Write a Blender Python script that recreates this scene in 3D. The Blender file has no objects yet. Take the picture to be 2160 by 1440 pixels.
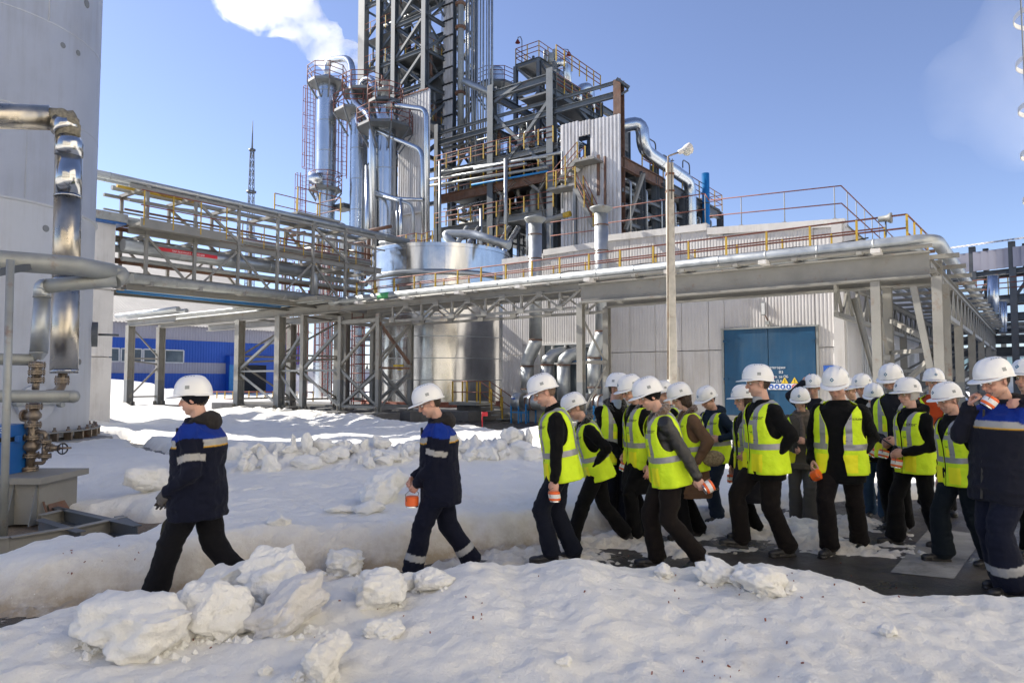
import bpy, bmesh, math, random
import numpy as np
from mathutils import Vector, Matrix, Quaternion, Euler
from mathutils.bvhtree import BVHTree
R = math.radians
SC = bpy.context.scene
COL = SC.collection
# ------------------------------------------------------------------ camera
F = 1470.0; PITCH = math.atan(80.0 / F); CAMZ = 1.68
cam_d = bpy.data.cameras.new("camera"); cam_d.sensor_width = 36.0; cam_d.lens = F / 2160 * 36
cam_d.clip_start = 0.05; cam_d.clip_end = 3000
cam = bpy.data.objects.new("camera", cam_d); COL.objects.link(cam)
cam.location = (0, 0, CAMZ); cam.rotation_euler = (R(90) + PITCH, 0, 0)
SC.camera = cam
# ------------------------------------------------------------------ sky and sun
SUN_DIR = Vector((-0.90, 0.44, 0)).normalized(); SUN_EL = R(35)
SUN_DIR = Vector((SUN_DIR.x * math.cos(SUN_EL), SUN_DIR.y * math.cos(SUN_EL), math.sin(SUN_EL)))
w = bpy.data.worlds.new("World"); SC.world = w; w.use_nodes = True
nt = w.node_tree; nt.nodes.clear()
sky = nt.nodes.new("ShaderNodeTexSky"); sky.sky_type = 'NISHITA'; sky.sun_disc = False
sky.sun_elevation = SUN_EL; sky.sun_rotation = math.atan2(SUN_DIR.x, SUN_DIR.y)
sky.altitude = 600; sky.air_density = 1.0; sky.dust_density = 0.4; sky.ozone_density = 5.0
bg = nt.nodes.new("ShaderNodeBackground"); bg.inputs[1].default_value = 0.094
wo = nt.nodes.new("ShaderNodeOutputWorld")
hs = nt.nodes.new("ShaderNodeHueSaturation"); hs.inputs["Saturation"].default_value = 0.84; hs.inputs["Hue"].default_value = 0.503; nt.links.new(sky.outputs[0], hs.inputs["Color"]); tn = nt.nodes.new("ShaderNodeMix"); tn.data_type = "RGBA"; tn.blend_type = "MULTIPLY"; tn.inputs[0].default_value = 1; tn.inputs[7].default_value = (.94, .935, 1.03, 1); nt.links.new(hs.outputs[0], tn.inputs[6]); nt.links.new(tn.outputs[2], bg.inputs[0]); nt.links.new(bg.outputs[0], wo.inputs[0])
sun_d = bpy.data.lights.new("sun", 'SUN'); sun_d.energy = 5.0; sun_d.angle = R(0.53); sun_d.color = (1, .94, .85)
sun = bpy.data.objects.new("sun", sun_d); COL.objects.link(sun)
sun.rotation_euler = (-SUN_DIR).to_track_quat('-Z', 'Y').to_euler()
SC.view_settings.view_transform = 'Standard'; SC.view_settings.look = 'None'
SC.view_settings.exposure = 1.0; SC.view_settings.gamma = 1.0; SC.view_settings.use_curve_mapping = False
SC.cycles.max_bounces = 6; SC.cycles.diffuse_bounces = 4; SC.cycles.glossy_bounces = 3
SC.cycles.transparent_max_bounces = 8; SC.cycles.transmission_bounces = 3; SC.cycles.volume_bounces = 5
SC.cycles.volume_step_rate = 1.0; SC.cycles.volume_max_steps = 128
# ------------------------------------------------------------------ geometry helpers
CT, ST = math.cos(PITCH), math.sin(PITCH)
def ray(px, py):
    cx = (px - 1080) / F; cy = (720 - py) / F
    return Vector((cx, CT - cy * ST, ST + cy * CT))
def at(px, py, Y):
    d = ray(px, py); return Vector((d.x / d.y * Y, Y, CAMZ + d.z / d.y * Y))
def proj(p):
    rel = Vector(p) - Vector((0, 0, CAMZ)); dz = rel.y * CT + rel.z * ST; uy = -rel.y * ST + rel.z * CT
    return 1080 + F * rel.x / dz, 720 - F * uy / dz
# site grid: U runs along the pale hall's front to the right, V runs away from it
O0 = Vector((-.39, 29.0, 0)); U = Vector((.799, -.601, 0)).normalized(); V = Vector((.601, .799, 0)).normalized()
UP = Vector((0, 0, 1))
def G(s, t, z=0): return O0 + U * s + V * t + UP * z
def hit_t(px, py, t):
    d = ray(px, py); o = Vector((0, 0, CAMZ)); k = (t - (o - O0).dot(V)) / d.dot(V); return o + d * k
def hit_s(px, py, s):
    d = ray(px, py); o = Vector((0, 0, CAMZ)); k = (s - (o - O0).dot(U)) / d.dot(U); return o + d * k
def st(p): q = Vector(p) - O0; return q.dot(U), q.dot(V)

def _h(ix, iy, iz):
    n = (ix * 374761393 + iy * 668265263 + iz * 2147483647 * 3 + iz * 1274126177) & 0xffffffff
    n = ((n ^ (n >> 13)) * 1274126177) & 0xffffffff
    return ((n ^ (n >> 16)) & 0xffff) / 65535.0
def vnoise(P):
    P = np.asarray(P, dtype=np.float64); i = np.floor(P).astype(np.int64); f = P - i; f = f * f * (3 - 2 * f)
    out = 0
    for a in (0, 1):
        for b in (0, 1):
            for c in (0, 1):
                wgt = (f[:, 0] if a else 1 - f[:, 0]) * (f[:, 1] if b else 1 - f[:, 1]) * (f[:, 2] if c else 1 - f[:, 2])
                out = out + wgt * _h(i[:, 0] + a, i[:, 1] + b, i[:, 2] + c)
    return out * 2 - 1
def fbm(P, oct=4, gain=.5):
    s = 0; a = 1; P = np.array(P, dtype=np.float64)
    for k in range(oct):
        s = s + a * vnoise(P + 17.3 * k); P = P * 2.03; a *= gain
    return s

def set_props(o, label=None, cat=None, group=None, kind=None):
    if label: o["label"] = label
    if cat: o["category"] = cat
    if group: o["group"] = group
    if kind: o["kind"] = kind
    return o
def thing(name, label, cat, loc=(0, 0, 0), group=None, kind=None):
    o = bpy.data.objects.new(name, None); COL.objects.link(o); o.location = loc; o.empty_display_size = .2
    return set_props(o, label, cat, group, kind)
def link(name, mesh, parent=None, M=None):
    o = bpy.data.objects.new(name, mesh); COL.objects.link(o)
    if parent is not None: o.parent = parent
    if M is not None: o.matrix_basis = M
    return o

class MB:
    """collects geometry in world space and links it as one mesh (relative to its parent's location)"""
    def __init__(s): s.v = []; s.f = []; s.m = []; s.s = []
    def add(s, vs, fs, m=0, smooth=False):
        b = len(s.v); s.v.extend([tuple(x) for x in vs])
        for f in fs: s.f.append([b + i for i in f]); s.m.append(m); s.s.append(smooth)
    def boxm(s, M, m=0):
        c = [M @ Vector((x, y, z)) for x in (-.5, .5) for y in (-.5, .5) for z in (-.5, .5)]
        s.add(c, [(0, 1, 3, 2), (4, 6, 7, 5), (0, 4, 5, 1), (2, 3, 7, 6), (0, 2, 6, 4), (1, 5, 7, 3)], m)
    def box(s, c, size, m=0, grid=False, rz=None):
        if grid: Rm = Matrix((U, V, UP)).transposed().to_4x4()
        elif rz is not None: Rm = Matrix.Rotation(rz, 4, 'Z')
        else: Rm = Matrix()
        s.boxm(Matrix.Translation(c) @ Rm @ Matrix.Diagonal((*size, 1)), m)
    def beam(s, p0, p1, w, h=None, m=0, up=UP, kind='box'):
        M, L = beam_matrix(p0, p1, up); h = h or w
        if kind == 'box': s.boxm(M @ Matrix.Translation((0, 0, L / 2)) @ Matrix.Diagonal((w, h, L, 1)), m)
        elif kind == 'I':
            for dy in (-1, 1): s.boxm(M @ Matrix.Translation((0, dy * (h / 2 - .03 * h), L / 2)) @ Matrix.Diagonal((w, .07 * h, L, 1)), m)
            s.boxm(M @ Matrix.Translation((0, 0, L / 2)) @ Matrix.Diagonal((.08 * w, h * .88, L - .002, 1)), m)
        elif kind == 'L':
            s.boxm(M @ Matrix.Translation((-w * .45, 0, L / 2)) @ Matrix.Diagonal((w * .12, h, L, 1)), m)
            s.boxm(M @ Matrix.Translation((0.01 * w, -h * .45, L / 2)) @ Matrix.Diagonal((w * .8, h * .12, L - .002, 1)), m)
        return s
    def tube(s, pts, r, n=8, m=0, caps=True, smooth=True):
        pts = [Vector(p) for p in pts]; N = len(pts); rs = r if isinstance(r, (list, tuple)) else [r] * N
        t0 = (pts[1] - pts[0]).normalized(); a = t0.orthogonal().normalized(); vs = []
        prev = t0
        for i, p in enumerate(pts):
            if i == 0: t = t0
            elif i == N - 1: t = (pts[i] - pts[i - 1]).normalized()
            else:
                t = ((pts[i + 1] - pts[i]).normalized() + (pts[i] - pts[i - 1]).normalized())
                t = t.normalized() if t.length > 1e-6 else prev
            q = prev.rotation_difference(t); a = q @ a; a = (a - t * a.dot(t)).normalized(); b = t.cross(a); prev = t
            for k in range(n):
                an = 2 * math.pi * k / n; vs.append(p + (a * math.cos(an) + b * math.sin(an)) * rs[i])
        fs = [(i * n + k, i * n + (k + 1) % n, (i + 1) * n + (k + 1) % n, (i + 1) * n + k) for i in range(N - 1) for k in range(n)]
        s.add(vs, fs, m, smooth)
        if caps: s.add([], [], m); b0 = len(s.v) - len(vs); s.f.append([b0 + k for k in range(n)][::-1]); s.m.append(m); s.s.append(False); s.f.append([b0 + (N - 1) * n + k for k in range(n)]); s.m.append(m); s.s.append(False)
        return s
    def lathe(s, base, prof, n=32, m=0, axis=UP, smooth=True, a0=0.0, a1=2 * math.pi):
        """prof: list of (radius, height)"""
        axis = Vector(axis).normalized(); a = axis.orthogonal().normalized() if abs(axis.z) < .99 else Vector((1, 0, 0)); b = axis.cross(a)
        base = Vector(base); full = abs(a1 - a0 - 2 * math.pi) < 1e-6; nn = n if full else n + 1; vs = []
        for (r, z) in prof:
            for k in range(nn):
                an = a0 + (a1 - a0) * k / n; vs.append(base + axis * z + (a * math.cos(an) + b * math.sin(an)) * r)
        fs = []
        for i in range(len(prof) - 1):
            for k in range(n):
                k2 = (k + 1) % nn; fs.append((i * nn + k, i * nn + k2, (i + 1) * nn + k2, (i + 1) * nn + k))
        s.add(vs, fs, m, smooth); return s
    def build(s, name, mats, parent=None, kind=None, autosmooth=None):
        off = parent.matrix_basis.translation if parent is not None else Vector((0, 0, 0))
        pp = parent.parent if parent is not None else None
        while pp is not None: off = off + pp.matrix_basis.translation; pp = pp.parent
        me = bpy.data.meshes.new(name); me.from_pydata([tuple(Vector(v) - off) for v in s.v], [], s.f)
        for mt in (mats if isinstance(mats, (list, tuple)) else [mats]): me.materials.append(mt)
        me.polygons.foreach_set("material_index", s.m); me.polygons.foreach_set("use_smooth", s.s)
        me.validate(); me.update()
        o = link(name, me, parent)
        if kind: o["kind"] = kind
        return o
def beam_matrix(p0, p1, up=UP):
    p0 = Vector(p0); p1 = Vector(p1); d = p1 - p0; L = d.length; z = d / L
    if abs(z.dot(up)) > .98: up = V if abs(up.z) > .5 else UP
    y = (up - z * up.dot(z)).normalized(); x = y.cross(z)
    M = Matrix((x, y, z)).transposed().to_4x4(); M.translation = p0
    return M, L
UNIT = {}
def unit_beam(kind, mat):
    k = (kind, mat.name)
    if k not in UNIT:
        b = MB(); b.beam((0, 0, 0), (0, 0, 1), 1, 1, kind=kind, up=Vector((0, 1, 0)))
        me = bpy.data.meshes.new("beam"); me.from_pydata(b.v, [], b.f); me.materials.append(mat); me.update(); UNIT[k] = me
    return UNIT[k]
def ibeam(name, parent, p0, p1, w, h, mat, kind='I', up=UP):
    M, L = beam_matrix(p0, p1, up)
    M = Matrix.Translation(-parent.matrix_basis.translation) @ M @ Matrix.Diagonal((w, h, L, 1))
    return link(name, unit_beam(kind, mat), parent, M)
def fillet(pts, rad, n=5):
    pts = [Vector(p) for p in pts]; out = [pts[0]]
    for i in range(1, len(pts) - 1):
        a, b, c = pts[i - 1], pts[i], pts[i + 1]; d0 = (a - b); d1 = (c - b)
        r = min(rad, d0.length * .49, d1.length * .49); p0 = b + d0.normalized() * r; p1 = b + d1.normalized() * r
        for k in range(n + 1):
            t = k / n; out.append(p0 * (1 - t) ** 2 + b * 2 * t * (1 - t) + p1 * t * t)
    out.append(pts[-1]); return out
def pipe(name, parent, pts, r, mat, bend=None, n=12, bands=0, band_mat=None):
    b = MB(); P = fillet(pts, bend if bend is not None else r * 2.5); b.tube(P, r, n)
    if bands:
        for i in range(len(pts) - 1):
            p0, p1 = Vector(pts[i]), Vector(pts[i + 1]); L = (p1 - p0).length; k = int(L / bands)
            for j in range(1, k):
                c = p0 + (p1 - p0) * (j / k); d = (p1 - p0).normalized() * .02
                b.tube([c - d, c + d], r * 1.03, n)
    return b.build(name, mat, parent)
def rails(b, pts, h=1.05, n=3, r=.022, m=0):
    """horizontal rails of a guard rail along pts"""
    for k in range(n):
        z = h * (k + 1) / n
        for i in range(len(pts) - 1): b.tube([Vector(pts[i]) + UP * z, Vector(pts[i + 1]) + UP * z], r, 5, m)
def posts(pts, step):
    out = []
    for i in range(len(pts) - 1):
        p0, p1 = Vector(pts[i]), Vector(pts[i + 1]); k = max(1, round((p1 - p0).length / step))
        for j in range(k + (1 if i == len(pts) - 2 else 0)): out.append(p0 + (p1 - p0) * (j / k))
    return out
def guard(parent, pts, h=1.05, step=1.2, mr=None, mp=None, r=.022, single=True, n=3):
    b = MB(); rails(b, pts, h, n, r, 0)
    for p in posts(pts, step): b.beam(p, p + UP * h, r * 2.2, m=1)
    return b.build("guard_rail", [mr, mp], parent)
def cage_ladder(parent, foot, top, out, mat, w=.45, cage=True, z0=2.2):
    """ladder from foot to top; 'out' points away from what it climbs"""
    b = MB(); foot = Vector(foot); top = Vector(top); out = Vector(out).normalized(); side = out.cross(UP).normalized(); H = (top - foot).length
    for sg in (-1, 1): b.beam(foot + side * sg * w / 2, top + side * sg * w / 2, .05)
    k = int(H / .3)
    for i in range(1, k): p = foot + (top - foot) * i / k; b.tube([p - side * w / 2, p + side * w / 2], .015, 4)
    if cage:
        nh = max(2, int((H - z0) / .9)); rr = .38; arcs = []
        for i in range(nh + 1):
            z = z0 + (H - z0) * i / nh; c = foot + UP * z + out * .33; arc = []
            for a in range(9): an = math.pi * (-.5 + a / 8) * 1.25; arc.append(c + out * math.cos(an) * rr + side * math.sin(an) * rr)
            b.tube(arc, .02, 4); arcs.append(arc)
        for a in (0, 2, 4, 6, 8): b.beam(arcs[0][a], arcs[-1][a], .03)
    return b.build("caged_ladder", mat, parent)
# ------------------------------------------------------------------ materials
MATS = {}
def newmat(name):
    m = bpy.data.materials.new(name); m.use_nodes = True; MATS[name] = m
    return m, m.node_tree, m.node_tree.nodes["Principled BSDF"]
def noise_node(nt, scale, detail=4, rough=.6, coord='Object', dist=0.0, vec_scale=None):
    tc = nt.nodes.new("ShaderNodeTexCoord"); n = nt.nodes.new("ShaderNodeTexNoise")
    n.inputs["Scale"].default_value = scale; n.inputs["Detail"].default_value = detail; n.inputs["Roughness"].default_value = rough
    n.inputs["Distortion"].default_value = dist
    if coord == 'World':
        g = nt.nodes.new("ShaderNodeNewGeometry"); src = g.outputs["Position"]
    else: src = tc.outputs[coord]
    if vec_scale:
        mp = nt.nodes.new("ShaderNodeMapping"); mp.inputs["Scale"].default_value = vec_scale
        nt.links.new(src, mp.inputs[0]); src = mp.outputs[0]
    nt.links.new(src, n.inputs["Vector"]); return n
def ramp(nt, src, stops):
    r = nt.nodes.new("ShaderNodeValToRGB"); nt.links.new(src, r.inputs[0]); e = r.color_ramp.elements
    while len(e) < len(stops): e.new(.5)
    for k, (p, c) in enumerate(stops): e[k].position = p; e[k].color = (*c, 1) if len(c) == 3 else c
    return r
def mat(name, col, rough=.6, metal=0.0, var=.12, nscale=3, bump=0.0, bscale=40, rust=0.0, rustcol=(.16, .06, .025), dirt=None, spec=.5, coord='World', stretch=None, rough_var=0.0, coat=0.0, bstretch=None, streak=0.0, streakcol=(.20, .15, .10)):
    m, nt, b = newmat(name); L = nt.links
    n = noise_node(nt, nscale, 5, .6, coord, vec_scale=stretch)
    c0 = tuple(max(0, x * (1 - var)) for x in col); c1 = tuple(min(1, x * (1 + var)) for x in col)
    cr = ramp(nt, n.outputs[0], [(.3, c0), (.7, c1)]); out = cr.outputs[0]
    if rust > 0:
        n2 = noise_node(nt, 2.6, 8, .72, coord); r2 = ramp(nt, n2.outputs[0], [(.60 - rust * .2, (0, 0, 0)), (.78 - rust * .2, (.85, .85, .85))])
        mx = nt.nodes.new("ShaderNodeMix"); mx.data_type = 'RGBA'; L.new(r2.outputs[0], mx.inputs[0]); L.new(out, mx.inputs[6])
        n3 = noise_node(nt, 30, 3, .6, coord); r3 = ramp(nt, n3.outputs[0], [(.3, tuple(x * .6 for x in rustcol)), (.7, tuple(x * 1.5 for x in rustcol))])
        L.new(r3.outputs[0], mx.inputs[7]); out = mx.outputs[2]
    if streak > 0:   # vertical dirt runs
        n4 = noise_node(nt, 1.0, 6, .7, coord, vec_scale=(5, 5, .35)); n5 = noise_node(nt, .55, 5, .65, coord); mm = nt.nodes.new("ShaderNodeMath"); mm.operation = 'MULTIPLY'; L.new(n4.outputs[0], mm.inputs[0]); L.new(n5.outputs[0], mm.inputs[1])
        r4 = ramp(nt, mm.outputs[0], [(.24, (0, 0, 0)), (.42, (streak,) * 3)]); mx4 = nt.nodes.new("ShaderNodeMix"); mx4.data_type = 'RGBA'; L.new(r4.outputs[0], mx4.inputs[0]); L.new(out, mx4.inputs[6]); mx4.inputs[7].default_value = (*streakcol, 1); out = mx4.outputs[2]
    L.new(out, b.inputs["Base Color"]); b.inputs["Roughness"].default_value = rough; b.inputs["Metallic"].default_value = metal
    b.inputs["Specular IOR Level"].default_value = spec; b.inputs["Coat Weight"].default_value = coat
    if rough_var:
        mr = nt.nodes.new("ShaderNodeMapRange"); L.new(n.outputs[0], mr.inputs[0]); mr.inputs[1].default_value = .3; mr.inputs[2].default_value = .7
        mr.inputs[3].default_value = rough - rough_var; mr.inputs[4].default_value = rough + rough_var; L.new(mr.outputs[0], b.inputs["Roughness"])
    if bump:
        nb = noise_node(nt, bscale, 4 if bstretch is None else 1.5, .6, coord, vec_scale=bstretch); bp = nt.nodes.new("ShaderNodeBump"); bp.inputs["Strength"].default_value = bump; bp.inputs["Distance"].default_value = .02 if bstretch is None else .06
        L.new(nb.outputs[0], bp.inputs["Height"]); L.new(bp.outputs[0], b.inputs["Normal"])
    return m
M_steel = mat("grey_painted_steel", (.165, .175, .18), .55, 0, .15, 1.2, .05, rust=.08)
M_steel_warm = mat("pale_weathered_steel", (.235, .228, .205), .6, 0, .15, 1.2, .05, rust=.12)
M_steel_dark = mat("dark_grey_steel", (.085, .095, .105), .55, 0, .2, 1.2, .05, rust=.18)
M_steel_blue = mat("blue_grey_steel", (.095, .112, .128), .55, 0, .2, 1.2, .05, rust=.12)
M_rusty = mat("rusty_steel", (.15, .09, .065), .8, 0, .35, 3, .1, rust=.6)
M_galv = mat("galvanized_sheet", (.40, .42, .425), .42, .7, .16, 3, .03, 12, rough_var=.08)
M_galv_dull = mat("dull_galvanized_steel", (.29, .30, .285), .5, .3, .14, 4, .05, rust=.1)
M_polish = mat("polished_sheet_metal", (.56, .56, .55), .19, 1.0, .16, 1.2, .6, 1.3, rough_var=.07, bstretch=(1, 1, .22), streak=.25, streakcol=(.2, .18, .15))
M_polish_warm = mat("stained_polished_sheet", (.50, .45, .37), .30, 1.0, .3, 2.5, .3, 4, rough_var=.12, streak=.25, streakcol=(.22, .18, .13), bstretch=(1, 1, .2))
M_alu = mat("aluminium_cladding", (.55, .58, .61), .25, .95, .10, .3, .25, 1.2, rough_var=.05, bstretch=(1, 1, .15))
M_yellow = mat("yellow_paint", (.48, .31, .03), .6, 0, .2, 4, rust=.25)
M_red = mat("red_oxide_paint", (.19, .034, .026), .7, 0, .25, 4, rust=.15)
M_redbrown = mat("brown_red_rail_paint", (.20, .07, .05), .7, 0, .3, 4, rust=.3)
M_concrete = mat("concrete", (.30, .29, .27), .9, 0, .15, 3, .3, 30)
M_concrete_dark = mat("dark_concrete", (.13, .13, .13), .85, 0, .25, 2, .3, 30)  # darker grey than the other concrete
M_pole = mat("pale_concrete_pole", (.46, .43, .37), .9, 0, .14, 6, .4, 60, rust=.12, rustcol=(.22, .15, .1))
M_tankgrey = mat("painted_tank_shell", (.43, .45, .485), .55, 0, .06, .6, .02, 20, streak=.28, streakcol=(.25, .22, .19))
M_white = mat("white_wall_panel", (.60, .58, .55), .6, 0, .07, 1.5, .02, 30, streak=.4)
M_facade = mat("pale_facade_panel", (.55, .53, .51), .6, 0, .07, .9, .02, 30, streak=.38, streakcol=(.27, .22, .17))
M_clad = mat("white_corrugated_cladding", (.60, .59, .585), .55, 0, .10, .8, rust=.02, streak=.5)
M_bluewall = mat("blue_corrugated_wall", (.012, .085, .43), .5, 0, .08, .4)
M_greywall = mat("lilac_grey_corrugated_wall", (.36, .35, .40), .6, 0, .05, .4)
M_roofcor = mat("beige_corrugated_roof", (.46, .43, .38), .7, 0, .12, .6)
M_door = mat("dark_teal_blue_door_paint", (.002, .058, .135), .45, 0, .15, 1.5, .04, 20, streak=.25, streakcol=(.10, .12, .13))
M_blue = mat("bright_blue_paint", (.01, .10, .34), .4, 0, .1, 3)
M_bluepipe = mat("blue_pipe_paint", (.015, .20, .48), .4, 0, .08, 2)
M_black = mat("black_rubber", (.02, .02, .022), .7, 0, .2, 8)
M_brick = mat("red_brick", (.24, .09, .06), .9, 0, .3, 8, .4, 40)
M_rock = mat("torn_mineral_wool", (.24, .215, .16), 1, 0, .4, 25, 1.0, 60)
M_painted_dark = mat("painted_dark_interior", (.02, .02, .022), .9, 0, .3, 2)  # near-black colour stands in for the shade of unlit interiors
M_valve = mat("weathered_brown_metal", (.22, .18, .14), .42, .6, .3, 8, .2, 40, rust=.3)
M_glasswin = mat("window_glass", (.10, .13, .15), .08, 0, .4, .8, spec=1.0)
M_paleframe = mat("white_window_frame", (.62, .62, .60), .5)
M_greenish = mat("pale_green_glass", (.28, .42, .42), .2, 0, .2, .4)
M_asphalt = mat("wet_asphalt", (.040, .034, .029), .42, 0, .55, 1.6, .6, 50, rough_var=.3)
M_gravel = mat("brown_gravel", (.21, .16, .11), .95, 0, .45, 40, 1.0, 70)
M_whiteline = mat("worn_white_road_paint", (.25, .24, .22), .7, 0, .25, 4, .2, 60, rust=.35, rustcol=(.06, .055, .05))
M_orange = mat("orange_plastic", (.80, .13, .02), .4, 0, .06, 6)
M_whiteband = mat("white_label", (.75, .72, .68), .5, 0, .06, 10)
M_silver = mat("silver_metal", (.6, .6, .6), .25, 1)
M_redsign = mat("red_sign_paint", (.60, .02, .03), .5)
M_green = mat("dark_green_machine_paint", (.02, .10, .05), .5, 0, .2, 3)
M_signwhite = mat("white_sign_face", (.75, .76, .78), .5, 0, .03)
M_signyellow = mat("yellow_sign_face", (.75, .52, .02), .5, 0, .03)
M_signblue = mat("blue_sign_face", (.02, .10, .42), .5, 0, .03)
M_green_tag = mat("green_pipe_marking", (.05, .28, .10), .5)
def snow_mat(name, tint=(.915, .90, .845), dirty=.35):
    m, nt, b = newmat(name); L = nt.links
    n1 = noise_node(nt, 1.1, 6, .62, 'World'); r1 = ramp(nt, n1.outputs[0], [(.28, tuple(t * .93 for t in tint)), (.62, tint)])
    n2 = noise_node(nt, .8, 9, .72, 'World', .5); r2 = ramp(nt, n2.outputs[0], [(.56, (0, 0, 0)), (.80, (dirty, dirty, dirty))])
    mx = nt.nodes.new("ShaderNodeMix"); mx.data_type = 'RGBA'; L.new(r2.outputs[0], mx.inputs[0]); L.new(r1.outputs[0], mx.inputs[6]); mx.inputs[7].default_value = (.52, .44, .34, 1)
    # grime carried by the mesh (cut banks, trodden snow)
    at_ = nt.nodes.new("ShaderNodeAttribute"); at_.attribute_name = "grime"
    n3 = noise_node(nt, 6, 6, .7, 'World'); ma = nt.nodes.new("ShaderNodeMath"); ma.operation = 'MULTIPLY'; r3 = ramp(nt, n3.outputs[0], [(.25, (.3, .3, .3)), (.7, (1, 1, 1))])
    L.new(at_.outputs["Fac"], ma.inputs[0]); L.new(r3.outputs[0], ma.inputs[1])
    mx2 = nt.nodes.new("ShaderNodeMix"); mx2.data_type = 'RGBA'; L.new(ma.outputs[0], mx2.inputs[0]); L.new(mx.outputs[2], mx2.inputs[6]); mx2.inputs[7].default_value = (.44, .36, .26, 1)
    L.new(mx2.outputs[2], b.inputs["Base Color"]); b.inputs["Roughness"].default_value = .65; b.inputs["Specular IOR Level"].default_value = .35
    nb = noise_node(nt, 75, 6, .75, 'World'); nb2 = noise_node(nt, 14, 5, .6, 'World'); ad = nt.nodes.new("ShaderNodeMath"); ad.operation = 'MULTIPLY_ADD'; ad.inputs[1].default_value = 2.2
    L.new(nb2.outputs[0], ad.inputs[0]); L.new(nb.outputs[0], ad.inputs[2])
    bp = nt.nodes.new("ShaderNodeBump"); bp.inputs["Strength"].default_value = .8; bp.inputs["Distance"].default_value = .016
    L.new(ad.outputs[0], bp.inputs["Height"]); L.new(bp.outputs[0], b.inputs["Normal"])
    return m
M_snow = snow_mat("old_granular_snow")
M_snowdirt = snow_mat("stained_snow", (.76, .74, .71), .8)
def steam_mat(name, dens, scale, thr, soft=.2):
    m = bpy.data.materials.new(name); m.use_nodes = True; nt = m.node_tree; nt.nodes.clear(); L = nt.links
    out = nt.nodes.new("ShaderNodeOutputMaterial"); pv = nt.nodes.new("ShaderNodeVolumePrincipled"); pv.inputs["Color"].default_value = (1, 1, 1, 1)
    n = noise_node(nt, scale, 5, .6, 'World', .4); mr = nt.nodes.new("ShaderNodeMapRange"); mr.inputs[1].default_value = thr; mr.inputs[2].default_value = thr + soft
    mr.inputs[3].default_value = 0; mr.inputs[4].default_value = dens; L.new(n.outputs[0], mr.inputs[0]); L.new(mr.outputs[0], pv.inputs["Density"]); L.new(pv.outputs[0], out.inputs["Volume"])
    return m
# ------------------------------------------------------------------ ground, snow, road
def sm(x): x = np.clip(x, 0, 1); return x * x * (3 - 2 * x)
_cr = np.array([(-500, 1330, 4.1), (0, 1312, 4.2), (200, 1264, 4.6), (400, 1252, 4.75), (600, 1238, 4.9), (720, 1212, 5.0), (900, 1208, 5.1), (1000, 1174, 5.2), (1100, 1187, 5.3), (1215, 1162, 5.35),
                (1300, 1186, 5.4), (1400, 1197, 5.45), (1500, 1193, 5.45), (1600, 1183, 5.4), (1720, 1203, 5.3), (1850, 1240, 5.1), (2000, 1247, 5.05), (2160, 1238, 4.9), (2700, 1238, 4.9)])
_cx = (_cr[:, 0] - 1080) / F * _cr[:, 2]; _cy = _cr[:, 2]; _cz = CAMZ - _cy * (_cr[:, 1] - 800) / F
_bk = np.array([(-900, 1290), (0, 1285), (330, 1258), (450, 1230), (560, 1213), (700, 1200), (850, 1190), (1000, 1165), (1100, 1150), (1280, 1130), (1400, 1118), (1560, 1085), (1690, 1058), (1900, 1048), (2160, 1044), (2900, 1040)])
_by = 1.65 * F / (_bk[:, 1] - 800); _bx = (_bk[:, 0] - 1080) / F * _by
_fr = np.random.RandomState(12); FOOT = []
for _k in range(46): FOOT.append((_fr.uniform(-3.6, 3.2), _fr.uniform(5.55, 6.7), _fr.uniform(-.35, .35), _fr.uniform(.012, .028)))
for _k in range(14): FOOT.append((-3.0 + _k * .42 + _fr.uniform(-.05, .05), 8.3 + _k * .17 + (.12 if _k % 2 else -.12), .35 + _fr.uniform(-.1, .1), .05))
for _k in range(26): FOOT.append((_fr.uniform(.8, 4.2), _fr.uniform(6.8, 8.2), _fr.uniform(-.6, .6), _fr.uniform(.015, .03)))
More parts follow.
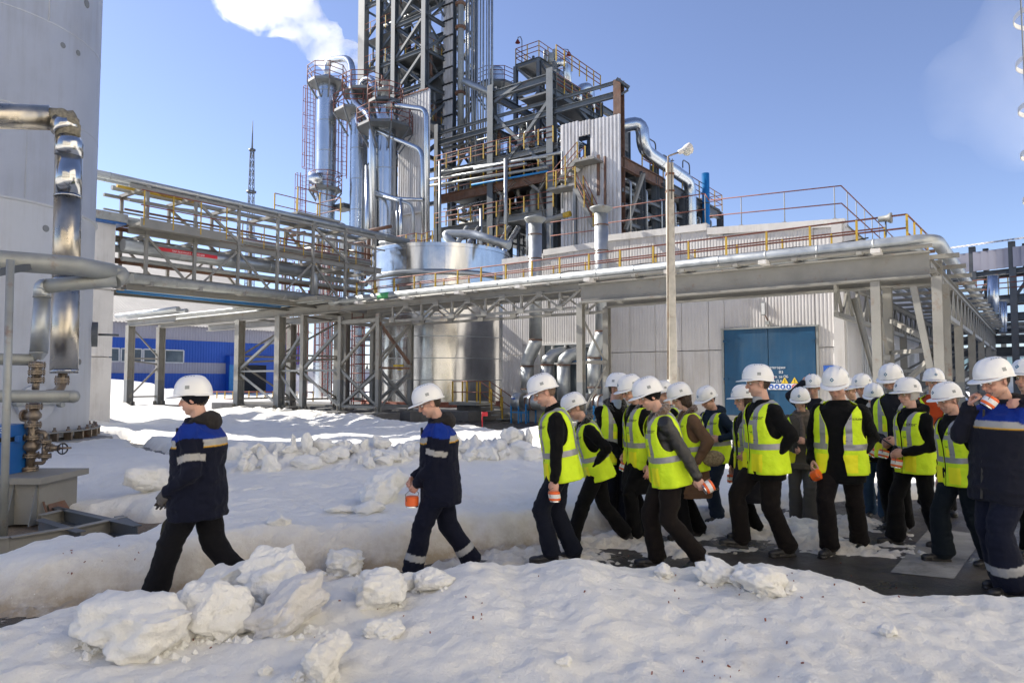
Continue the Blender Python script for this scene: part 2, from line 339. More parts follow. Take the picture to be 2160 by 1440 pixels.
def snow_h(x, y, full=True):
    """height of the snow surface (and how grimy it is) at world x, y"""
    x = np.atleast_1d(np.asarray(x, float)); y = np.atleast_1d(np.asarray(y, float)); Z = np.zeros_like(x)
    P = np.stack([x, y, Z], 1); big = fbm(P * .55 + 3, 3); mid = fbm(P * 1.7 + 9, 3); sml = fbm(P * 7 + 1, 3); tin = fbm(P * 24 + 5, 2)
    c = np.interp(x, _cx, _cy) + .08 * mid; zc = np.interp(x, _cx, _cz)
    fore = np.where(y < c, zc + (0.14 - zc) * sm((c - y) / 1.7), zc - (zc + .12) * sm((y - c) / .45))
    fore = fore + .030 * mid * sm((c - y) / .6 + .3) + .012 * sml * sm((c - y) / .3 + .5)
    yb = np.interp(x, _bx, _by) + .12 * mid
    hb = np.interp(x, [-7, -4.5, -3.6, -1, 1.2, 2.2, 4, 9], [.06, .12, .30, .37, .34, .16, .14, .2])
    up = sm((y - yb) / .42) ** .55
    level = hb + (.40 - hb) * sm((y - yb - 1) / 2.0) * np.interp(x, [-5, -3.2, 0, 2, 6], [.1, 1, 1, .5, .2])
    level = level - .12 * sm((y - 11.5) / 4) + .05 * big + .022 * mid
    far = sm((y - 18) / 8); level = level * (1 - far) + far * (.26 + .20 * big + .05 * mid)
    level = level + (.28 * np.maximum(0, vnoise(P * np.array([.22, .35, 1]) + 40)) + .16 * np.maximum(0, vnoise(P * .8 + 60))) * sm((y - 17) / 5) * sm((34 - y) / 8) * sm((-4 - x) / 4)
    level = level + .26 * sm((y - 9.2) / 2) * sm((-3.0 - x) / 2) * (1 - .6 * far)
    # ploughed ridge across the field
    yr = 10.3 + .27 * (x + 4) + .25 * mid; ridge = np.exp(-((y - yr) / .55) ** 2) * sm((x + 4.3) / .6) * sm((1.3 - x) / 1.5)
    level = level + ridge * (.20 + .15 * np.abs(sml) + .1 * mid)
    bank = -.06 + (level + .06) * up
    # hollow with gravel on the left
    hol = sm((-3.25 - x - .2 * mid) / .35) * sm((y - 6.25 - .15 * mid) / .35) * sm((8.6 + .25 * mid - y) / .4)
    bank = bank * (1 - hol) - .08 * hol
    # dark drainage channel running diagonally
    a = np.array([-10.9, 19.6]); b = np.array([-5.6, 12.3]); d = b - a; L = np.hypot(*d); d = d / L
    al = (x - a[0]) * d[0] + (y - a[1]) * d[1]; ac = np.abs((x - a[0]) * d[1] - (y - a[1]) * d[0]) + .12 * mid
    ch = sm((.42 - ac) / .28) * sm((al + .3) / .8) * sm((L + .3 - al) / .6); bank = bank * (1 - ch) - .08 * ch
    # bare strip under the pipe rack and around plinths
    t = (x - O0.x) * V.x + (y - O0.y) * V.y; s_ = (x - O0.x) * U.x + (y - O0.y) * U.y
    bare = sm((t + 6.6 + .7 * mid) / .5) * sm((14 - t) / 1) * sm((s_ + 21) / 2) * sm((6 - s_) / 3); bank = bank * (1 - bare) - .05 * bare
    # snow heap against the blue hall
    bank = bank + 1.25 * np.exp(-(((x + 26) / 4.2) ** 2 + ((y - 46) / 3) ** 2)) * (1 + .3 * mid)
    path = -.035 + .075 * fbm(P * 1.9 + 30, 4) + .02 * tin; left = sm((1.2 - x) / 1.2); path = path + .05 * left
    patch = np.exp(-(((x - 2.55) / 1.9) ** 4 + ((y - 7.45) / .85) ** 4)); path = path + .085 * patch
    dark = sm((x - 1.3) / .8) * sm((6.9 - y) / .4) + sm((x - 4.35) / .4) * sm((9.6 - y) / .6); path = path - .092 * np.clip(dark, 0, 1)
    path = np.where(y > yb + .5, -1, path)
    fore = np.where(y > c + .6, -1, fore)
    h = np.maximum(np.maximum(fore, bank * np.where(y > yb - .6, 1, 0) - np.where(y > yb - .6, 0, 1)), path)
    h = h + .012 * sml + .008 * tin - .010 * np.maximum(0, vnoise(P * 13 + 77)) 
    if FOOT is not None:
        near = (y > 3) & (y < 12) & (np.abs(x) < 9)
        if near.any():
            xn, yn = x[near], y[near]; dsum = np.zeros_like(xn)
            for (fx, fy, fa, fd) in FOOT:
                m = (np.abs(xn - fx) < .25) & (np.abs(yn - fy) < .25)
                if not m.any(): continue
                u = (xn[m] - fx) * math.cos(fa) + (yn[m] - fy) * math.sin(fa); v = -(xn[m] - fx) * math.sin(fa) + (yn[m] - fy) * math.cos(fa); q = (u / .15) ** 4 + (v / .062) ** 4
                dsum[m] = np.minimum(dsum[m], -fd * np.exp(-q * 1.3) + .25 * fd * np.exp(-((q - 2.2) / 1.2) ** 2))
            h[near] += dsum
    h = np.maximum(h, -.10)
    gr = .55 * (1 - sm((h - .03) / .1)) + .75 * sm((yb + .42 - y) / .35) * sm((y - yb + .1) / .1) * (x < 1.5) + .10
    gr = np.where(y < c, .12, gr); gr = np.where(y > yb + .6, .06 + .5 * (1 - sm((h) / .12)), gr)
    return h, gr
def snow_z(x, y): return float(snow_h(x, y)[0][0])
def snow_hit(px, py):
    d = ray(px, py); y = np.linspace(2.6, 60, 2500); x = d.x / d.y * y; z = CAMZ + d.z / d.y * y; h = np.maximum(snow_h(x, y)[0], 0)
    k = int(np.argmax(z < h)); return Vector((x[k], y[k], h[k]))
def grow(a, step, fac, end):
    out = []; v = a
    while v < end: step *= fac; v += step; out.append(v)
    return np.array(out)
def build_snow():
    xs = np.arange(-7.2, 7.8, .03); r = grow(7.8, .03, 1.06, 1200); l = -grow(7.2, .03, 1.06, 1200)[::-1]; xs = np.concatenate([l, xs, r])
    ys = np.concatenate([-grow(-2.7, .025, 1.25, 60)[::-1], np.arange(2.75, 8.4, .024), np.arange(8.4, 13, .045), np.arange(13, 26, .09)]); ys = np.concatenate([ys, grow(ys[-1], .1, 1.05, 1400)])
    X, Y = np.meshgrid(xs, ys); h, g = snow_h(X.ravel(), Y.ravel()); n = X.size
    co = np.stack([X.ravel(), Y.ravel(), h], 1).astype(np.float32); nx = len(xs); ny = len(ys)
    I = (np.arange(ny - 1)[:, None] * nx + np.arange(nx - 1)[None, :]).ravel(); q = np.stack([I, I + 1, I + nx + 1, I + nx], 1)
    keep = (h[q] > -.03).any(1); q = q[keep].astype(np.int32)
    used = np.zeros(n, bool); used[q.ravel()] = True; idx = np.cumsum(used) - 1; q = idx[q].astype(np.int32); co = co[used]; g = g[used]
    me = bpy.data.meshes.new("snow"); me.vertices.add(len(co)); me.vertices.foreach_set("co", co.ravel())
    me.loops.add(q.size); me.loops.foreach_set("vertex_index", q.ravel()); me.polygons.add(len(q))
    me.polygons.foreach_set("loop_start", np.arange(0, q.size, 4, dtype=np.int32)); me.polygons.foreach_set("loop_total", np.full(len(q), 4, np.int32))
    me.update(calc_edges=True); me.polygons.foreach_set("use_smooth", np.ones(len(q), bool))
    a = me.attributes.new("grime", 'FLOAT', 'POINT'); a.data.foreach_set("value", g.astype(np.float32))
    me.materials.append(M_snow); o = link("snow_ground", me); set_props(o, "old granular snow covering the yard and the banks along the path", kind="structure")
build_snow()
b = MB(); b.add([(-1400, -300, 0), (1400, -300, 0), (1400, 1500, 0), (-1400, 1500, 0)], [(0, 1, 2, 3)])
set_props(b.build("asphalt_ground", M_asphalt), "wet dark asphalt of the yard", kind="structure")
b = MB(); q = [at(*p, 1) for p in []]
def ground_pt(px, py, z=0.0):
    d = ray(px, py); k = (z - CAMZ) / d.z; return Vector((d.x * k, d.y * k, z))
b.add([ground_pt(x, y, .004) for x, y in ((1878, 1206), (2012, 1220), (2078, 1128), (1962, 1112))], [(0, 1, 2, 3)])
set_props(b.build("road_marking", M_whiteline), "worn white paint block on the asphalt", kind="structure")
b = MB(); b.add([(-7.5, 6.2, .004), (-2.6, 6.2, .004), (-2.6, 9.4, .004), (-7.5, 9.4, .004)], [(0, 1, 2, 3)])
set_props(b.build("gravel_ground", M_gravel), "brown gravel showing in the thawed hollow", kind="structure")
# broken snow lumps
def chunk_mesh(size, seed, blocky=.7, sub=4):
    bm = bmesh.new(); bmesh.ops.create_icosphere(bm, subdivisions=sub, radius=1); rng = np.random.RandomState(seed)
    co = np.array([v.co[:] for v in bm.verts]); 
    for k in range(int(7 + 4 * blocky)):
        n = rng.normal(size=3); n /= np.linalg.norm(n); d = rng.uniform(.52, .85); e = co @ n - d; co = co - np.outer(np.maximum(e, 0) * .93, n)
    nr = co / np.linalg.norm(co, axis=1)[:, None]
    co = co + nr * (.20 * fbm(co * 1.5 + seed, 3) + .085 * fbm(co * 4 + seed, 3) - .05 * np.maximum(0, vnoise(co * 2.6 + seed)))[:, None] + nr * (.026 * fbm(co * 12, 3) + .022 * fbm(co * 36, 2) - .03 * np.maximum(0, vnoise(co * 7 + seed) - .2))[:, None]
    co = co * (np.array(size) / 2 / .72)
    for v, c in zip(bm.verts, co): v.co = c
    me = bpy.data.meshes.new("snow_lump"); bm.to_mesh(me); bm.free(); me.polygons.foreach_set("use_smooth", [True] * len(me.polygons)); me.update(); return me
def lump(px, py, wpx, hpx, seed, label, m=None, rot=0.0, sink=.2, group=None, tilt=0.0, lab_cat="snow lump"):
    p = snow_hit(px, py); k = p.y / F; sx, sz = wpx * k, hpx * k; me = chunk_mesh((sx, sx * .8, sz), seed, sub=5 if wpx > 60 else 4); me.materials.append(m or M_snow)
    o = link("snow_lump", me, None, Matrix.Translation((p.x, p.y + sx * .2, p.z + sz * (.5 - sink))) @ Matrix.Rotation(rot, 4, 'Z') @ Matrix.Rotation(tilt, 4, 'Y'))
    set_props(o, label, lab_cat, group)
LUMPS = [
 (285, 1372, 215, 120, 1, "largest broad snow slab lying in the left foreground", None, .1, .2, -.1), (440, 1345, 130, 105, 2, "rounded snow block just right of the largest slab", None, .4, .2, .2),
 (585, 1335, 170, 85, 3, "snow slab with a brown dirt stain, tilted up to the right", M_snowdirt, 0, .2, -.5), (580, 1262, 130, 95, 4, "upright snow block behind the brown stained slab", None, .3, .15, .1),
 (460, 1250, 100, 50, 5, "pale wedge of snow beside the first walker's trousers", None, .9, .2, -.4), (375, 1312, 60, 60, 50, "small snow block squeezed between the two largest blocks", None, .5, .2, .3),
 (718, 1212, 68, 46, 6, "squarish snow lump on the berm left of the second worker's boots", None, .3, .15, 0), (800, 1278, 95, 62, 7, "greyish ball of snow with a shadowed underside", None, .3, .1, 0),
 (862, 1243, 42, 34, 8, "smaller of two snow lumps touching each other", None, .8, .15, 0), (912, 1243, 66, 38, 9, "flatter of two snow lumps touching each other", None, .2, .15, 0),
 (808, 1340, 62, 34, 10, "soft half melted snow lump below the greyish ball", None, .3, .35, 0), (676, 1432, 95, 84, 11, "angular snow block at the lower edge of the view", None, .6, .15, .2),
 (1402, 1216, 36, 26, 12, "small oval snow lump under the leaning man's shoes", None, .6, .1, -.3), (1530, 1228, 100, 42, 13, "long left piece of the broken snow crust", None, -.3, .25, .3),
 (1620, 1250, 90, 46, 14, "right piece of the broken snow crust", None, .2, .25, .3), (1575, 1240, 70, 50, 15, "middle piece of the broken snow crust", None, .9, .25, -.2),
 (310, 1040, 78, 48, 16, "lone snow block on the field left of the first worker", None, .3, .1, 0), (812, 1056, 74, 58, 17, "snow boulder leaning over a hollow behind the path", None, .3, .1, -.4),
 (778, 1080, 50, 30, 18, "low snow lump below the leaning boulder", None, .3, .2, 0), (712, 1082, 40, 17, 19, "flat snow crumb on the field, right of its twin", None, .1, .2, 0),
 (585, 1106, 42, 20, 20, "flat snow crumb on the field nearest the first worker", None, .1, .2, 0), (1878, 1345, 30, 24, 21, "small round snowball in the right foreground", None, .1, .2, 0),
 (1190, 1400, 26, 22, 22, "small snowball at the lower middle of the foreground", None, .1, .3, 0), (560, 1425, 24, 20, 23, "small snowball below the largest slab", None, .1, .3, 0),
]
for (px, py, wp, hp, sd, lab, mm, rot, sink, tilt) in LUMPS: lump(px, py, wp, hp, sd, lab, mm, rot, sink, None, tilt)
rng = random.Random(5)
for i in range(64):
    px = 495 + 640 * (i + rng.random() * .8) / 64; base = 1000 - 30 * (px - 500) / 620; r_ = rng.random()
    lump(px, base - r_ * 45, rng.uniform(18, 58) * (.5 + .5 * rng.random()), rng.uniform(16, 46) * (.6 + .4 * rng.random()), 100 + i, "rough white block in the ploughed snow ridge between the path and the racks", None, rng.random() * 3, .30, "blocks of the ploughed snow ridge", rng.uniform(-.3, .3))
rng = random.Random(21); b = MB()
for (px, py, wp, hp, *_r) in LUMPS[:15]:      # broken rubble gathered round the foot of the big lumps
    for k in range(int(wp / 5)):
        q = snow_hit(px + rng.uniform(-.62, .62) * wp, min(1438, py + rng.uniform(-.12, .16) * wp * .6)); s_ = rng.uniform(.010, .034)
        vs = [q + Vector((math.cos(a + .3 * k) * s_ * rng.uniform(.7, 1.3), math.sin(a + .3 * k) * s_ * rng.uniform(.7, 1.3), rng.uniform(-.3, .3) * s_)) for a in (0, .9, 1.9, 2.8, 3.8, 5.2)] + [q + Vector((rng.uniform(-.3, .3) * s_, 0, s_ * .9)), q - UP * s_]
        b.add(vs, [(j, (j + 1) % 6, 6) for j in range(6)] + [((j + 1) % 6, j, 7) for j in range(6)], 0, False)
set_props(b.build("snow_rubble", M_snow), "broken snow rubble around the foot of the big lumps", kind="stuff")
rng = random.Random(9)
b = MB()
for i in range(230):   # crumbs too many to count, each its own little faceted piece
    px = rng.uniform(0, 2160); py = rng.uniform(1255, 1440); p = snow_hit(px, py); s_ = rng.uniform(.004, .010) * (1 + 1.2 * (rng.random() > .9)); p = p - UP * s_ * .4
    vs = [p + Vector((math.cos(a) * s_ * rng.uniform(.7, 1.2), math.sin(a) * s_ * rng.uniform(.7, 1.2), rng.uniform(-.2, .2) * s_)) for a in (0, 1.2, 2.5, 3.8, 5)] + [p + Vector((0, 0, s_)), p - Vector((0, 0, s_))]
    b.add(vs, [(k, (k + 1) % 5, 5) for k in range(5)] + [((k + 1) % 5, k, 6) for k in range(5)], 0, True)
set_props(b.build("snow_crumbs", M_snow), "loose crumbs of snow scattered over the near berm", kind="stuff")
b = MB()
for i in range(90):
    px, py = rng.choice([(330, 1350), (560, 1330), (900, 1300), (1500, 1400), (1650, 1260), (200, 1180), (1750, 1240), (1300, 1250)]); px += rng.gauss(0, 90); py = min(1436, py + rng.gauss(0, 28)); p = snow_hit(px, py); s_ = rng.uniform(.003, .008)
    b.boxm(Matrix.Translation(p + UP * .004) @ Euler((rng.random() * 3, rng.random() * 3, rng.random() * 3)).to_matrix().to_4x4() @ Matrix.Diagonal((s_ * 2.5, s_, s_, 1)))
set_props(b.build("dirt_specks", M_brick), "brown grit and debris sprinkled on the snow", kind="stuff")
# ------------------------------------------------------------------ buildings
def frame_M(origin, xdir, ndir):
    """matrix with x along xdir, y along outward normal, z up"""
    M = Matrix((Vector(xdir), Vector(ndir), UP)).transposed().to_4x4(); M.translation = origin; return M
RIB = {}
def rib_mesh(wd, ht, pitch, depth, m, flat=.5):
    """ribbed sheet in xz, outward +y... one cheap strip per rib face"""
    k = (round(wd, 3), round(ht, 3), pitch, depth, m.name)
    if k in RIB: return RIB[k]
    n = max(1, round(wd / pitch)); p = wd / n; xs = []; ys = []
    for i in range(n):
        x0 = i * p
        for f_, y in ((0, 0), (flat * .8, 0), (flat, depth), (1 - .1, depth)): xs.append(x0 + f_ * p); ys.append(y)
    xs.append(wd); ys.append(0); N = len(xs)
    vs = [(x, y, z) for z in (0, ht) for x, y in zip(xs, ys)]; fs = [(i, i + 1, N + i + 1, N + i) for i in range(N - 1)]
    b0 = len(vs); vs += [(0, -.05, 0), (wd, -.05, 0), (wd, -.05, ht), (0, -.05, ht)]; fs += [(b0, b0 + 3, b0 + 2, b0 + 1), (0, N, b0 + 3, b0), (N - 1, b0 + 1, b0 + 2, 2 * N - 1)]
    fs += [tuple([b0 + 3] + list(range(N, 2 * N)) + [b0 + 2]), tuple([b0] + [b0 + 1] + list(range(N))[::-1])]
    me = bpy.data.meshes.new("panel"); me.from_pydata(vs, [], fs); me.materials.append(m); me.update(); RIB[k] = me; return me
def panel_at(name, parent, M, mesh): 
    T = Matrix.Translation(-parent.matrix_basis.translation); return link(name, mesh, parent, T @ M)
# ---- pale process hall -----------------------------------------------------
HALL = thing("process_hall", "low pale panelled hall with a big blue door, behind the walking group", "building", G(0, 0))
NF = -V
def hall_panel(s, z, wd, ht): panel_at("wall_panel", HALL, frame_M(G(s, 0, z), U, NF), rib_mesh(wd - .018, ht - .018, .105, .007, M_facade))
def hall_top(s):
    return float(np.interp(s, [0, 2.09, 2.1, 4.9, 4.91, 8.87, 8.88, 13.15], [6.70, 6.72, 6.86, 6.90, 7.10, 7.02, 6.86, 6.58])) - .22
d0 = 9.42; d1 = 12.3; dh = 3.3; edges = [0, 1.05, 2.1, 3.5, 4.9, 5.9, 6.9, 7.9, 8.87, d0, 10.86, d1, 13.15 - .15]
winA, winB, winH = 1.35, 4.75, 3.1
for i in range(len(edges) - 1):
    a, c = edges[i], edges[i + 1]; top = hall_top((a + c) / 2)
    if a >= d0 - .01 and c <= d1 + .01: hall_panel(a, dh + .06, c - a, top - dh - .06)
    elif a >= 1.0 and c <= 4.95:
        hall_panel(a, 3.1, c - a, top - 3.1)
        if a > 4.9 - .1 or a < 1.1: hall_panel(a, .5, c - a, 2.58)
    else: hall_panel(a, .5, c - a, 2.17); hall_panel(a, 2.68, c - a, top - 2.68)
b = MB(); b.box(G(13.0, 13, 3.4) , (.3, 26.3, 6.2), grid=True); b.box(G(6.6, 13.2, 3.3), (12.9, 26, 6.0), grid=True)
b.build("wall_core", M_facade, HALL)
b = MB()
for (a, c) in ((0, 2.09), (2.1, 4.9), (4.91, 8.87), (8.88, 13.22)):
    z0, z1 = hall_top(a + .02) + .22, hall_top(c - .03) + .22; q = [G(a, -.07, z0), G(c, -.07, z1), G(c, .25, z1), G(a, .25, z0)]; lo = [p - UP * .24 for p in q]
    b.add(q + lo, [(0, 1, 2, 3), (7, 6, 5, 4), (0, 4, 5, 1), (1, 5, 6, 2), (2, 6, 7, 3), (3, 7, 4, 0)])
b.build("parapet_cap", M_white, HALL)
b = MB(); b.add([G(13.22, 0, 6.45), G(13.22, 26, 6.45), G(0, 26, 6.45), G(0, 0, 6.45)], [(0, 1, 2, 3)]); b.build("roof", M_galv_dull, HALL)
b = MB(); b.box(G(6.6, -.04, .25), (13.3, .12, .5), grid=True); b.box(G(13.2, 13, .25), (.12, 26, .5), grid=True); b.build("plinth", M_concrete, HALL)
# side wall panels (facing +U) with a row of windows
ts = [0.15, 2.3, 3.9, 5.6, 7.5, 9.1, 11, 13, 14.6, 16.5, 18.3, 20, 22, 24, 26]
for i in range(len(ts) - 1):
    a, c = ts[i], ts[i + 1]; win = i in (1, 4, 7, 9, 11)
    M = lambda z: frame_M(G(13.155, a, z), V, U)
    if win:
        panel_at("wall_panel", HALL, M(3.14), rib_mesh(c - a - .02, 6.4 - 3.14, .105, .007, M_facade)); panel_at("wall_panel", HALL, M(.5), rib_mesh(c - a - .02, .58, .105, .007, M_facade))
        f = MB(); z0, z1 = 1.1, 3.1; x = lambda t_, z: G(13.16, a + t_, z); wd = c - a - .03
        for tt in np.linspace(.04, wd - .04, 5): f.beam(x(tt, z0), x(tt, z1), .05, .06)
        for zz in (z0, 1.75, z1): f.beam(x(0, zz), x(wd, zz), .06, .05)
        fo = f.build("window_frame", M_paleframe, HALL)
        p = MB(); p.box(G(13.12, (a + c) / 2, 2.1), (.02, wd, 2.0), grid=True); p.build("window_pane", M_glasswin, HALL)
    else: panel_at("wall_panel", HALL, M(.5), rib_mesh(c - a - .02, 5.9, .105, .007, M_facade))
b = MB(); b.beam(G(13.1, -.03, .1), G(13.1, -.03, 6.4), .22, .12, up=V); b.build("corner_trim", M_white, HALL)
# big blue door, two leaves
for k, (a, c) in enumerate(((d0, 10.855), (10.865, d1))):
    b = MB(); b.box(G((a + c) / 2, -.05, dh / 2 + .02), (c - a - .01, .06, dh), grid=True)
    for zz in (.4, 1.7, 2.95): b.box(G(a + .06 if k == 0 else c - .06, -.10, zz), (.16, .04, .07), grid=True)
    dl = b.build("door_leaf", M_door, HALL)
    if k == 0:
        h = MB(); h.box(G(10.7, -.11, 1.3), (.04, .06, .2), grid=True); h.build("handle", M_silver, dl)
b = MB(); b.beam(G(d0 - .05, -.03, .0), G(d0 - .05, -.03, dh + .06), .07, .09); b.beam(G(d1 + .05, -.03, 0), G(d1 + .05, -.03, dh + .06), .07, .09); b.box(G((d0 + d1) / 2, -.06, dh + .05), (d1 - d0 + .2, .12, .05), grid=True)
b.build("door_frame", M_galv_dull, HALL)
def text_mesh(txt, size, m, ext=.002, align='CENTER'):
    cu = bpy.data.curves.new("lettering", 'FONT'); cu.body = txt; cu.size = size; cu.extrude = ext; cu.align_x = align; cu.resolution_u = 2
    o = bpy.data.objects.new("lettering_tmp", cu); COL.objects.link(o); dg = bpy.context.evaluated_depsgraph_get(); me = bpy.data.meshes.new_from_object(o.evaluated_get(dg))
    bpy.data.objects.remove(o); me.materials.clear(); me.materials.append(m); return me
def put_text(txt, size, m, parent, p, xdir=U, ndir=NF, name="lettering"):
    M = Matrix((Vector(xdir), UP, Vector(ndir))).transposed().to_4x4(); off = parent.matrix_basis.translation if parent else Vector()
    M.translation = Vector(p) - off; return link(name, text_mesh(txt, size, m), parent, M)
for t_, s_, z_, sz in (("Категория", 11.05, 2.02, .115), ("В3", 11.2, 1.87, .12), ("Отв. за ПБ", 11.15, 1.73, .11), ("Соломатин Д.А.", 11.15, 1.59, .11)):
    if "Солом" in t_: t_ = "Д.А."
    put_text(t_, sz, M_signwhite, HALL, G(s_ + .05, -.086, z_))["kind"] = "stuff"
# sign strip
sg = thing("safety_sign_strip", "white strip of five round safety symbols on the blue door", "sign", G(11.3, -.09, 1.45))
b = MB(); b.box(G(11.3, -.088, 1.45), (.92, .012, .19), grid=True); b.build("sign_plate", M_signwhite, sg)
for k in range(5):
    c = G(10.94 + k * .18, -.096, 1.45)
    if k < 4:
        b = MB(); b.lathe(c, [(0, 0.006), (.075, .006), (.078, 0)], 20, axis=-V, smooth=False); b.build("round_symbol", M_signblue, sg)
        b = MB(); b.lathe(c - V * .007 - UP * .012, [(0, .001), (.03, .001)], 12, axis=-V, smooth=False)
        if k == 1: b.box(c - V * .008, (.07, .002, .02), grid=True)
        if k == 2: b.box(c - V * .008 + UP * .02, (.05, .002, .02), grid=True)
        if k == 3: b.box(c - V * .008, (.03, .002, .09), grid=True)
        b.build("pictogram", M_signwhite, sg)
    else:
        b = MB(); b.lathe(c, [(.058, .007), (.078, .007), (.078, 0)], 20, axis=-V, smooth=False); b.beam(c + (-U * .05 + UP * .05) - V * .006, c + (U * .05 - UP * .05) - V * .006, .016, .004, up=V); b.build("prohibition_symbol", M_redsign, sg)
for s_, lb in ((11.36, "left yellow warning triangle on the blue door"), (11.66, "right yellow warning triangle on the blue door")):
    t_ = thing("warning_triangle", lb, "sign", G(s_, -.09, 1.64), "warning triangles on the blue door")
    b = MB(); c = G(s_, -.09, 1.64); b.add([c - U * .11 - UP * .08, c + U * .11 - UP * .08, c + UP * .11, c - U * .11 - UP * .08 - V * .008, c + U * .11 - UP * .08 - V * .008, c + UP * .11 - V * .008], [(3, 4, 5), (0, 1, 4, 3), (1, 2, 5, 4), (2, 0, 3, 5)]); b.build("sign_plate", M_signyellow, t_)
    b = MB(); b.box(c - V * .011, (.016, .002, .08), grid=True); b.box(c - V * .011 - UP * .058, (.016, .002, .014), grid=True); b.build("pictogram", M_black, t_)
nb_ = thing("building_number_sign", "blue number plate on the pale wall right of the big door", "sign", G(12.75, -.06, 1.95))
b = MB(); b.box(G(12.72, -.05, 1.95), (.42, .012, .32), grid=True); b.build("sign_plate", M_signblue, nb_); put_text("33", .22, M_signwhite, nb_, G(12.76, -.058, 1.87))
fl = thing("wall_floodlight", "slim pale floodlight on the wall above the blue door", "lamp", G(10.9, -.1, 4.0))
b = MB(); b.box(G(10.78, -.22, 3.95), (.13, .05, .42), grid=True); b.build("lamp_housing", M_galv_dull, fl); b = MB(); b.box(G(10.78, -.25, 3.95), (.10, .012, .36), grid=True); b.build("lamp_glass", M_paleframe, fl)
b = MB(); b.tube([G(10.78, -.2, 3.85), G(10.86, -.1, 3.6), G(10.86, .0, 3.55)], .02, 6); b.build("bracket", M_rusty, fl); b = MB(); b.box(G(10.86, -.06, 3.5), (.12, .08, .12), grid=True); b.build("junction_box", M_galv_dull, fl)
fl = thing("wall_cabinet", "small white electrical cabinet on the wall behind the lamp post", "cabinet", G(7.55, -.1, 1.9))
b = MB(); b.box(G(7.6, -.1, 1.85), (.4, .18, .5), grid=True); b.build("cabinet_body", M_white, fl); b = MB(); b.box(G(7.6, -.2, 1.85), (.34, .015, .42), grid=True); b.build("cabinet_door", M_signwhite, fl); b = MB(); b.tube([G(7.72, -.1, 2.1), G(7.72, -.1, 2.3)], .02, 6); b.build("conduit", M_steel_dark, fl)
# glazed vent opening beside the ducts
b = MB(); b.box(G(3.05, .10, 1.8), (3.6, .05, 2.6), grid=True); b.build("window_pane", M_glasswin, HALL)
for zz0, zz1, s0, s1 in ((2.35, 2.75, 2.9, 4.8),): b = MB(); b.box(G((s0 + s1) / 2, .05, (zz0 + zz1) / 2), (s1 - s0, .05, zz1 - zz0), grid=True); b.build("blue_infill_panel", M_bluepipe, HALL)
b = MB()
for s_ in (1.3, 1.9, 2.5, 3.1, 3.7, 4.3, 4.8): b.box(G(s_, .0, 1.8), (.07, .12, 2.6), grid=True)
for zz in (.55, 2.3, 3.06): b.box(G(3.05, -.003, zz), (3.6, .13, .07), grid=True)
b.build("window_frame", M_paleframe, HALL)
rp = [G(5.0, .3, 7.1), G(8.9, .3, 7.02)]; rr_ = thing("roof_guard_rail", "thin brown guard rail along the roof edge of the pale hall", "railing", G(5, .3, 7))
b = MB(); segs = [(0.4, 4.7, 6.85), (5.0, 10.95, 7.0), (10.95, 13.1, 6.75)]
for a, c, zb in ((2.3, 4.6, 6.88), (4.9, 8.75, 7.05), (8.9, 13.1, 6.75)):
    for hh in (.55, 1.1): b.tube([G(a, .15, zb + hh), G(c, .15, zb + hh - (.2 if a > 8 else .04))], .02, 5)
b.tube([G(4.6, .15, 7.95), G(4.9, .15, 8.13)], .02, 5); b.tube([G(8.75, .15, 8.1), G(8.9, .15, 7.85)], .02, 5)
for hh in (.55, 1.1): b.tube([G(13.1, .15, 6.55 + hh), G(13.1, 14, 6.55 + hh)], .02, 5)
b.build("rail", M_redbrown, rr_)
for s_ in (2.3, 3.4, 4.6, 5.9, 7.3, 8.75, 10, 11.4, 12.9):
    b = MB(); b.tube([G(s_, .15, hall_top(s_)), G(s_, .15, hall_top(s_) + 1.25)], .016, 5); b.box(G(s_, .13, hall_top(s_) + .22), (.12, .12, .1), grid=True); b.build("rail_post", M_steel_warm, rr_)
b = MB()
for t_ in np.arange(1, 14, 1.4): b.tube([G(13.1, t_, 6.5), G(13.1, t_, 7.65)], .016, 5)
b.build("side_rail_posts", M_steel_warm, rr_, kind="stuff")
# steps left of the hall
st_ = thing("yellow_step_platform", "small platform with yellow rails and steps at the left corner of the pale hall", "steps", G(-1.2, -.6, 0))
b = MB(); b.box(G(-1.3, -.4, .68), (1.5, 1.3, .12), grid=True); b.build("platform", M_galv_dull, st_)
for k in range(4): b = MB(); b.box(G(-.25 + k * .26, -.5, .55 - k * .15), (.24, .9, .04), grid=True); b.build("tread", M_galv_dull, st_)
for sg_ in (-.95, -.05):
    b = MB()
    for hh in (.45, .9): b.tube([G(-2.0, -.5 + sg_ * .7 + .3, .7 + hh), G(-.5, -.5 + sg_ * .7 + .3, .7 + hh), G(.7, -.5 + sg_ * .7 + .3, .05 + hh)], .02, 5)
    b.build("handrail", M_redbrown, st_)
    for s_, z_ in ((-2, .7), (-1.2, .7), (-.5, .7), (.1, .4), (.65, .1)): b = MB(); b.beam(G(s_, -.5 + sg_ * .7 + .3, z_), G(s_, -.5 + sg_ * .7 + .3, z_ + .9), .05); b.build("rail_post", M_yellow, st_)
b = MB(); b.box(G(-1.3, -.2, .3), (1.3, .9, .6), grid=True); b.build("base", M_concrete_dark, st_)
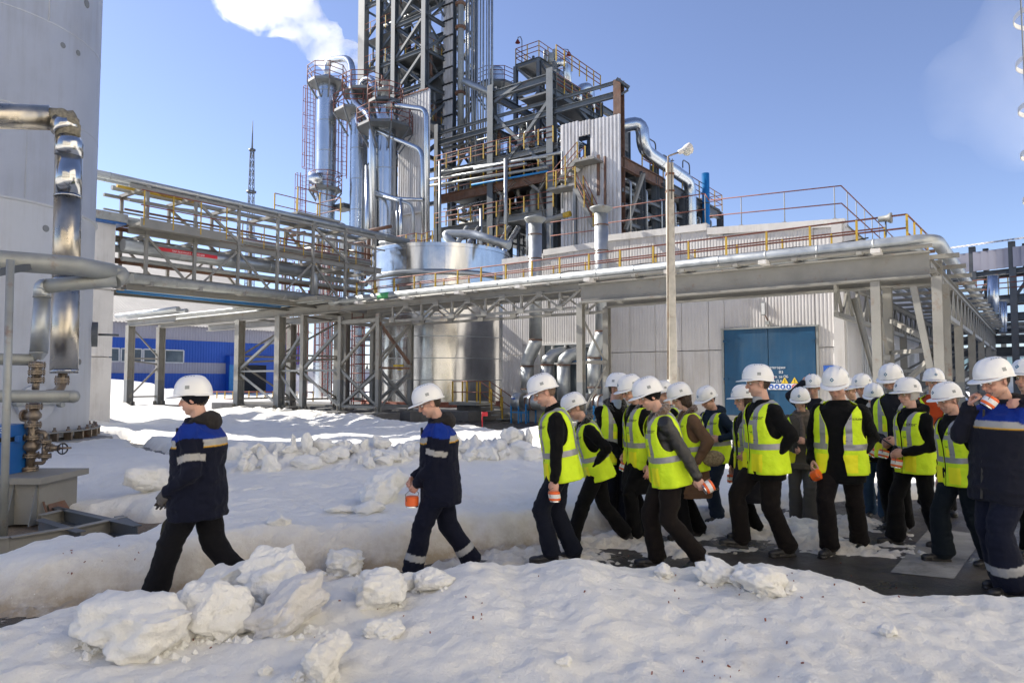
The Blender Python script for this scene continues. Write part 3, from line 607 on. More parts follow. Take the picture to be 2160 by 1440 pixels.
# ---- ducts and fans on the hall front ----------------------------------------
def duct(px_top, py_cap, px_bot, py_elb, py_bot, rpx, t, label):
    p_top = hit_t(px_top, py_cap, t); k = p_top.y / F; r = rpx * k; s0, _ = st(p_top)
    pe = hit_t(px_top, py_elb, t); pb = hit_t(px_bot, py_elb + 48, t); pz = hit_t(px_bot, py_bot, t); s1, _ = st(pb)
    d = thing("ventilation_duct", label, "duct", G(s0, t))
    zc, ze, ze2, zb = p_top.z, pe.z, pb.z, pz.z
    b = MB(); b.tube([G(s0, t, ze), G(s0, t, zc - .1)], r, 24); b.build("upper_duct", M_galv, d)
    b = MB(); b.tube([G(s0, t, ze), G(s0, t, ze - .12), G(s0 - .25 * (s0 - s1), t, ze - .3), G(s1 + .2 * (s0 - s1), t, ze2 + .18), G(s1, t, ze2), G(s1, t, ze2 - .12)], r, 24, smooth=True); b.build("offset_bend", M_galv, d)
    b = MB(); b.tube([G(s1, t, ze2 - .1), G(s1, t, zb + .35)], r, 24); b.lathe(G(s1, t, zb + .05), [(r * .75, 0), (r * .98, .32)], 20); b.build("lower_duct", M_galv, d)
    for zz, ss in ((zc - .55, s0), (zc - 1.5, s0), (ze + .02, s0), (ze2 - .12, s1), (zb + .36, s1)): b = MB(); b.tube([G(ss, t, zz - .02), G(ss, t, zz + .02)], r * 1.06, 24); b.build("flange", M_rusty, d)
    b = MB(); b.lathe(G(s0, t, zc - .12), [(r, 0), (r * 1.7, .18), (r * 1.7, .22), (.02, .36)], 24); b.build("rain_cap", M_galv_dull, d)
    return s0, s1, zb
A_ = duct(1129, 466, 1112, 718, 840, 14, -.75, "left tall galvanized duct with rain cap on the hall front")
B_ = duct(1268, 444, 1253, 700, 838, 14.5, -.75, "right tall galvanized duct with rain cap, behind the truss column")
for px, lb in ((1154, "left short elbow duct entering the glazed wall"), (1189, "right short elbow duct entering the glazed wall")):
    p = hit_t(px, 780, -.75); s0, _ = st(p); r = 14 * p.y / F; zt = hit_t(px, 742, -.75).z - r; d = thing("elbow_duct", lb, "duct", G(s0, -.75))
    b = MB(); b.tube([G(s0, -.75, .9), G(s0, -.75, zt - .25)], r, 22); b.build("riser", M_galv, d)
    b = MB(); b.tube([G(s0, -.75, zt - .25), G(s0 + .03, -.72, zt - .05), G(s0 + .12, -.55, zt + .12), G(s0 + .3, -.3, zt + .2), G(s0 + .45, .05, zt + .2)], r, 22); b.build("elbow", M_galv, d)
    b = MB(); b.tube([G(s0, -.75, zt - .27), G(s0, -.75, zt - .23)], r * 1.07, 22); b.build("flange", M_rusty, d)
for (px, lb) in ((1105, "silver drum fan on a blue stand below the left tall duct"), (1245, "silver drum fan behind the truss column")):
    p = hit_t(px, 852, -1.0); s0, _ = st(p); d = thing("drum_fan", lb, "fan", G(s0, -1, 0))
    b = MB(); b.tube([G(s0 - .35, -1.05, .82), G(s0 + .05, -1.05, .82)], .36, 24); b.build("drum", M_galv, d)
    b = MB(); b.tube([G(s0 + .05, -1.05, .82), G(s0 + .28, -1.05, .82), G(s0 + .3, -1.05, .82), G(s0 + .5, -1.05, .82), G(s0 + .9, -1.0, .80)], [.26, .26, .3, .3, .27], 20); b.build("inlet_duct", M_galv, d)
    b = MB(); b.tube([G(s0 + .28, -1.05, .82), G(s0 + .31, -1.05, .82)], .33, 20); b.tube([G(s0 + .5, -1.05, .82), G(s0 + .53, -1.05, .82)], .33, 20); b.build("flange", M_rusty, d)
    b = MB()
    for s_ in (-.35, .0, .35): b.beam(G(s0 + s_, -1.35, 0), G(s0 + s_, -1.35, .75), .05); b.beam(G(s0 + s_, -.7, 0), G(s0 + s_, -.7, .75), .05)
    b.beam(G(s0 - .4, -1.35, .42), G(s0 + .4, -1.35, .42), .05); b.build("blue_stand", M_bluepipe, d)
    b = MB(); b.box(G(s0 - .2, -1.415, .95), (.16, .005, .06), grid=True); b.build("maker_plate", M_signblue, d)
# ---- far blue hall -------------------------------------------------------------
S_B = -40.7; t1 = 20.7; t0 = -12.0
BH = thing("blue_hall", "long blue and grey corrugated hall with a beige roof, far left background", "building", G(S_B, 0))
zt = 6.3; bands = [(0, 2.2, M_bluewall), (2.2, 3.15, M_greywall), (3.15, 5.05, M_bluewall), (5.05, zt, M_greywall)]
n_p = 11; wdt = (t1 - t0) / n_p
for i in range(n_p):
    a = t0 + i * wdt
    for (z0, z1, mm) in bands: panel_at("wall_panel", BH, frame_M(G(S_B, a, z0), V, U), rib_mesh(wdt - .01, z1 - z0 - .01, .25, .03, mm))
b = MB(); b.box(G(S_B - 10.2, (t0 + t1) / 2, zt / 2), (20, t1 - t0 - .1, zt), grid=True); b.build("wall_core", M_greywall, BH)
rz = hit_s(240, 528, S_B - 19).z
b = MB(); nrib = 110
for i in range(nrib):
    a = t0 - .3 + (t1 - t0 + .6) * i / nrib; c = a + (t1 - t0 + .6) / nrib; m_ = (a + c) / 2
    b.add([G(S_B + .5, a, zt - .1), G(S_B + .5, m_, zt + .0), G(S_B - 19, m_, rz + .1), G(S_B - 19, a, rz)], [(0, 1, 2, 3)]); b.add([G(S_B + .5, m_, zt), G(S_B + .5, c, zt - .1), G(S_B - 19, c, rz), G(S_B - 19, m_, rz + .1)], [(0, 1, 2, 3)])
b.add([G(S_B - 19, t0 - .3, rz), G(S_B - 19, t1 + .3, rz), G(S_B - 38, t1 + .3, zt), G(S_B - 38, t0 - .3, zt)], [(0, 1, 2, 3)])
b.add([G(S_B, t1, zt), G(S_B - 38, t1, zt), G(S_B - 19, t1, rz)], [(0, 1, 2)])
b.build("roof", M_roofcor, BH)
for i in range(8):
    ta = -6.0 + i * 1.75
    f = MB(); x = lambda t_, z: G(S_B + .05, t_, z); 
    for tt in (ta, ta + 1.6): f.beam(x(tt, 3.1), x(tt, 4.15), .09, .1)
    for zz in (3.1, 4.15): f.beam(x(ta, zz), x(ta + 1.6, zz), .09, .1)
    fo = f.build("window_frame", M_paleframe, BH); p = MB(); p.box(G(S_B + .03, ta + .8, 3.62), (.03, 1.5, 1.0), grid=True); p.build("window_pane", M_glasswin, BH)
b = MB(); b.box(G(S_B + .3, 14.4, 1.9), (.7, 5.2, 3.8), grid=True); b.build("gate_surround", M_bluewall, BH)
b = MB(); b.box(G(S_B + .70, 14.0, 1.5), (.1, 2.9, 3.0), grid=True); b.build("gate_painted_dark", M_painted_dark, BH); b = MB(); b.box(G(S_B + .74, 12.2, 1.5), (.1, 1.0, 3.0), grid=True); b.build("open_gate_leaf", M_bluepipe, BH)  # solid dark slab, painted as the unlit gateway
# ---- white building at left behind the tank --------------------------------------
WB = thing("white_side_building", "white panelled wall with overhanging roof edge, squeezed behind the grey tank", "building", G(-4, -14.2))
tf = -14.2; sr = st(hit_t(230, 900, tf + 1.65))[0]
for i, (z0, z1) in enumerate(((.15, 2.4), (2.42, 4.6), (4.62, 6.85))):
    for j in range(3):
        b = MB(); b.box(G(sr - .62 - j * 1.25, tf, (z0 + z1) / 2), (1.23, .08, z1 - z0 - .02), grid=True); b.build("wall_panel", M_white, WB)
for i, (z0, z1) in enumerate(((.15, 2.4), (2.42, 4.6), (4.62, 6.85))): b = MB(); b.box(G(sr, tf + .85, (z0 + z1) / 2), (.08, 1.6, z1 - z0 - .02), grid=True); b.build("wall_panel", M_white, WB)
b = MB(); b.box(G(sr - 1.9, tf + .85, 3.4), (3.7, 1.5, 6.7), grid=True); b.build("wall_core", M_white, WB)
b = MB(); b.box(G(sr - 1.8, tf + .7, 7.0), (4.3, 2.4, .28), grid=True); b.build("roof_edge", M_galv_dull, WB); b = MB(); b.box(G(sr - 1.8, tf + .7, 6.83), (4.2, 2.34, .07), grid=True); b.build("blue_soffit_strip", M_blue, WB)
b = MB(); b.beam(G(sr - .3, tf - .08, .3), G(sr - .3, tf - .08, 6.8), .06); b.build("downpipe", M_redbrown, WB)
b = MB(); b.box(G(sr - 1.9, tf + .8, .08), (4.1, 2.0, .16), grid=True); b.build("plinth", M_concrete, WB)
# ---- big grey tank ---------------------------------------------------------------
TC = Vector((-13.42, 17.0, 0)); TR = 2.7
TK = thing("grey_storage_tank", "huge pale grey cylindrical tank filling the left edge", "tank", TC)
b = MB(); b.lathe(TC + UP * .3, [(TR, 0), (TR, 5.4)], 96); b.build("lower_shell", M_tankgrey, TK)
b = MB(); b.lathe(TC + UP * 5.7, [(TR + .001, 0), (TR + .05, .02), (TR + .05, .07), (TR, .1), (TR, 7), (TR - .015, 7.01), (TR - .015, 12.5), (TR - .03, 12.51), (TR - .03, 18.3), (0, 19.2)], 96); b.build("upper_shell", M_tankgrey, TK)
for zz in (2.1, 3.9, 7.9, 10.1, 12.6): b = MB(); b.lathe(TC + UP * zz, [(TR - (.0 if zz < 12.7 else .015) + .004, -.012), (TR + .007, 0), (TR + .004, .012)], 96); b.build("weld_seam", M_tankgrey, TK)
for k, (an, z0_, z1_) in enumerate(((-38, .3, 2.1), (-20, 2.1, 3.9), (-62, 3.9, 5.7), (-30, 5.8, 7.9), (-70, 5.8, 7.9), (-50, 7.9, 10.1), (-22, 10.1, 12.6), (-10, 5.8, 7.9))):
    a_ = R(an); c = TC + Vector((math.cos(a_), math.sin(a_), 0)) * (TR + .003); b = MB(); b.tube([c + UP * z0_, c + UP * z1_], .011, 5); b.build("weld_seam", M_tankgrey, TK)
for (px, py, rp) in ((133, 96, 6), (165, 112, 6), (97, 482, 7), (183, 8, 9), (168, 763, 6)):
    d = ray(px, py); o = Vector((0, 0, CAMZ)); dd = Vector((d.x, d.y)); oc = Vector((TC.x, TC.y)); a_ = dd.dot(dd); b_ = dd.dot(oc); c_ = oc.dot(oc) - (TR + .004) ** 2; k = (b_ - math.sqrt(max(b_ * b_ - a_ * c_, 0))) / a_; p = o + d * k; n = Vector((p.x - TC.x, p.y - TC.y, 0)).normalized()
    b = MB(); rr = rp * p.y / F; b.lathe(p, [(0, .01), (rr, .009), (rr * 1.05, 0)], 14, axis=n, smooth=False); b.build("patch_plate", M_steel, TK)
def tank_pt(px, py, off=0.0):
    d = ray(px, py); dd = Vector((d.x, d.y)); oc = Vector((TC.x, TC.y)); a_ = dd.dot(dd); b_ = dd.dot(oc); c_ = oc.dot(oc) - (TR + off) ** 2; k = (b_ - math.sqrt(max(b_ * b_ - a_ * c_, 0))) / a_
    p = Vector((0, 0, CAMZ)) + d * k; return p, Vector((p.x - TC.x, p.y - TC.y, 0)).normalized()
p, n = tank_pt(72, 850); sd = n.cross(UP)
b = MB(); b.lathe(p - n * .1, [(.42, 0), (.42, .2), (0, .201)], 30, axis=n, smooth=False); b.build("manhole_cover", M_tankgrey, TK)
b = MB(); b.beam(p + n * .18 - sd * .5, p + n * .18 + sd * .5, .07); b.tube([p + n * .1 - sd * .5 - UP * .05, p + n * .26 - sd * .5 - UP * .05], .06, 8); b.tube([p + n * .1 + sd * .5, p + n * .26 + sd * .5], .06, 8); b.build("manhole_arm", M_galv_dull, TK)
p, n = tank_pt(196, 705); sd = n.cross(UP); b = MB(); b.lathe(p - n * .05, [(.33, 0), (.33, .16), (.3, .161), (0, .162)], 26, axis=n, smooth=False); b.tube([p + n * .12, p + n * .6], .03, 8); b.build("side_manhole", M_steel_dark, TK)
b = MB(); b.lathe(TC, [(TR + .75, -.3), (TR + .75, .24), (0, .25)], 8, smooth=False, a0=R(10), a1=R(370)); b.build("concrete_base", M_concrete, TK)
for k in range(22):
    an = R(-110 + k * 8); c = TC + Vector((math.cos(an), math.sin(an), 0)) * (TR + .16); b = MB(); b.boxm(Matrix.Translation(c + UP * .34) @ Matrix.Rotation(an, 4, 'Z') @ Matrix.Diagonal((.2, .05, .2, 1))); b.tube([c + UP * .24, c + UP * .56], .028, 6); b.tube([c + UP * .45, c + UP * .5], .05, 6); b.build("anchor_bolt", M_valve, TK)
b = MB(); b.lathe(TC + UP * .43, [(TR, 0), (TR + .27, 0), (TR + .27, .03), (TR, .03)], 64); b.build("anchor_ring", M_steel_warm, TK)
# ---- unseen building added on the left so its shadow covers the yard ---------
for (y0, y1, h_, x1, lb) in ((10.55, 15.9, 18, -17, "unseen tall building added beyond the left edge to shade the walkers"),):
    t_ = thing("unseen_light_building", lb, "building", (x1 - 6, (y0 + y1) / 2, 0)); b = MB(); b.box((x1 - 6, (y0 + y1) / 2, h_ / 2), (12, y1 - y0, h_)); b.build("wall", M_facade, t_)
    b = MB(); b.box((x1 - 6, (y0 + y1) / 2, h_ + .1), (12.3, y1 - y0 + .1, .2)); b.build("roof", M_galv_dull, t_)
M_cream = mat("cream_bounce_wall", (.74, .69, .60), .7, 0, .05, .5)  # cream picked so the added walls bounce warm light
for (x0, x1, y0, y1, h_, lb) in ((13.5, 24, -14, 11.0, 20, "unseen cream building added beyond the right edge to bounce sunlight"), (-13, 13.4, -22, -10, 13, "unseen cream building added behind the viewpoint to bounce sunlight")):  # unseen buildings added to throw sunlight back into the shaded yard
    t_ = thing("unseen_light_building", lb, "building", ((x0 + x1) / 2, (y0 + y1) / 2, 0)); b = MB(); b.box(((x0 + x1) / 2, (y0 + y1) / 2, h_ / 2), (x1 - x0, y1 - y0, h_)); b.build("wall", M_cream, t_)
    b = MB(); b.box(((x0 + x1) / 2, (y0 + y1) / 2, h_ + .1), (x1 - x0 + .3, y1 - y0 + .1, .2)); b.build("roof", M_galv_dull, t_)
    for k in range(5):
        for q in range(2):
            c = (x0 - .02, y0 + 3 + k * 4.6, 3.5 + q * 6) if x0 > 0 else (x0 + 3 + k * 5, y1 + .02, 3.5 + q * 5); b = MB(); b.box(c, (.06, 2.2, 1.6) if x0 > 0 else (2.2, .06, 1.6)); b.build("window", M_glasswin, t_)
# ---- far background -----------------------------------------------------------------
tb = thing("teal_glazed_building", "far building with a pale green glass band at the right edge", "building", at(2150, 800, 75))
c = at(2150, 800, 75); 
for k in range(12):
    b = MB(); x = c.x - 16 + k * 3; b.box((x, 75, 3.0), (2.9, .2, 2.1)); b.build("window_pane", M_greenish, tb)
b = MB(); b.box((c.x, 80, 1.0), (36, 9, 2.0)); b.box((c.x, 80.2, 4.6), (36, 9, 1.0)); b.build("wall", M_white, tb)
M_wood = mat("bare_woodland", (.07, .065, .06), .9, 0, .3, .05)
b = MB(); rngw = random.Random(3)
for k in range(900):
    a_ = R(rngw.uniform(-62, 62)); rr = rngw.uniform(420, 560); x, y = math.sin(a_) * rr, math.cos(a_) * rr; hh = rngw.uniform(6, 12); b.add([(x - 3, y, 0), (x + 3, y + 1, 0), (x + rngw.uniform(-2, 2), y, hh), (x + 1, y + 3, hh * .6)], [(0, 1, 2), (0, 1, 3), (1, 2, 3)])
set_props(b.build("far_woodland", M_wood), "distant strip of bare woodland on the horizon", kind="stuff")
fb = thing("far_shed", "low distant grey shed seen between the rack legs", "building", at(690, 800, 210))
c = at(690, 800, 210); b = MB(); b.box((c.x, 214, 2.2), (26, 8, 4.4)); b.build("wall", M_greywall, fb); b = MB(); b.box((c.x, 214, 4.6), (27, 9, .5)); b.build("roof", M_galv_dull, fb)
ut = thing("utility_pole", "thin distant utility pole between the rack legs", "pole", at(676, 800, 140)); c = at(676, 800, 140); b = MB(); b.tube([(c.x, 140, 0), (c.x, 140, 11)], .14, 6); b.build("pole", M_wood, ut); b = MB(); b.box((c.x, 140, 10.2), (1.6, .15, .15)); b.build("crossarm", M_wood, ut)
# lattice mast
def lattice_mast(px, pytop, Y, label):
    c = at(px, 800, Y); c.z = 0; H = at(px, pytop, Y).z; t_ = thing("lattice_mast", label, "mast", c); zt_ = at(px, 318, Y).z
    wz = lambda z: .45 + (1.1) * (1 - z / zt_); b = MB(); N = 26
    for k in range(N):
        z0, z1 = zt_ * k / N, zt_ * (k + 1) / N
        for q in range(4):
            a0, a1 = R(45 + 90 * q), R(135 + 90 * q); P = lambda a, z: c + Vector((math.cos(a) * wz(z), math.sin(a) * wz(z), z))
            b.beam(P(a0, z0), P(a0, z1), .11); b.beam(P(a0, z0), P(a1, z1), .06); b.beam(P(a1, z0), P(a0, z1), .06)
    b.build("lattice_frame", M_steel_dark, t_)
    for zz in (zt_, zt_ * .82, zt_ * .62): b = MB(); b.lathe(c + UP * zz, [(wz(zz) * 1.7, 0), (wz(zz) * 1.7, .3), (wz(zz), .35)], 8); b.build("platform", M_steel_dark, t_)
    b = MB(); b.tube([c + UP * zt_, c + UP * H], [.22, .06], 6); b.build("antenna_rod", M_steel_dark, t_)
lattice_mast(522, 255, 150, "slender dark lattice mast against the left sky")
# ------------------------------------------------------------------ front pipe rack along U (in front of the hall)
TF, TB = -4.8, -3.2            # front and back planes
def sF(px, py=640, t=TF): return st(hit_t(px, py, t))[0]
RACK = thing("front_pipe_rack", "long steel pipe rack on columns crossing the whole view in front of the pale hall", "pipe rack", G(0, TF))
s_end = sF(1962, 560); s_mid = sF(1225, 640); s_l = sF(800, 650); s_ll = sF(720, 650)
zb, zt = 4.05, 4.62
# big girders right part, trusses left part
for t in (TF, TB):
    ibeam("girder", RACK, G(s_mid, t, 4.28), G(s_end + (.0 if t == TF else .1), t, 4.28), .28, .58, M_steel_warm, 'I')
    ibeam("top_chord", RACK, G(s_ll - .3, t, 4.50), G(s_mid - .01, t, 4.50), .18, .22, M_steel_warm, 'I')
    ibeam("bottom_chord", RACK, G(s_l + .9 if t == TF else s_l + .2, t, 3.86), G(s_mid - .01, t, 3.86), .09, .09, M_steel_warm, 'box')
    n = 6; L = (s_mid - s_l) / n
    for i in range(n):
        a = s_l + i * L; c = a + L; 
        if i > 0: ibeam("diagonal_brace", RACK, G(a, t, 4.42), G(a + L / 2, t, 3.90), .065, .065, M_steel_warm, 'L')
        ibeam("diagonal_brace", RACK, G(a + L / 2, t, 3.90), G(c, t, 4.42), .065, .065, M_steel_warm, 'L')
        ibeam("truss_post", RACK, G(a + L / 2, t, 3.90), G(a + L / 2, t, 4.42), .07, .07, M_steel_warm, 'box')
        b = MB(); b.box(G(a + L / 2, t - .06, 3.90), (.26, .02, .18), grid=True); b.build("gusset_plate", M_steel_warm, RACK)
        if i: b = MB(); b.box(G(a, t - .06, 4.38), (.26, .02, .18), grid=True); b.build("gusset_plate", M_steel_warm, RACK)
for s in np.arange(s_ll, s_end, 1.46):
    ibeam("cross_beam", RACK, G(s, TF - .35, 4.63 if s > s_mid else 4.63), G(s, TB + .35, 4.63 if s > s_mid else 4.63), .12, .07, M_steel_warm, 'box')
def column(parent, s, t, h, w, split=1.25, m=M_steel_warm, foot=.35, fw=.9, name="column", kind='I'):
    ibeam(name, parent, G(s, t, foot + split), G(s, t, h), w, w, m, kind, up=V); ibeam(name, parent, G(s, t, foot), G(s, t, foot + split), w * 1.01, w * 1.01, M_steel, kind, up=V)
    if fw: b = MB(); b.box(G(s, t, foot / 2), (fw, fw, foot), grid=True); b.build("concrete_footing", M_concrete_dark, parent)
    b = MB(); b.box(G(s, t, foot + .02), (w * 1.8, w * 1.8, .03), grid=True)
    for q in ((1, 0), (-1, 0), (0, 1), (0, -1)): b.box(G(s + q[0] * w * .7, t + q[1] * w * .7, foot + .12), (.02 + abs(q[0]) * w * .4, .02 + abs(q[1]) * w * .4, .2), grid=True)
    b.build("base_plate", m, parent)
def xbrace(parent, a, b_, c, d, w, m, kind='L', nm="diagonal_brace"): ibeam(nm, parent, a, b_, w, w, m, kind); ibeam(nm, parent, c, d, w, w, m, kind)
s_c2 = sF(1850, 700)
for s in (s_mid, s_c2, s_end + .12):
    for t in (TF, TB): column(RACK, s, t, 3.98, .20)
for s in (s_mid, s_c2):
    for (za, zc) in ((.6, 2.2), (2.2, 3.7)):
        ibeam("diagonal_brace", RACK, G(s, TF, za), G(s, TB, zc if zc < 3 else za + .05), .09, .09, M_steel_warm, 'L'); ibeam("diagonal_brace", RACK, G(s, TB, za if zc > 3 else zc), G(s, TF, zc), .09, .09, M_steel_warm, 'L')
    ibeam("strut", RACK, G(s, TF, 2.2), G(s, TB, 2.2), .09, .09, M_steel_warm, 'box')
# splayed legs at the right corner
ibeam("raking_leg", RACK, G(s_c2 - .8, TB + .1, 3.8), G(s_c2 - .05, TB - .1, .6), .12, .12, M_steel_warm, 'I'); ibeam("raking_leg", RACK, G(s_end - .35, TF + .1, 3.8), G(s_end + .1, TF, .9), .14, .14, M_steel_warm, 'I')
ibeam("strut", RACK, G(s_c2, TB, 2.35), G(s_end + .12, TF, 2.35), .1, .1, M_steel_warm, 'box')
ibeam("diagonal_brace", RACK, G(s_c2, TB, 3.2), G(s_end + .1, TF, 2.45), .1, .1, M_steel_warm, 'box'); ibeam("diagonal_brace", RACK, G(s_c2, TB, 1.25), G(s_end + .1, TF, 2.3), .1, .1, M_steel_warm, 'box')
# left braced towers
TR2 = st(hit_s(866, 760, s_l))[1]
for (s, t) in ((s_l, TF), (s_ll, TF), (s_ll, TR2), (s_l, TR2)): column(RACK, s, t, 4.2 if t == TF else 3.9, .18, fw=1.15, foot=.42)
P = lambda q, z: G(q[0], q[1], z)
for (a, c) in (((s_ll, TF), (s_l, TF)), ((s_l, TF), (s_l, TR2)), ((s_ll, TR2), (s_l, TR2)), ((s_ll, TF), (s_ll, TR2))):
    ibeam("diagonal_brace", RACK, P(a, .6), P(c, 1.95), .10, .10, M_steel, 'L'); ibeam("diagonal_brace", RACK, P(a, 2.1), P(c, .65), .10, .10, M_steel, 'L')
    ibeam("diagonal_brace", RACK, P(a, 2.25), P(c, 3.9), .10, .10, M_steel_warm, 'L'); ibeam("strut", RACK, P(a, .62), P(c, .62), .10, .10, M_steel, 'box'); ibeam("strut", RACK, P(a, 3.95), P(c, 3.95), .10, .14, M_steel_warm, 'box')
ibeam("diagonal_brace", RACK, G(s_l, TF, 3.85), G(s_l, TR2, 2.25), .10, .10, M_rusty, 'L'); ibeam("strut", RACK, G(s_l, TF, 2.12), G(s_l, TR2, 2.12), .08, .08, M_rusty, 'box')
# pipes on the rack (run top left to the corner then turn away along V)
SX = s_end + .08
def run(nm, ts, z, r, m, s0, turn=True, far=34, bands=1.2):
    pts = [G(s0, ts, z), G(SX - (ts - TF) * 0, ts, z)]
    if turn: pts = [G(s0, ts, z), G(SX + (TF - ts) * .0 + .0 - (ts - TF) * .9, ts, z), G(SX - (ts - TF) * .9, ts + far, z)]
    return pipe(nm, RACK, pts, r, m, bend=.5, n=16, bands=bands)
run("insulated_pipe", TF - .05, 4.82, .15, M_galv, s_ll - .6); run("insulated_pipe", TF + .45, 4.77, .10, M_galv, s_ll - .4); run("pipe", TF + .8, 4.64, .06, M_galv_dull, s_ll); run("pipe", TF - .22, 4.66, .045, M_steel_warm, s_ll + 1, False)
run("pipe", TF + 1.1, 4.66, .05, M_rusty, s_ll, True); run("pipe", TF + .25, 4.60, .04, M_rusty, s_ll, False)
for s in np.arange(s_ll + 1.5, s_end, 2.55): b = MB(); b.box(G(s, TF - .32, 4.62), (.2, .40, .10), grid=True); b.build("pipe_bracket", M_white, RACK)
b = MB(); b.tube([G(s_ll + 2.3, TF - .05, 4.82), G(s_ll + 2.9, TF - .05, 4.82)], .154, 16); b.build("green_pipe_marking", M_green_tag, RACK)
# walkway guard rail with yellow posts
gr = thing("rack_guard_rail", "long brown guard rail with yellow posts running along the top of the front pipe rack", "railing", G(0, TF + 1.0, 4.7))
pl = [G(s_ll - .2, TF + .95, 4.72), G(s_end - .55, TF + .95, 4.72)]
for k, z in enumerate((.3, .62, .95)): b = MB(); b.tube([pl[0] + UP * z, pl[1] + UP * z], .024, 5); b.build("rail", M_redbrown, gr)
for p in posts(pl, 1.1): ibeam("rail_post", gr, p, p + UP * .95, .05, .05, M_yellow, 'box')
pl2 = [G(s_ll - .2, TB + .45, 4.72), G(s_end - 1.2, TB + .45, 4.72)]
for k, z in enumerate((.5, .9)): b = MB(); b.tube([pl2[0] + UP * z, pl2[1] + UP * z], .022, 5); b.build("rail", M_redbrown, gr)
for p in posts(pl2, 1.3): ibeam("rail_post", gr, p, p + UP * .9, .045, .045, M_yellow, 'box')
pe = [G(s_end - .55, TF + .95, 4.72), G(s_end - .45, TF + 4.0, 4.72)]
for z in (.5, .95): b = MB(); b.tube([pe[0] + UP * z, pe[1] + UP * z], .022, 5); b.build("rail", M_redbrown, gr)
for p in posts(pe, 1.0)[1:]: ibeam("rail_post", gr, p, p + UP * .95, .045, .045, M_yellow, 'box')
b = MB(); rg = random.Random(2)
for k in range(5):
    pts = [G(s, TF + 1.2 + .05 * k + rg.uniform(-.03, .03), 4.95 + .07 * k + rg.uniform(-.06, .06)) for s in np.arange(s_ll, s_end - .7, .9)]; b.tube(pts, .02, 4)
b.build("cable_bundle", M_black, gr, kind="stuff")
sp = thing("horn_loudspeaker", "grey horn loudspeaker on the corner post of the rack guard rail", "loudspeaker", G(s_end - .5, TF + .95, 5.7))
c = hit_t(1868, 461, TF + .9); b = MB(); b.lathe(c - U * .16, [(.07, 0), (.08, .18), (.13, .26), (.13, .3), (.11, .3), (.06, .24)], 20, axis=U); b.build("horn", M_galv_dull, sp); b = MB(); b.tube([c - UP * .4, c - UP * .05], .02, 6); b.tube([c - UP * .12, c - UP * .3 + V * .06, c - UP * .45], .012, 5); b.build("bracket", M_steel_dark, sp)
# right return of the rack running away along V
for t in np.arange(TF + .5, 24, 1.9): ibeam("cross_beam", RACK, G(SX - 2.6, t, 4.5), G(SX + .45, t, 4.5), .11, .10, M_steel_warm, 'box')
for s in (SX - .1, SX - 2.3):
    ibeam("top_chord", RACK, G(s, TF + .2, 4.3), G(s, 28, 4.3), .16, .2, M_steel_warm, 'I'); ibeam("bottom_chord", RACK, G(s, TF + 1.1, 3.35), G(s, 28, 3.35), .12, .12, M_steel_warm, 'box')
    for t in np.arange(TF + 1.1, 26, 1.35):
        ibeam("truss_post", RACK, G(s, t, 3.4), G(s, t, 4.22), .08, .08, M_steel_warm, 'box'); ibeam("diagonal_brace", RACK, G(s, t, 4.22), G(s, t + .68, 3.4), .08, .08, M_steel_warm, 'L'); ibeam("diagonal_brace", RACK, G(s, t + .68, 3.4), G(s, t + 1.35, 4.22), .08, .08, M_steel_warm, 'L')
for t in (2.2, 7.5, 13, 18.5, 24):
    for s in (SX - .1, SX - 2.3): column(RACK, s, t, 3.4, .22)
    ibeam("diagonal_brace", RACK, G(SX - .1, t, .6), G(SX - 2.3, t, 1.9), .09, .09, M_steel, 'L'); ibeam("diagonal_brace", RACK, G(SX - 2.3, t, .6), G(SX - .1, t, 1.9), .09, .09, M_steel, 'L'); ibeam("diagonal_brace", RACK, G(SX - .1, t, 3.3), G(SX - 2.3, t, 2.0), .09, .09, M_steel, 'L'); ibeam("strut", RACK, G(SX - .1, t, 1.95), G(SX - 2.3, t, 1.95), .09, .09, M_steel, 'box')
for k in range(4): pipe("insulated_pipe", RACK, [G(SX - 1.9 + k * .33, TF + 1.2, 4.68), G(SX - 1.9 + k * .33, 28, 4.68)], .09, M_galv, n=10, bands=1.5)
# ------------------------------------------------------------------ left low shelf / platform of the rack further left
LR = thing("left_low_rack", "low steel rack on tall I columns under the left pipe bridge", "pipe rack", G(-12, TF))
for px in (335, 375, 505, 590, 640):
    pass
cols = [(sF(338, 760), TF), (sF(338, 760), TF - 1.55), (sF(505, 760), TF), (sF(505, 760), TB + 1.2), (sF(590, 760), TF), (sF(590, 760), TB + 1.6), (sF(640, 760), TF)]
for i, (s, t) in enumerate(cols): column(LR, s, t, 4.42, .34 if i not in (6,) else .22, fw=1.5, foot=.35, split=1.3)
s0_, s1_ = sF(338, 760), sF(720, 700)
for t in (TF, TF - 1.55, TB + 1.2):
    if t == TF - 1.55: ibeam("beam", LR, G(s0_ - .35, t, 4.52), G(s0_ + 4.5, t, 4.52), .25, .3, M_steel_warm, 'I'); continue
    ibeam("beam", LR, G(s0_ - .35, t, 4.55), G(s1_, t, 4.55), .25, .35, M_steel_warm, 'I')
def web(parent, s, ta, tb, z0=.5, z1=4.4, m=M_steel_warm):
    n = 2; h = (z1 - z0) / n
    for k in range(n):
        ibeam("strut", parent, G(s, ta, z0 + h * k + .3), G(s, tb, z0 + h * k + .3), .08, .08, m, 'box')
        a, b_ = (ta, tb) if k % 2 else (tb, ta); ibeam("diagonal_brace", parent, G(s, a, z0 + h * k + .3), G(s, b_, z0 + h * k + h), .09, .09, m, 'L')
        ibeam("diagonal_brace", parent, G(s, b_, z0 + h * k + h), G(s, a, z0 + h * (k + 1) + .2), .09, .09, m, 'L')
web(LR, s0_, TF, TF - 1.55); web(LR, sF(505, 760), TF, TB + 1.2); web(LR, sF(590, 760), TF, TB + 1.6)
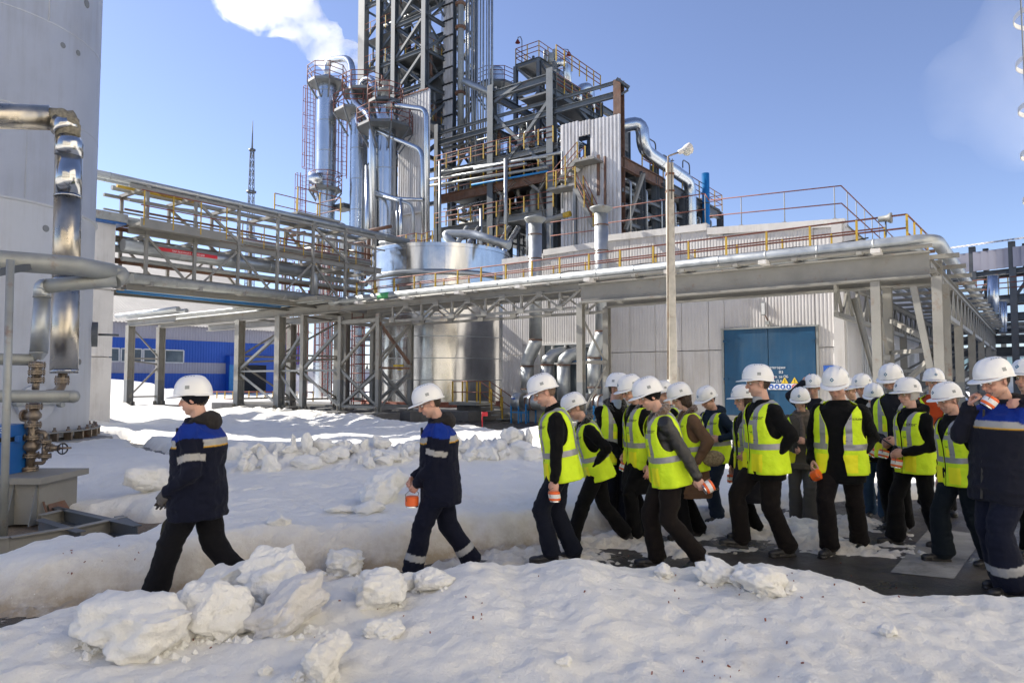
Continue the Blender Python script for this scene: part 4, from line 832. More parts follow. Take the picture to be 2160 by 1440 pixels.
for (s, s2) in ((sF(505, 760), sF(590, 760)), (sF(590, 760), sF(640, 760)), (sF(640, 760), s_ll)):
    ibeam("diagonal_brace", LR, G(s, TF, 2.1), G(s2, TF, 3.7), .12, .12, M_steel, 'L'); ibeam("diagonal_brace", LR, G(s, TF, 2.0), G(s2, TF, .6), .12, .12, M_steel, 'L'); ibeam("strut", LR, G(s, TF, 2.05), G(s2, TF, 2.05), .08, .08, M_steel, 'box')
pipe("insulated_pipe", LR, [G(s0_ - 1.2, TF - 1.7, 4.95), G(s0_ + 5.0, TF - 1.7, 4.95)], .12, M_galv, n=14); pipe("insulated_pipe", LR, [G(s0_ - .9, TF - 1.3, 4.90), G(s0_ + 5.0, TF - 1.3, 4.90)], .1, M_galv, n=14)
for t in (TF - .9, TF - .4, TF + .3, TF + .8): pipe("pipe", LR, [G(s0_ - .5, t, 4.8), G(s1_, t, 4.8)], .07, M_galv_dull, n=8)
pf = sF(540, 660); b = MB(); b.box(G((pf + s1_) / 2, TF + .6, 4.86), (s1_ - pf, 3.6, .12), grid=True); b.build("deck", M_steel_warm, LR)
# plinth / kerb wall under the racks
pw = thing("concrete_plinth", "long dark concrete plinth under the steel tank and racks", "plinth", G(-8, 0)); b = MB(); b.box(G(-10.0, TB + 3.9, .19), (19, 4.6, .38), grid=True); b.box(G(-7.5, TB + 7.5, .2), (13, 9, .4), grid=True); b.build("plinth_slab", M_concrete_dark, pw)
b = MB(); b.box(G(-11.5, TB + 1.9, .42), (12, .25, .12), grid=True); b.build("pale_coping", M_steel_warm, pw)
b = MB(); b.lathe(G(-6.85, 3.6), [(4.0, .38), (4.0, .62), (0, .63)], 48); b.build("brick_ring", M_brick, pw)
# yellow/red fence behind the left legs
fc = thing("yellow_red_barrier", "low red topped barrier with yellow posts in front of the blue hall", "railing", at(520, 850, 44))
pa, pb = at(440, 860, 44), at(660, 860, 44); pa.z = pb.z = .0
for z in (.45, .9): b = MB(); b.tube([pa + UP * z, pb + UP * z], .035, 5); b.build("rail", M_red, fc)
for p in posts([pa, pb], .5): ibeam("rail_post", fc, p, p + UP * .95, .06, .06, M_yellow, 'box')
# ------------------------------------------------------------------ upper left pipe bridge along V
SB1, SB2 = -6.1, -8.0
def tB(px, py, s=SB1): return st(hit_s(px, py, s))[1]
PB = thing("left_pipe_bridge", "two level steel pipe bridge running from the left building to the plant, with yellow rails", "pipe rack", G(SB1, -8))
ta, tb_ = -12.35, -1.6
for s in (SB1, SB2):
    ibeam("middle_chord", PB, G(s, ta, 6.62), G(s, tb_ + .4, 6.62), .16, .22, M_steel_warm, 'I'); ibeam("bottom_chord", PB, G(s, ta, 4.72), G(s, tb_, 4.72), .16, .2, M_steel_warm, 'I')
    ibeam("top_chord", PB, G(s, ta, 8.1), G(s, tb_ + .6, 8.1), .12, .1, M_steel_warm, 'box'); ibeam("rail_chord", PB, G(s, ta, 7.6), G(s, tb_ + .6, 7.6), .06, .06, M_steel_warm, 'box')
    tl = np.linspace(ta + .6, tb_, 7)
    for i, t in enumerate(tl):
        ibeam("post", PB, G(s, t, 4.8), G(s, t, 8.1), .10, .10, M_steel_warm, 'box')
        if i < 6:
            if i % 2 == 0: ibeam("diagonal_brace", PB, G(s, t, 6.5), G(s, tl[i + 1], 4.85), .075, .075, M_steel_warm, 'L')
            else: ibeam("diagonal_brace", PB, G(s, t, 4.85), G(s, tl[i + 1], 6.5), .075, .075, M_steel_warm, 'L')
    for i in (1, 4): ibeam("diagonal_brace", PB, G(s, tl[i], 8.05), G(s, tl[i] + 1.9, 6.7), .09, .09, M_steel_warm, 'L')
for t in np.linspace(ta + .6, tb_, 7):
    for z in (4.85, 6.5, 8.16): ibeam("cross_beam", PB, G(SB1 + (.5 if z < 5 else .1), t, z), G(SB2 - .1, t, z), .12, .12, M_steel_warm, 'box')
    ibeam("portal_brace", PB, G(SB1, t, 7.7), G(SB2, t, 8.1), .07, .07, M_steel_warm, 'L')
def prun(nm, s, z, r, m, a=ta, b_=tb_ + .3, bands=1.4): return pipe(nm, PB, [G(s, a, z), G(s, b_, z)], r, m, n=14, bands=bands)
prun("insulated_pipe", SB1 - .1, 8.30, .12, M_galv, a=ta - 3.6, b_=.6); prun("insulated_pipe", SB1 - .5, 8.28, .10, M_galv, a=ta - 3.6, b_=.6); prun("pipe", SB1 - .9, 8.25, .07, M_yellow, b_=-9.5); prun("pipe", SB1 - 1.3, 8.25, .09, M_galv_dull)
prun("insulated_pipe", SB1 - .35, 6.15, .22, M_galv, b_=-5.0, bands=1.8); prun("insulated_pipe", SB1 - .9, 6.1, .13, M_galv_dull)
for k, (s, z, r, m) in enumerate(((-6.7, 7.05, .14, M_galv), (-7.0, 6.95, .09, M_rusty), (-7.3, 7.1, .12, M_galv_dull), (-7.6, 6.9, .08, M_rusty), (-6.5, 5.7, .08, M_galv_dull), (-7.2, 5.3, .09, M_galv_dull), (-7.7, 5.8, .1, M_rusty), (-6.7, 5.05, .12, M_galv_dull), (-7.3, 5.02, .1, M_galv_dull), (-7.8, 5.05, .1, M_rusty), (-6.4, 7.35, .04, M_rusty))): prun("pipe", s, z, r, m)
prun("insulated_pipe", SB1 + .35, 4.98, .16, M_galv_dull, b_=TF - .4); prun("blue_pipe", SB1 - .1, 4.62, .03, M_bluepipe, b_=-6); prun("blue_pipe", SB1 - .7, 4.62, .03, M_bluepipe, b_=-6)
pipe("drop_pipe", PB, [G(SB1 - .35, -5.2, 6.15), G(SB1 - .3, -4.7, 6.1), G(SB1 - .3, -4.7, 5.2)], .17, M_galv, .35, 14)
c = hit_s(405, 512, SB1 + .1); tg = thing("red_pipe_label", "red lettered strip stuck on the big pipe of the left pipe bridge", "sign", c)
b = MB(); s_c, t_c = st(c); 
for k in range(8):
    a0 = R(-14 + k * 4); a1 = a0 + R(4); rr = .232; q = lambda a, t: G(SB1 - .35 + math.cos(a) * rr, t, 6.15 + math.sin(a) * rr); b.add([q(a0, t_c - 1.1), q(a1, t_c - 1.1), q(a1, t_c + 1.1), q(a0, t_c + 1.1)], [(0, 3, 2, 1)])
b.build("label_plate", M_redsign, tg); put_text("ПАР ВЫСОКОГО ДАВЛЕНИЯ", .085, M_signwhite, tg, G(SB1 - .35 + .237, t_c, 6.12), xdir=V, ndir=U)
# walkway with yellow rails on the bridge
wk = thing("bridge_walkway", "grated walkway with brown rails and yellow posts on the left pipe bridge", "walkway", G(SB1, -11, 6.8))
b = MB(); b.box(G(SB1 + .35, -10.8, 6.75), (.8, 3.0, .1), grid=True); b.build("deck", M_steel_warm, wk); b = MB(); b.box(G(SB1 + .74, -10.8, 6.78), (.03, 3.0, .3), grid=True); b.build("kick_plate", M_steel_warm, wk)
for z in (.55, 1.05): b = MB(); b.tube([G(SB1 + .75, -12.3, 6.8 + z), G(SB1 + .75, -9.3, 6.8 + z)], .022, 5); b.build("rail", M_redbrown, wk)
for t in np.linspace(-12.2, -9.3, 4): ibeam("rail_post", wk, G(SB1 + .75, t, 6.7), G(SB1 + .75, t, 7.85), .035, .035, M_yellow, 'box')
for s in (SB1 - .2, SB2 + .1):
    for z in (.3, .6, .95): b = MB(); b.tube([G(s, -9, 6.75 + z), G(s, tb_, 6.75 + z)], .02, 5); b.build("rail", M_redbrown, wk)
    for t in np.linspace(-9, tb_, 9): ibeam("rail_post", wk, G(s, t, 6.7), G(s, t, 7.7), .03, .03, M_yellow, 'box')
for s, t in ((SB1, -9.0), (SB2, -9.0)): pass
for s in (SB1, SB2): column(PB, s, tb_, 4.7, .26, fw=1.2)
tp = thing("end_platform", "small steel platform with yellow posts standing on the left pipe bridge", "platform", G(SB1, -3, 8))
P4 = [hit_s(1490 / 3.857 + 200, 470 / 3.857 + 330, SB1 - .6)]
b = MB(); b.box(G(SB1 - .9, -4.6, 8.5), (1.6, 2.2, .1), grid=True); b.build("deck", M_steel_warm, tp); pr = [G(SB1 - .1, -5.7, 8.55), G(SB1 - .1, -3.5, 8.55), G(SB1 - 1.7, -3.5, 8.55), G(SB1 - 1.7, -5.7, 8.55)]
for z in (.5, 1.0): b = MB(); b.tube([p + UP * z for p in pr], .022, 5); b.build("rail", M_redbrown, tp)
for p in posts(pr, 1.1): ibeam("rail_post", tp, p, p + UP * 1.0, .045, .045, M_yellow, 'box')
# ------------------------------------------------------------------ steel tank
STK = G(-6.85, 3.6); SR = 3.55
TK2 = thing("polished_steel_tank", "wide round tank clad in mirror like steel sheet, left of the pale hall", "tank", STK)
zs = [.62, 1.65, 2.68, 3.71, 4.74, 5.77, 6.6]
for a, c in zip(zs[:-1], zs[1:]):
    for q in range(12):   # curved sheets of each course, butted with a lapped seam
        b = MB(); b.lathe(STK, [(SR + .004 * (q % 2), a + .006), (SR + .004 * (q % 2), c - .006)], 10, a0=R(q * 30), a1=R(q * 30 + 29.9)); b.build("cladding_sheet", M_polish, TK2)
    b = MB(); b.lathe(STK, [(SR + .006, c - .02), (SR + .012, c - .018), (SR + .012, c + .018), (SR + .006, c + .02)], 96, smooth=False); b.build("seam_band", M_galv, TK2)
b = MB(); b.lathe(STK, [(SR, 6.62), (SR + .28, 6.63), (SR + .28, 6.73), (SR + .02, 6.86)], 96, smooth=False); b.build("flange_ring", M_galv, TK2)
for q in range(12): b = MB(); b.lathe(STK, [(SR + .02 + .004 * (q % 2), 6.86), (SR + .02 + .004 * (q % 2), 7.95)], 10, a0=R(q * 30 + 9), a1=R(q * 30 + 38.9)); b.build("cladding_sheet", M_polish, TK2)
b = MB(); b.lathe(STK, [(SR + .05, 7.94), (SR + .05, 8.12)], 96); b.build("upper_band", M_polish, TK2)
b = MB(); b.lathe(STK, [(SR + .06, 8.12), (0, 8.7)], 64); b.build("cone_roof", M_polish, TK2)
b = MB(); b.tube(fillet([hit_t(962, 520, 2), hit_t(935, 492, 2), hit_t(985, 490, 2) + V * .5, hit_t(1060, 515, 2) + V * .5], .4), .2, 14); b.build("roof_pipe", M_galv, TK2)
for k in range(3):
    c = hit_t(826 + k * 8, 655, -.2)
g = thing("tank_roof_rail", "yellow and brown guard rail on the steel tank's roof", "railing", STK + UP * 8.2)
pr = [STK + Vector((math.cos(a) * 3.3, math.sin(a) * 3.3, 8.2)) for a in [R(150 + k * 24) for k in range(13)]]
pr = [hit_t(836, 512, 2.5), hit_t(878, 490, 2.5), hit_t(878, 490, 2.5) + V * .4, hit_t(912, 510, 2.6)]; 
for i in range(3): pr[i].z = 8.15
pr[3].z = 8.15
for z in (.35, .7, 1.05): b = MB(); b.tube([p + UP * z for p in pr], .024, 5); b.build("rail", M_redbrown, g)
for p in posts(pr, .7): ibeam("rail_post", g, p, p + UP * 1.05, .05, .05, M_yellow, 'box')
pr = [hit_t(1030, 520, 3.5), hit_t(1066, 516, 3.5)]; pr[0].z = pr[1].z = 8.15
for z in (.5, 1.0): b = MB(); b.tube([p + UP * z for p in pr], .024, 5); b.build("rail", M_redbrown, g)
for p in posts(pr, .5): ibeam("rail_post", g, p, p + UP * 1.0, .05, .05, M_yellow, 'box')
sg2 = thing("yellow_tank_labels", "two small yellow labels on the lower left of the steel tank", "sign", STK)
for (px, py, w_, h_) in ((840, 771, .55, .09), (843, 778, .25, .09)):
    d = ray(px, py); dd = Vector((d.x, d.y)); oc = Vector((STK.x, STK.y)); a_ = dd.dot(dd); b_ = dd.dot(oc); c_ = oc.dot(oc) - (SR + .02) ** 2; k = (b_ - math.sqrt(b_ * b_ - a_ * c_)) / a_; p = Vector((0, 0, CAMZ)) + d * k; an = math.atan2(p.y - STK.y, p.x - STK.x)
    b = MB(); b.boxm(Matrix.Translation(p) @ Matrix.Rotation(an, 4, 'Z') @ Matrix.Diagonal((.02, w_, h_, 1))); b.build("label_plate", M_signyellow, sg2)
# red pipe scaffold stair between tank and legs
rs = thing("red_stair_frame", "red oxide painted ladder frame between the rack legs and the steel tank", "ladder", G(sF(750), TB + 1.5))
sA = sF(742, 760, TB + 1.2); sC = sF(700, 760, TB + 2.2)
for s, t in ((sA, TB + 1.2), (sC, TB + 2.2)):
    b = MB()
    for q in (0, .75):
        for w_ in (0, .75): b.tube([G(s + q, t + w_, .4), G(s + q, t + w_, 5.3)], .03, 5)
    for z in np.arange(.7, 5.3, .42): b.tube([G(s, t, z), G(s + .75, t, z), G(s + .75, t + .75, z), G(s, t + .75, z), G(s, t, z)], .022, 4)
    b.build("ladder_frame", M_red, rs)
# ------------------------------------------------------------------ process plant behind the tank
TP = 14.0
def H(px, py, t=TP): return hit_t(px, py, t)
def pxm(p, n): return n * p.y / F
def vessel(name, label, px, py_top, rpx, t, m, z0=0.4, parent=None, cat="column vessel", seams=2.2):
    p = H(px, py_top, t); r = pxm(p, rpx); s, _ = st(p); zt = p.z
    o = thing(name, label, cat, G(s, t)) if parent is None else parent
    b = MB(); b.tube([G(s, t, z0), G(s, t, zt)], r, 32, caps=False); b.build("shell", m, o)
    b = MB(); b.lathe(G(s, t, zt - .01), [(r, 0), (r * .9, r * .28), (r * .6, r * .5), (0, r * .62)], 32); b.build("dome", m, o)
    k = int((zt - z0) / seams)
    for i in range(1, k + 1): b = MB(); zz = z0 + i * seams; b.tube([G(s, t, zz - .03), G(s, t, zz + .03)], r * 1.012, 32, caps=False); b.build("seam_band", M_galv, o)
    return o, s, zt, r
def ring_platform(o, s, t, z, ro, sides=8, m=M_steel, rail_m=M_redbrown, h=1.1, brackets=True, a0=22.5):
    b = MB(); c = G(s, t, z); b.lathe(c, [(.1, -.02), (ro, -.02), (ro, .16), (.1, .16)], sides, smooth=False, a0=R(a0), a1=R(a0 + 360)); b.build("platform_deck", m, o)
    P = [c + Vector((math.cos(R(a0 + 360 * k / sides)), math.sin(R(a0 + 360 * k / sides)), 0)) * ro for k in range(sides + 1)]
    b = MB()
    for hh in (.4, .75, h): b.tube([p + UP * (hh + .14) for p in P], .03, 5)
    for p in P[:-1]: b.tube([p, p + UP * (h + .14)], .035, 5)
    b.build("guard_rail", rail_m, o)
    if brackets:
        b = MB()
        for p in P[:-1]: q = c + (p - c) * .5 - UP * ro * .8; b.beam(p - UP * .05, q, .1)
        b.build("platform_brackets", m, o)
# --- three bright columns on the left
c1, s1c, z1c, r1c = vessel("tall_clad_column", "leftmost tall silver column with an octagonal platform near its top", 690, 170, 20, 8.5, M_alu)
k1 = 1 / F * H(690, 170, 8.5).y
ring_platform(c1, s1c, 8.5, H(690, 180, 8.5).z, 41 * k1, m=M_steel); ring_platform(c1, s1c, 8.5, H(690, 402, 8.5).z, 34 * k1, m=M_steel)
b = MB(); c = H(669, 375, 7.3); b.tube([c - U * .5 - V * .3, c + U * .1 + V * .4], .42, 20); b.build("manway_drum", M_alu, c1)
b = MB(); p = [H(690, 168, 8.5), H(690, 128, 8.5), H(742, 122, 8.5), H(744, 214, 8.5), H(785, 248, 8.0), H(788, 560, 8.0)]; b.tube(fillet(p, 1.0, 6), .24, 16); b.build("vapour_pipe", M_alu, c1)
for (px, y0, y1) in ((657, 182, 408),): a_, d_ = H(px, y1, 8.5), H(px, y0, 8.5); a_ = Vector((d_.x, d_.y, a_.z)); cage_ladder(c1, a_, d_, -U, M_red, w=.7, cage=True, z0=2)
d_ = H(640, 366, 8.5); a_ = Vector((d_.x, d_.y, H(640, 460, 8.5).z)); cage_ladder(c1, a_, d_, -U, M_red, w=.5, z0=.2)
d_ = H(632, 430, 8.5); 
c2, s2c, z2c, r2c = vessel("middle_clad_column", "second silver column, between the leftmost one and the fattest one", 757, 205, 17, 9.5, M_alu)
ring_platform(c2, s2c, 9.5, H(757, 243, 9.5).z, 1.75, m=M_steel); ring_platform(c2, s2c + .5, 9.5, H(757, 205, 9.5).z, 1.5, m=M_steel)
d_ = H(727, 245, 9.5); a_ = Vector((d_.x, d_.y, H(727, 375, 9.5).z)); cage_ladder(c2, a_, d_, -U, M_red, w=.5, z0=.3)
d_ = H(724, 438, 9.5); b = MB(); b.box(d_ + UP * .0, (1.3, 1.0, .35), grid=True); b.build("side_platform", M_steel_dark, c2)
b = MB(); p = [H(762, 215, 9.5), H(762, 168, 9.5), H(790, 166, 9.5), H(792, 230, 9.5)]; b.tube(fillet(p, .8, 6), .2, 14); b.build("overhead_pipe", M_alu, c2)
c3, s3c, z3c, r3c = vessel("fat_clad_column", "fattest silver column, just left of the ribbed white sheet", 813, 232, 23, 9.0, M_alu)
ring_platform(c3, s3c, 9.0, H(813, 275, 9.0).z, 1.9, m=M_steel_dark); ring_platform(c3, s3c, 9.0, H(813, 222, 9.0).z, 1.2, m=M_steel_dark)
b = MB(); c = H(812, 205, 9.0); b.lathe(c, [(.25, 0), (.3, .3), (.5, .35), (.5, .5), (.2, .6), (.2, .9), (.35, .95), (0, 1.2)], 14); b.tube([c + U * -.7 + UP * .4, c + U * .7 + UP * .5], .14, 8); b.build("relief_valve", M_galv_dull, c3)
gooseneck = thing("gooseneck_pipe", "small silver pipe bent over like a hook left of the steel tank", "pipe", H(716, 560, 6))
b = MB(); b.tube(fillet([H(702, 560, 6), H(702, 478, 6), H(727, 478, 6), H(727, 560, 6)], .7, 6), .3, 14); b.build("pipe", M_galv, gooseneck)
pp = thing("overhead_pipes", "silver pipes strung from the columns across the white ribbed sheet", "pipe", H(850, 220, 9))
for pts, r in (([H(790, 219, 8.4), H(842, 223, 8.6), H(899, 231, 9), H(902, 520, 9)], .17), ([H(752, 240, 8.2), H(754, 262, 8.2), H(782, 270, 8.2), H(889, 316, 9.2), H(892, 350, 9.2), H(893, 500, 9.2)], .16), ([H(776, 350, 8.0), H(777, 560, 8.0)], .2), ([H(787, 403, 8), H(836, 419, 8.4), H(893, 422, 8.8)], .12), ([H(789, 409, 8), H(871, 432, 8.6), H(873, 500, 8.6)], .1), ([H(846, 420, 8.4), H(846, 520, 8.4)], .12), ([H(838, 418, 8.4), H(838, 520, 8.4)], .1), ([H(769, 300, 9.6), H(770, 560, 9.6)], .1)):
    pipe("pipe", pp, pts, r, M_alu if r > .11 else M_galv, bend=.5, n=12)
b = MB(); b.lathe(H(827, 222, 8.5) - U * .3, [(.2, 0), (.3, .05), (.3, .5), (.2, .55)], 12, axis=U); b.build("valve", M_galv_dull, pp)
wp = thing("ribbed_white_screen", "tall ribbed white sheet wall with a sloping top, left of the process frame", "cladding", H(870, 500, 11))
for k in range(5):
    a, c = H(838 + 67 * k / 5, 505, 11), H(838 + 67 * (k + 1) / 5, 505, 11); ztop = H(838 + 67 * (k + .5) / 5, 208 - 20 * (k + .5) / 5, 11).z; L = (c - a).length
    panel_at("ribbed_sheet", wp, frame_M(Vector((a.x, a.y, a.z)), U, NF), rib_mesh(L - .01, ztop - a.z, .24, .06, M_clad))
b = MB(); b.beam(H(838, 209, 11) - V * .05, H(905, 187, 11) - V * .05, .12, .08); b.build("top_edge_trim", M_redbrown, wp)
w2 = thing("low_ribbed_shed", "small pale ribbed shed wall below the white screen", "cladding", H(870, 500, 9.8))
a, c = H(840, 480, 9.8), H(893, 480, 9.8); panel_at("ribbed_sheet", w2, frame_M(Vector((a.x, a.y, a.z - 3)), U, NF), rib_mesh((c - a).length, 4.2, .2, .04, M_clad)); b = MB(); b.beam(H(838, 456, 9.7), H(894, 446, 9.7), .3, .12); b.build("roof_edge", M_white, w2)
# --- lattice tower
TW = thing("lattice_process_tower", "towering grey lattice steel tower that leaves the top of the view", "tower", H(870, 500))
def Sx(px, py=150, t=TP): return st(hit_t(px, py, t))[0]
sc = Sx(896); sa = Sx(832); sb_ = Sx(800); sd_ = Sx(764); dz = H(896, 104).z - H(896, 178).z; zref = H(896, 178).z; depth = 3.1
lev = [zref + dz * k for k in range(-7, 7)]
z_lo, z_hi = 0.4, lev[-1] + .5
for s in (sc, sa, sb_):
    for t in (TP, TP + depth): ibeam("column", TW, G(s, t, z_lo), G(s, t, z_hi), .42, .42, M_steel_blue, 'I', up=V)
ibeam("column", TW, G(sd_ + .1, TP, H(764, 175).z - 8), G(sd_ + .1, TP, z_hi), .75, .5, M_steel, 'box', up=V)
s933 = st(hit_s(933, 150, sc))[0]
for i, z in enumerate(lev[:-1]):
    z1 = lev[i + 1]
    for t in (TP, TP + depth):
        ibeam("beam", TW, G(sa, t, z), G(sc, t, z), .25, .3, M_steel_blue, 'I')
        if i % 2 == 0: ibeam("beam", TW, G(sd_, t, z), G(sa, t, z), .25, .3, M_steel_blue, 'I')
    if z < H(896, 330).z: continue
    a, c = (sa, sc) if i % 2 else (sc, sa)
    ibeam("diagonal_brace", TW, G(a, TP, z), G(c, TP, z1), .2, .2, M_steel_blue, 'L'); ibeam("diagonal_brace", TW, G(c, TP, z), G(a, TP, z1), .2, .2, M_steel_blue, 'L')
    for s in (sc, sa):
        ibeam("beam", TW, G(s, TP, z), G(s, TP + depth, z), .22, .28, M_steel_blue, 'I')
        ibeam("diagonal_brace", TW, G(s, TP, z), G(s, TP + depth, z1), .2, .2, M_steel_blue, 'L'); ibeam("diagonal_brace", TW, G(s, TP + depth, z), G(s, TP, z1), .2, .2, M_steel_blue, 'L')
    ibeam("diagonal_brace", TW, G(sd_, TP + .2, z), G(sa, TP + .2, z1), .18, .18, M_steel_blue, 'L'); ibeam("diagonal_brace", TW, G(sa, TP + .2, z), G(sd_, TP + .2, z1), .18, .18, M_steel_blue, 'L')
    ibeam("diagonal_brace", TW, G(sd_, TP + depth, z), G(sc, TP + depth, z1), .18, .18, M_steel_blue, 'L')
    if i % 2 == 0:
        b = MB(); b.box(G((sa + sc) / 2, TP + depth / 2, z + .18), (sc - sa, depth, .06), grid=True); b.box(G((sa + sd_) / 2, TP + depth * .7, z + .18), (sa - sd_, depth * .5, .06), grid=True); b.build("deck", M_steel_dark, TW)
        b = MB(); rails(b, [G(sa, TP + .2, z + .2), G(sc - .2, TP + .2, z + .2), G(sc - .2, TP + depth - .1, z + .2)], 1.05, 2, .025)
        for p in posts([G(sa, TP + .2, z + .2), G(sc - .2, TP + .2, z + .2), G(sc - .2, TP + depth - .1, z + .2)], 1.1): b.beam(p, p + UP * 1.05, .05, m=1)
        b.build("guard_rail", [M_redbrown, M_yellow], TW, kind=None)
rt = random.Random(6)
for k in range(46):
    z = lev[rt.randrange(5, 13)] + rt.uniform(.3, 2.2); t = TP + rt.uniform(.4, depth - .3); s = rt.uniform(sd_, sc); m = rt.choice([M_galv, M_galv_dull, M_steel_dark, M_rusty, M_steel_warm]); r = rt.uniform(.04, .12)
    pts = [G(sd_ + .3, t, z), G(s, t, z), G(s, t, z - rt.uniform(1, 6))] if k % 2 else [G(s, t, z + 2), G(s, t, z), G(s + rt.uniform(-1.5, 1.5), t + .5, z)]
    pipe("pipe", TW, pts, r, m, bend=.25, n=6)
for k in range(10): s = rt.uniform(sd_ + .4, sc - .4); z = lev[rt.randrange(6, 12)]; b = MB(); r = rt.uniform(.3, .6); b.lathe(G(s, TP + rt.uniform(.8, 2.4), z + .2), [(r * .5, 0), (r, .3), (r, 1.6), (r * .5, 1.95), (0, 2)], 16); b.build("vessel", rt.choice([M_alu, M_galv, M_galv_dull]), TW)
for s in (sa, sc): cage_ladder(TW, G(s - .5, TP + depth + .3, lev[6]), G(s - .5, TP + depth + .3, lev[12]), V, M_steel_dark, w=.5, z0=.3)
for i in range(6, 13):
    z = lev[i]
    if i % 2: b = MB(); b.box(G((sa + sd_) / 2, TP + depth * .5, z + .05), (sa - sd_, depth * .8, .06), grid=True); b.build("deck", M_steel_dark, TW)
    b = MB(); rails(b, [G(sd_ + .2, TP - .15, z + .2), G(sa, TP - .15, z + .2)], 1.0, 2, .025); [b.beam(p, p + UP * 1.0, .05, m=1) for p in posts([G(sd_ + .2, TP - .15, z + .2), G(sa, TP - .15, z + .2)], 1.0)]; b.build("guard_rail", [M_redbrown, M_yellow], TW)
b = MB(); c = H(815, 60, TP + 2.2); b.tube([Vector((c.x, c.y, zref - 3)), Vector((c.x, c.y, z_hi))], .5, 18); b.build("inner_column_shell", M_alu, TW)
b = MB(); b.box(G((sa + sc) / 2, TP + depth + .25, zref + 1.5), (sc - sa, .06, 6.5), grid=True); b.build("rear_sheet", M_steel, TW)
# white cladding strip on the tower's right, sheet by sheet
CSt = thing("tower_cladding_strip", "narrow white ladder like cladding strip down the tower's right side", "cladding", H(944, 300, TP + 2))
tcl = TP + 2.2; s0, s1 = Sx(935, 150, tcl), Sx(955, 150, tcl); zz = H(944, 345, tcl).z
while zz < z_hi:
    b = MB(); n = 6; w_ = (s1 - s0) / n
    for k in range(n): b.box(G(s0 + w_ * (k + .5), tcl - (.04 if k % 2 else 0), zz + .56), (w_ * .98, .06, 1.1), grid=True)
    b.build("ribbed_sheet", M_clad, CSt); b = MB(); b.box(G((s0 + s1) / 2, tcl - .06, zz + 1.17), (s1 - s0 + .1, .14, .1), grid=True); b.build("joint_bar", M_black, CSt); zz += 1.26
# vertical pipes to the right of the tower
VP = thing("vertical_pipe_bundle", "bundle of thin silver pipes rising beside the tower", "pipe", H(1015, 300, TP + 3))
for px, r, yb in ((996, .09, 330), (1002, .05, 345), (1008, .06, 330), (1014, .06, 300), (1020, .07, 320), (1027, .05, 300), (1032, .08, 330)):
    p = H(px, -120, TP + 3.0); q = H(px + (2 if px < 1010 else -1), 185, TP + 3); q = Vector((p.x, p.y, q.z)); e = H(px + (1015 - px) * .25, yb, TP + 3); pipe("pipe", VP, [p, q, e], r, M_galv, bend=.4, n=8)
pipe("thick_pipe", VP, [H(972, -120, TP + 2.0), H(972, 330, TP + 2.0)], .24, M_galv_dull, n=16); 
p0, p1 = H(972, -120, TP + 2.0), H(972, 330, TP + 2.0)
for y in (12, 62, 200): b = MB(); c = H(972, y, TP + 2.0); b.lathe(Vector((p0.x, p0.y, c.z)), [(.26, 0), (.42, .05), (.42, .2), (.26, .3)], 14); b.build("pipe_clamp", M_rusty, VP)
pipe("sloping_pipe", VP, [H(976, 170, TP + 1.5), H(1085, 222, TP + 4)], .25, M_galv, n=16)
for px in (984, 989, 1038): pipe("pipe", VP, [H(px, -100, TP + 4.5), H(px, 320, TP + 4.5)], .09, M_galv, n=8)
# rear lattice mast behind the pipes
TW2 = thing("rear_lattice_frame", "second steel lattice frame half hidden behind the vertical pipes", "tower", H(985, 500, TP + 6))
sq0, sq1 = Sx(958, 100, TP + 5), Sx(1000, 100, TP + 5)
for s in (sq0, sq1): ibeam("column", TW2, G(s, TP + 5, 2), G(s, TP + 5, z_hi), .3, .3, M_steel_dark, 'I', up=V)
for i, z in enumerate(lev[:-1]): ibeam("diagonal_brace", TW2, G(sq0, TP + 5, z), G(sq1, TP + 5, z + dz), .18, .18, M_steel_dark, 'L'); ibeam("diagonal_brace", TW2, G(sq1, TP + 5, z), G(sq0, TP + 5, z + dz), .18, .18, M_steel_dark, 'L'); ibeam("beam", TW2, G(sq0, TP + 5, z), G(sq1, TP + 5, z), .2, .2, M_steel_dark, 'I')
c4, s4, z4, r4 = vessel("rear_column", "silver column with a round railed head right of the vertical pipes", 1046, 150, 17, TP + 7, M_alu); ring_platform(c4, s4, TP + 7, H(1046, 190, TP + 7).z, 1.9, m=M_steel_blue)
# --- main process frame
PF = thing("process_plant", "big open steel process frame full of pipes and vessels behind the pale hall", "plant frame", H(1160, 540))
PB_ = lambda *a: ibeam(a[0], PF, *a[1:])
def fr(x0, y0, x1, y1, w, m=M_steel_blue, kind='I', nm="beam", t=TP, h=None): p, q = H(x0, y0, t), H(x1, y1, t); return ibeam(nm, PF, p, q, w, h or w, m, kind)
for px, yt in ((1038, 182), (1163, 146), (1305, 170), (923, 264)):
    top = H(px, yt); s = st(top)[0]; ibeam("post", PF, G(s, TP, .5), top, .5 if px > 1000 else .35, .5 if px > 1000 else .35, M_steel_blue if px != 1305 else M_rusty, 'I', up=V)
sA_, sB_, sC_ = Sx(1038, 300), Sx(1163, 300), Sx(1305, 300)
def U_beam(y_at, px_at, s0, s1, w, h, m=M_steel_blue, t=TP, nm="beam"): z = H(px_at, y_at, t).z; return ibeam(nm, PF, G(s0, t, z), G(s1, t, z), w, h, m, 'I'), z
_, zt0 = U_beam(164, 1160, sA_, sB_, .3, .5); U_beam(214, 1160, Sx(923), sC_, .15, .2); U_beam(238, 1160, Sx(923), sC_, .25, .35)
_, zd1 = U_beam(312, 1160, Sx(923), sB_ + .5, .3, .35, M_steel); _, zd2 = U_beam(372, 1160, Sx(923), sC_, .3, .6, M_rusty); _, zd3 = U_beam(448, 1160, Sx(923), sB_ + .4, .3, .4, M_steel)
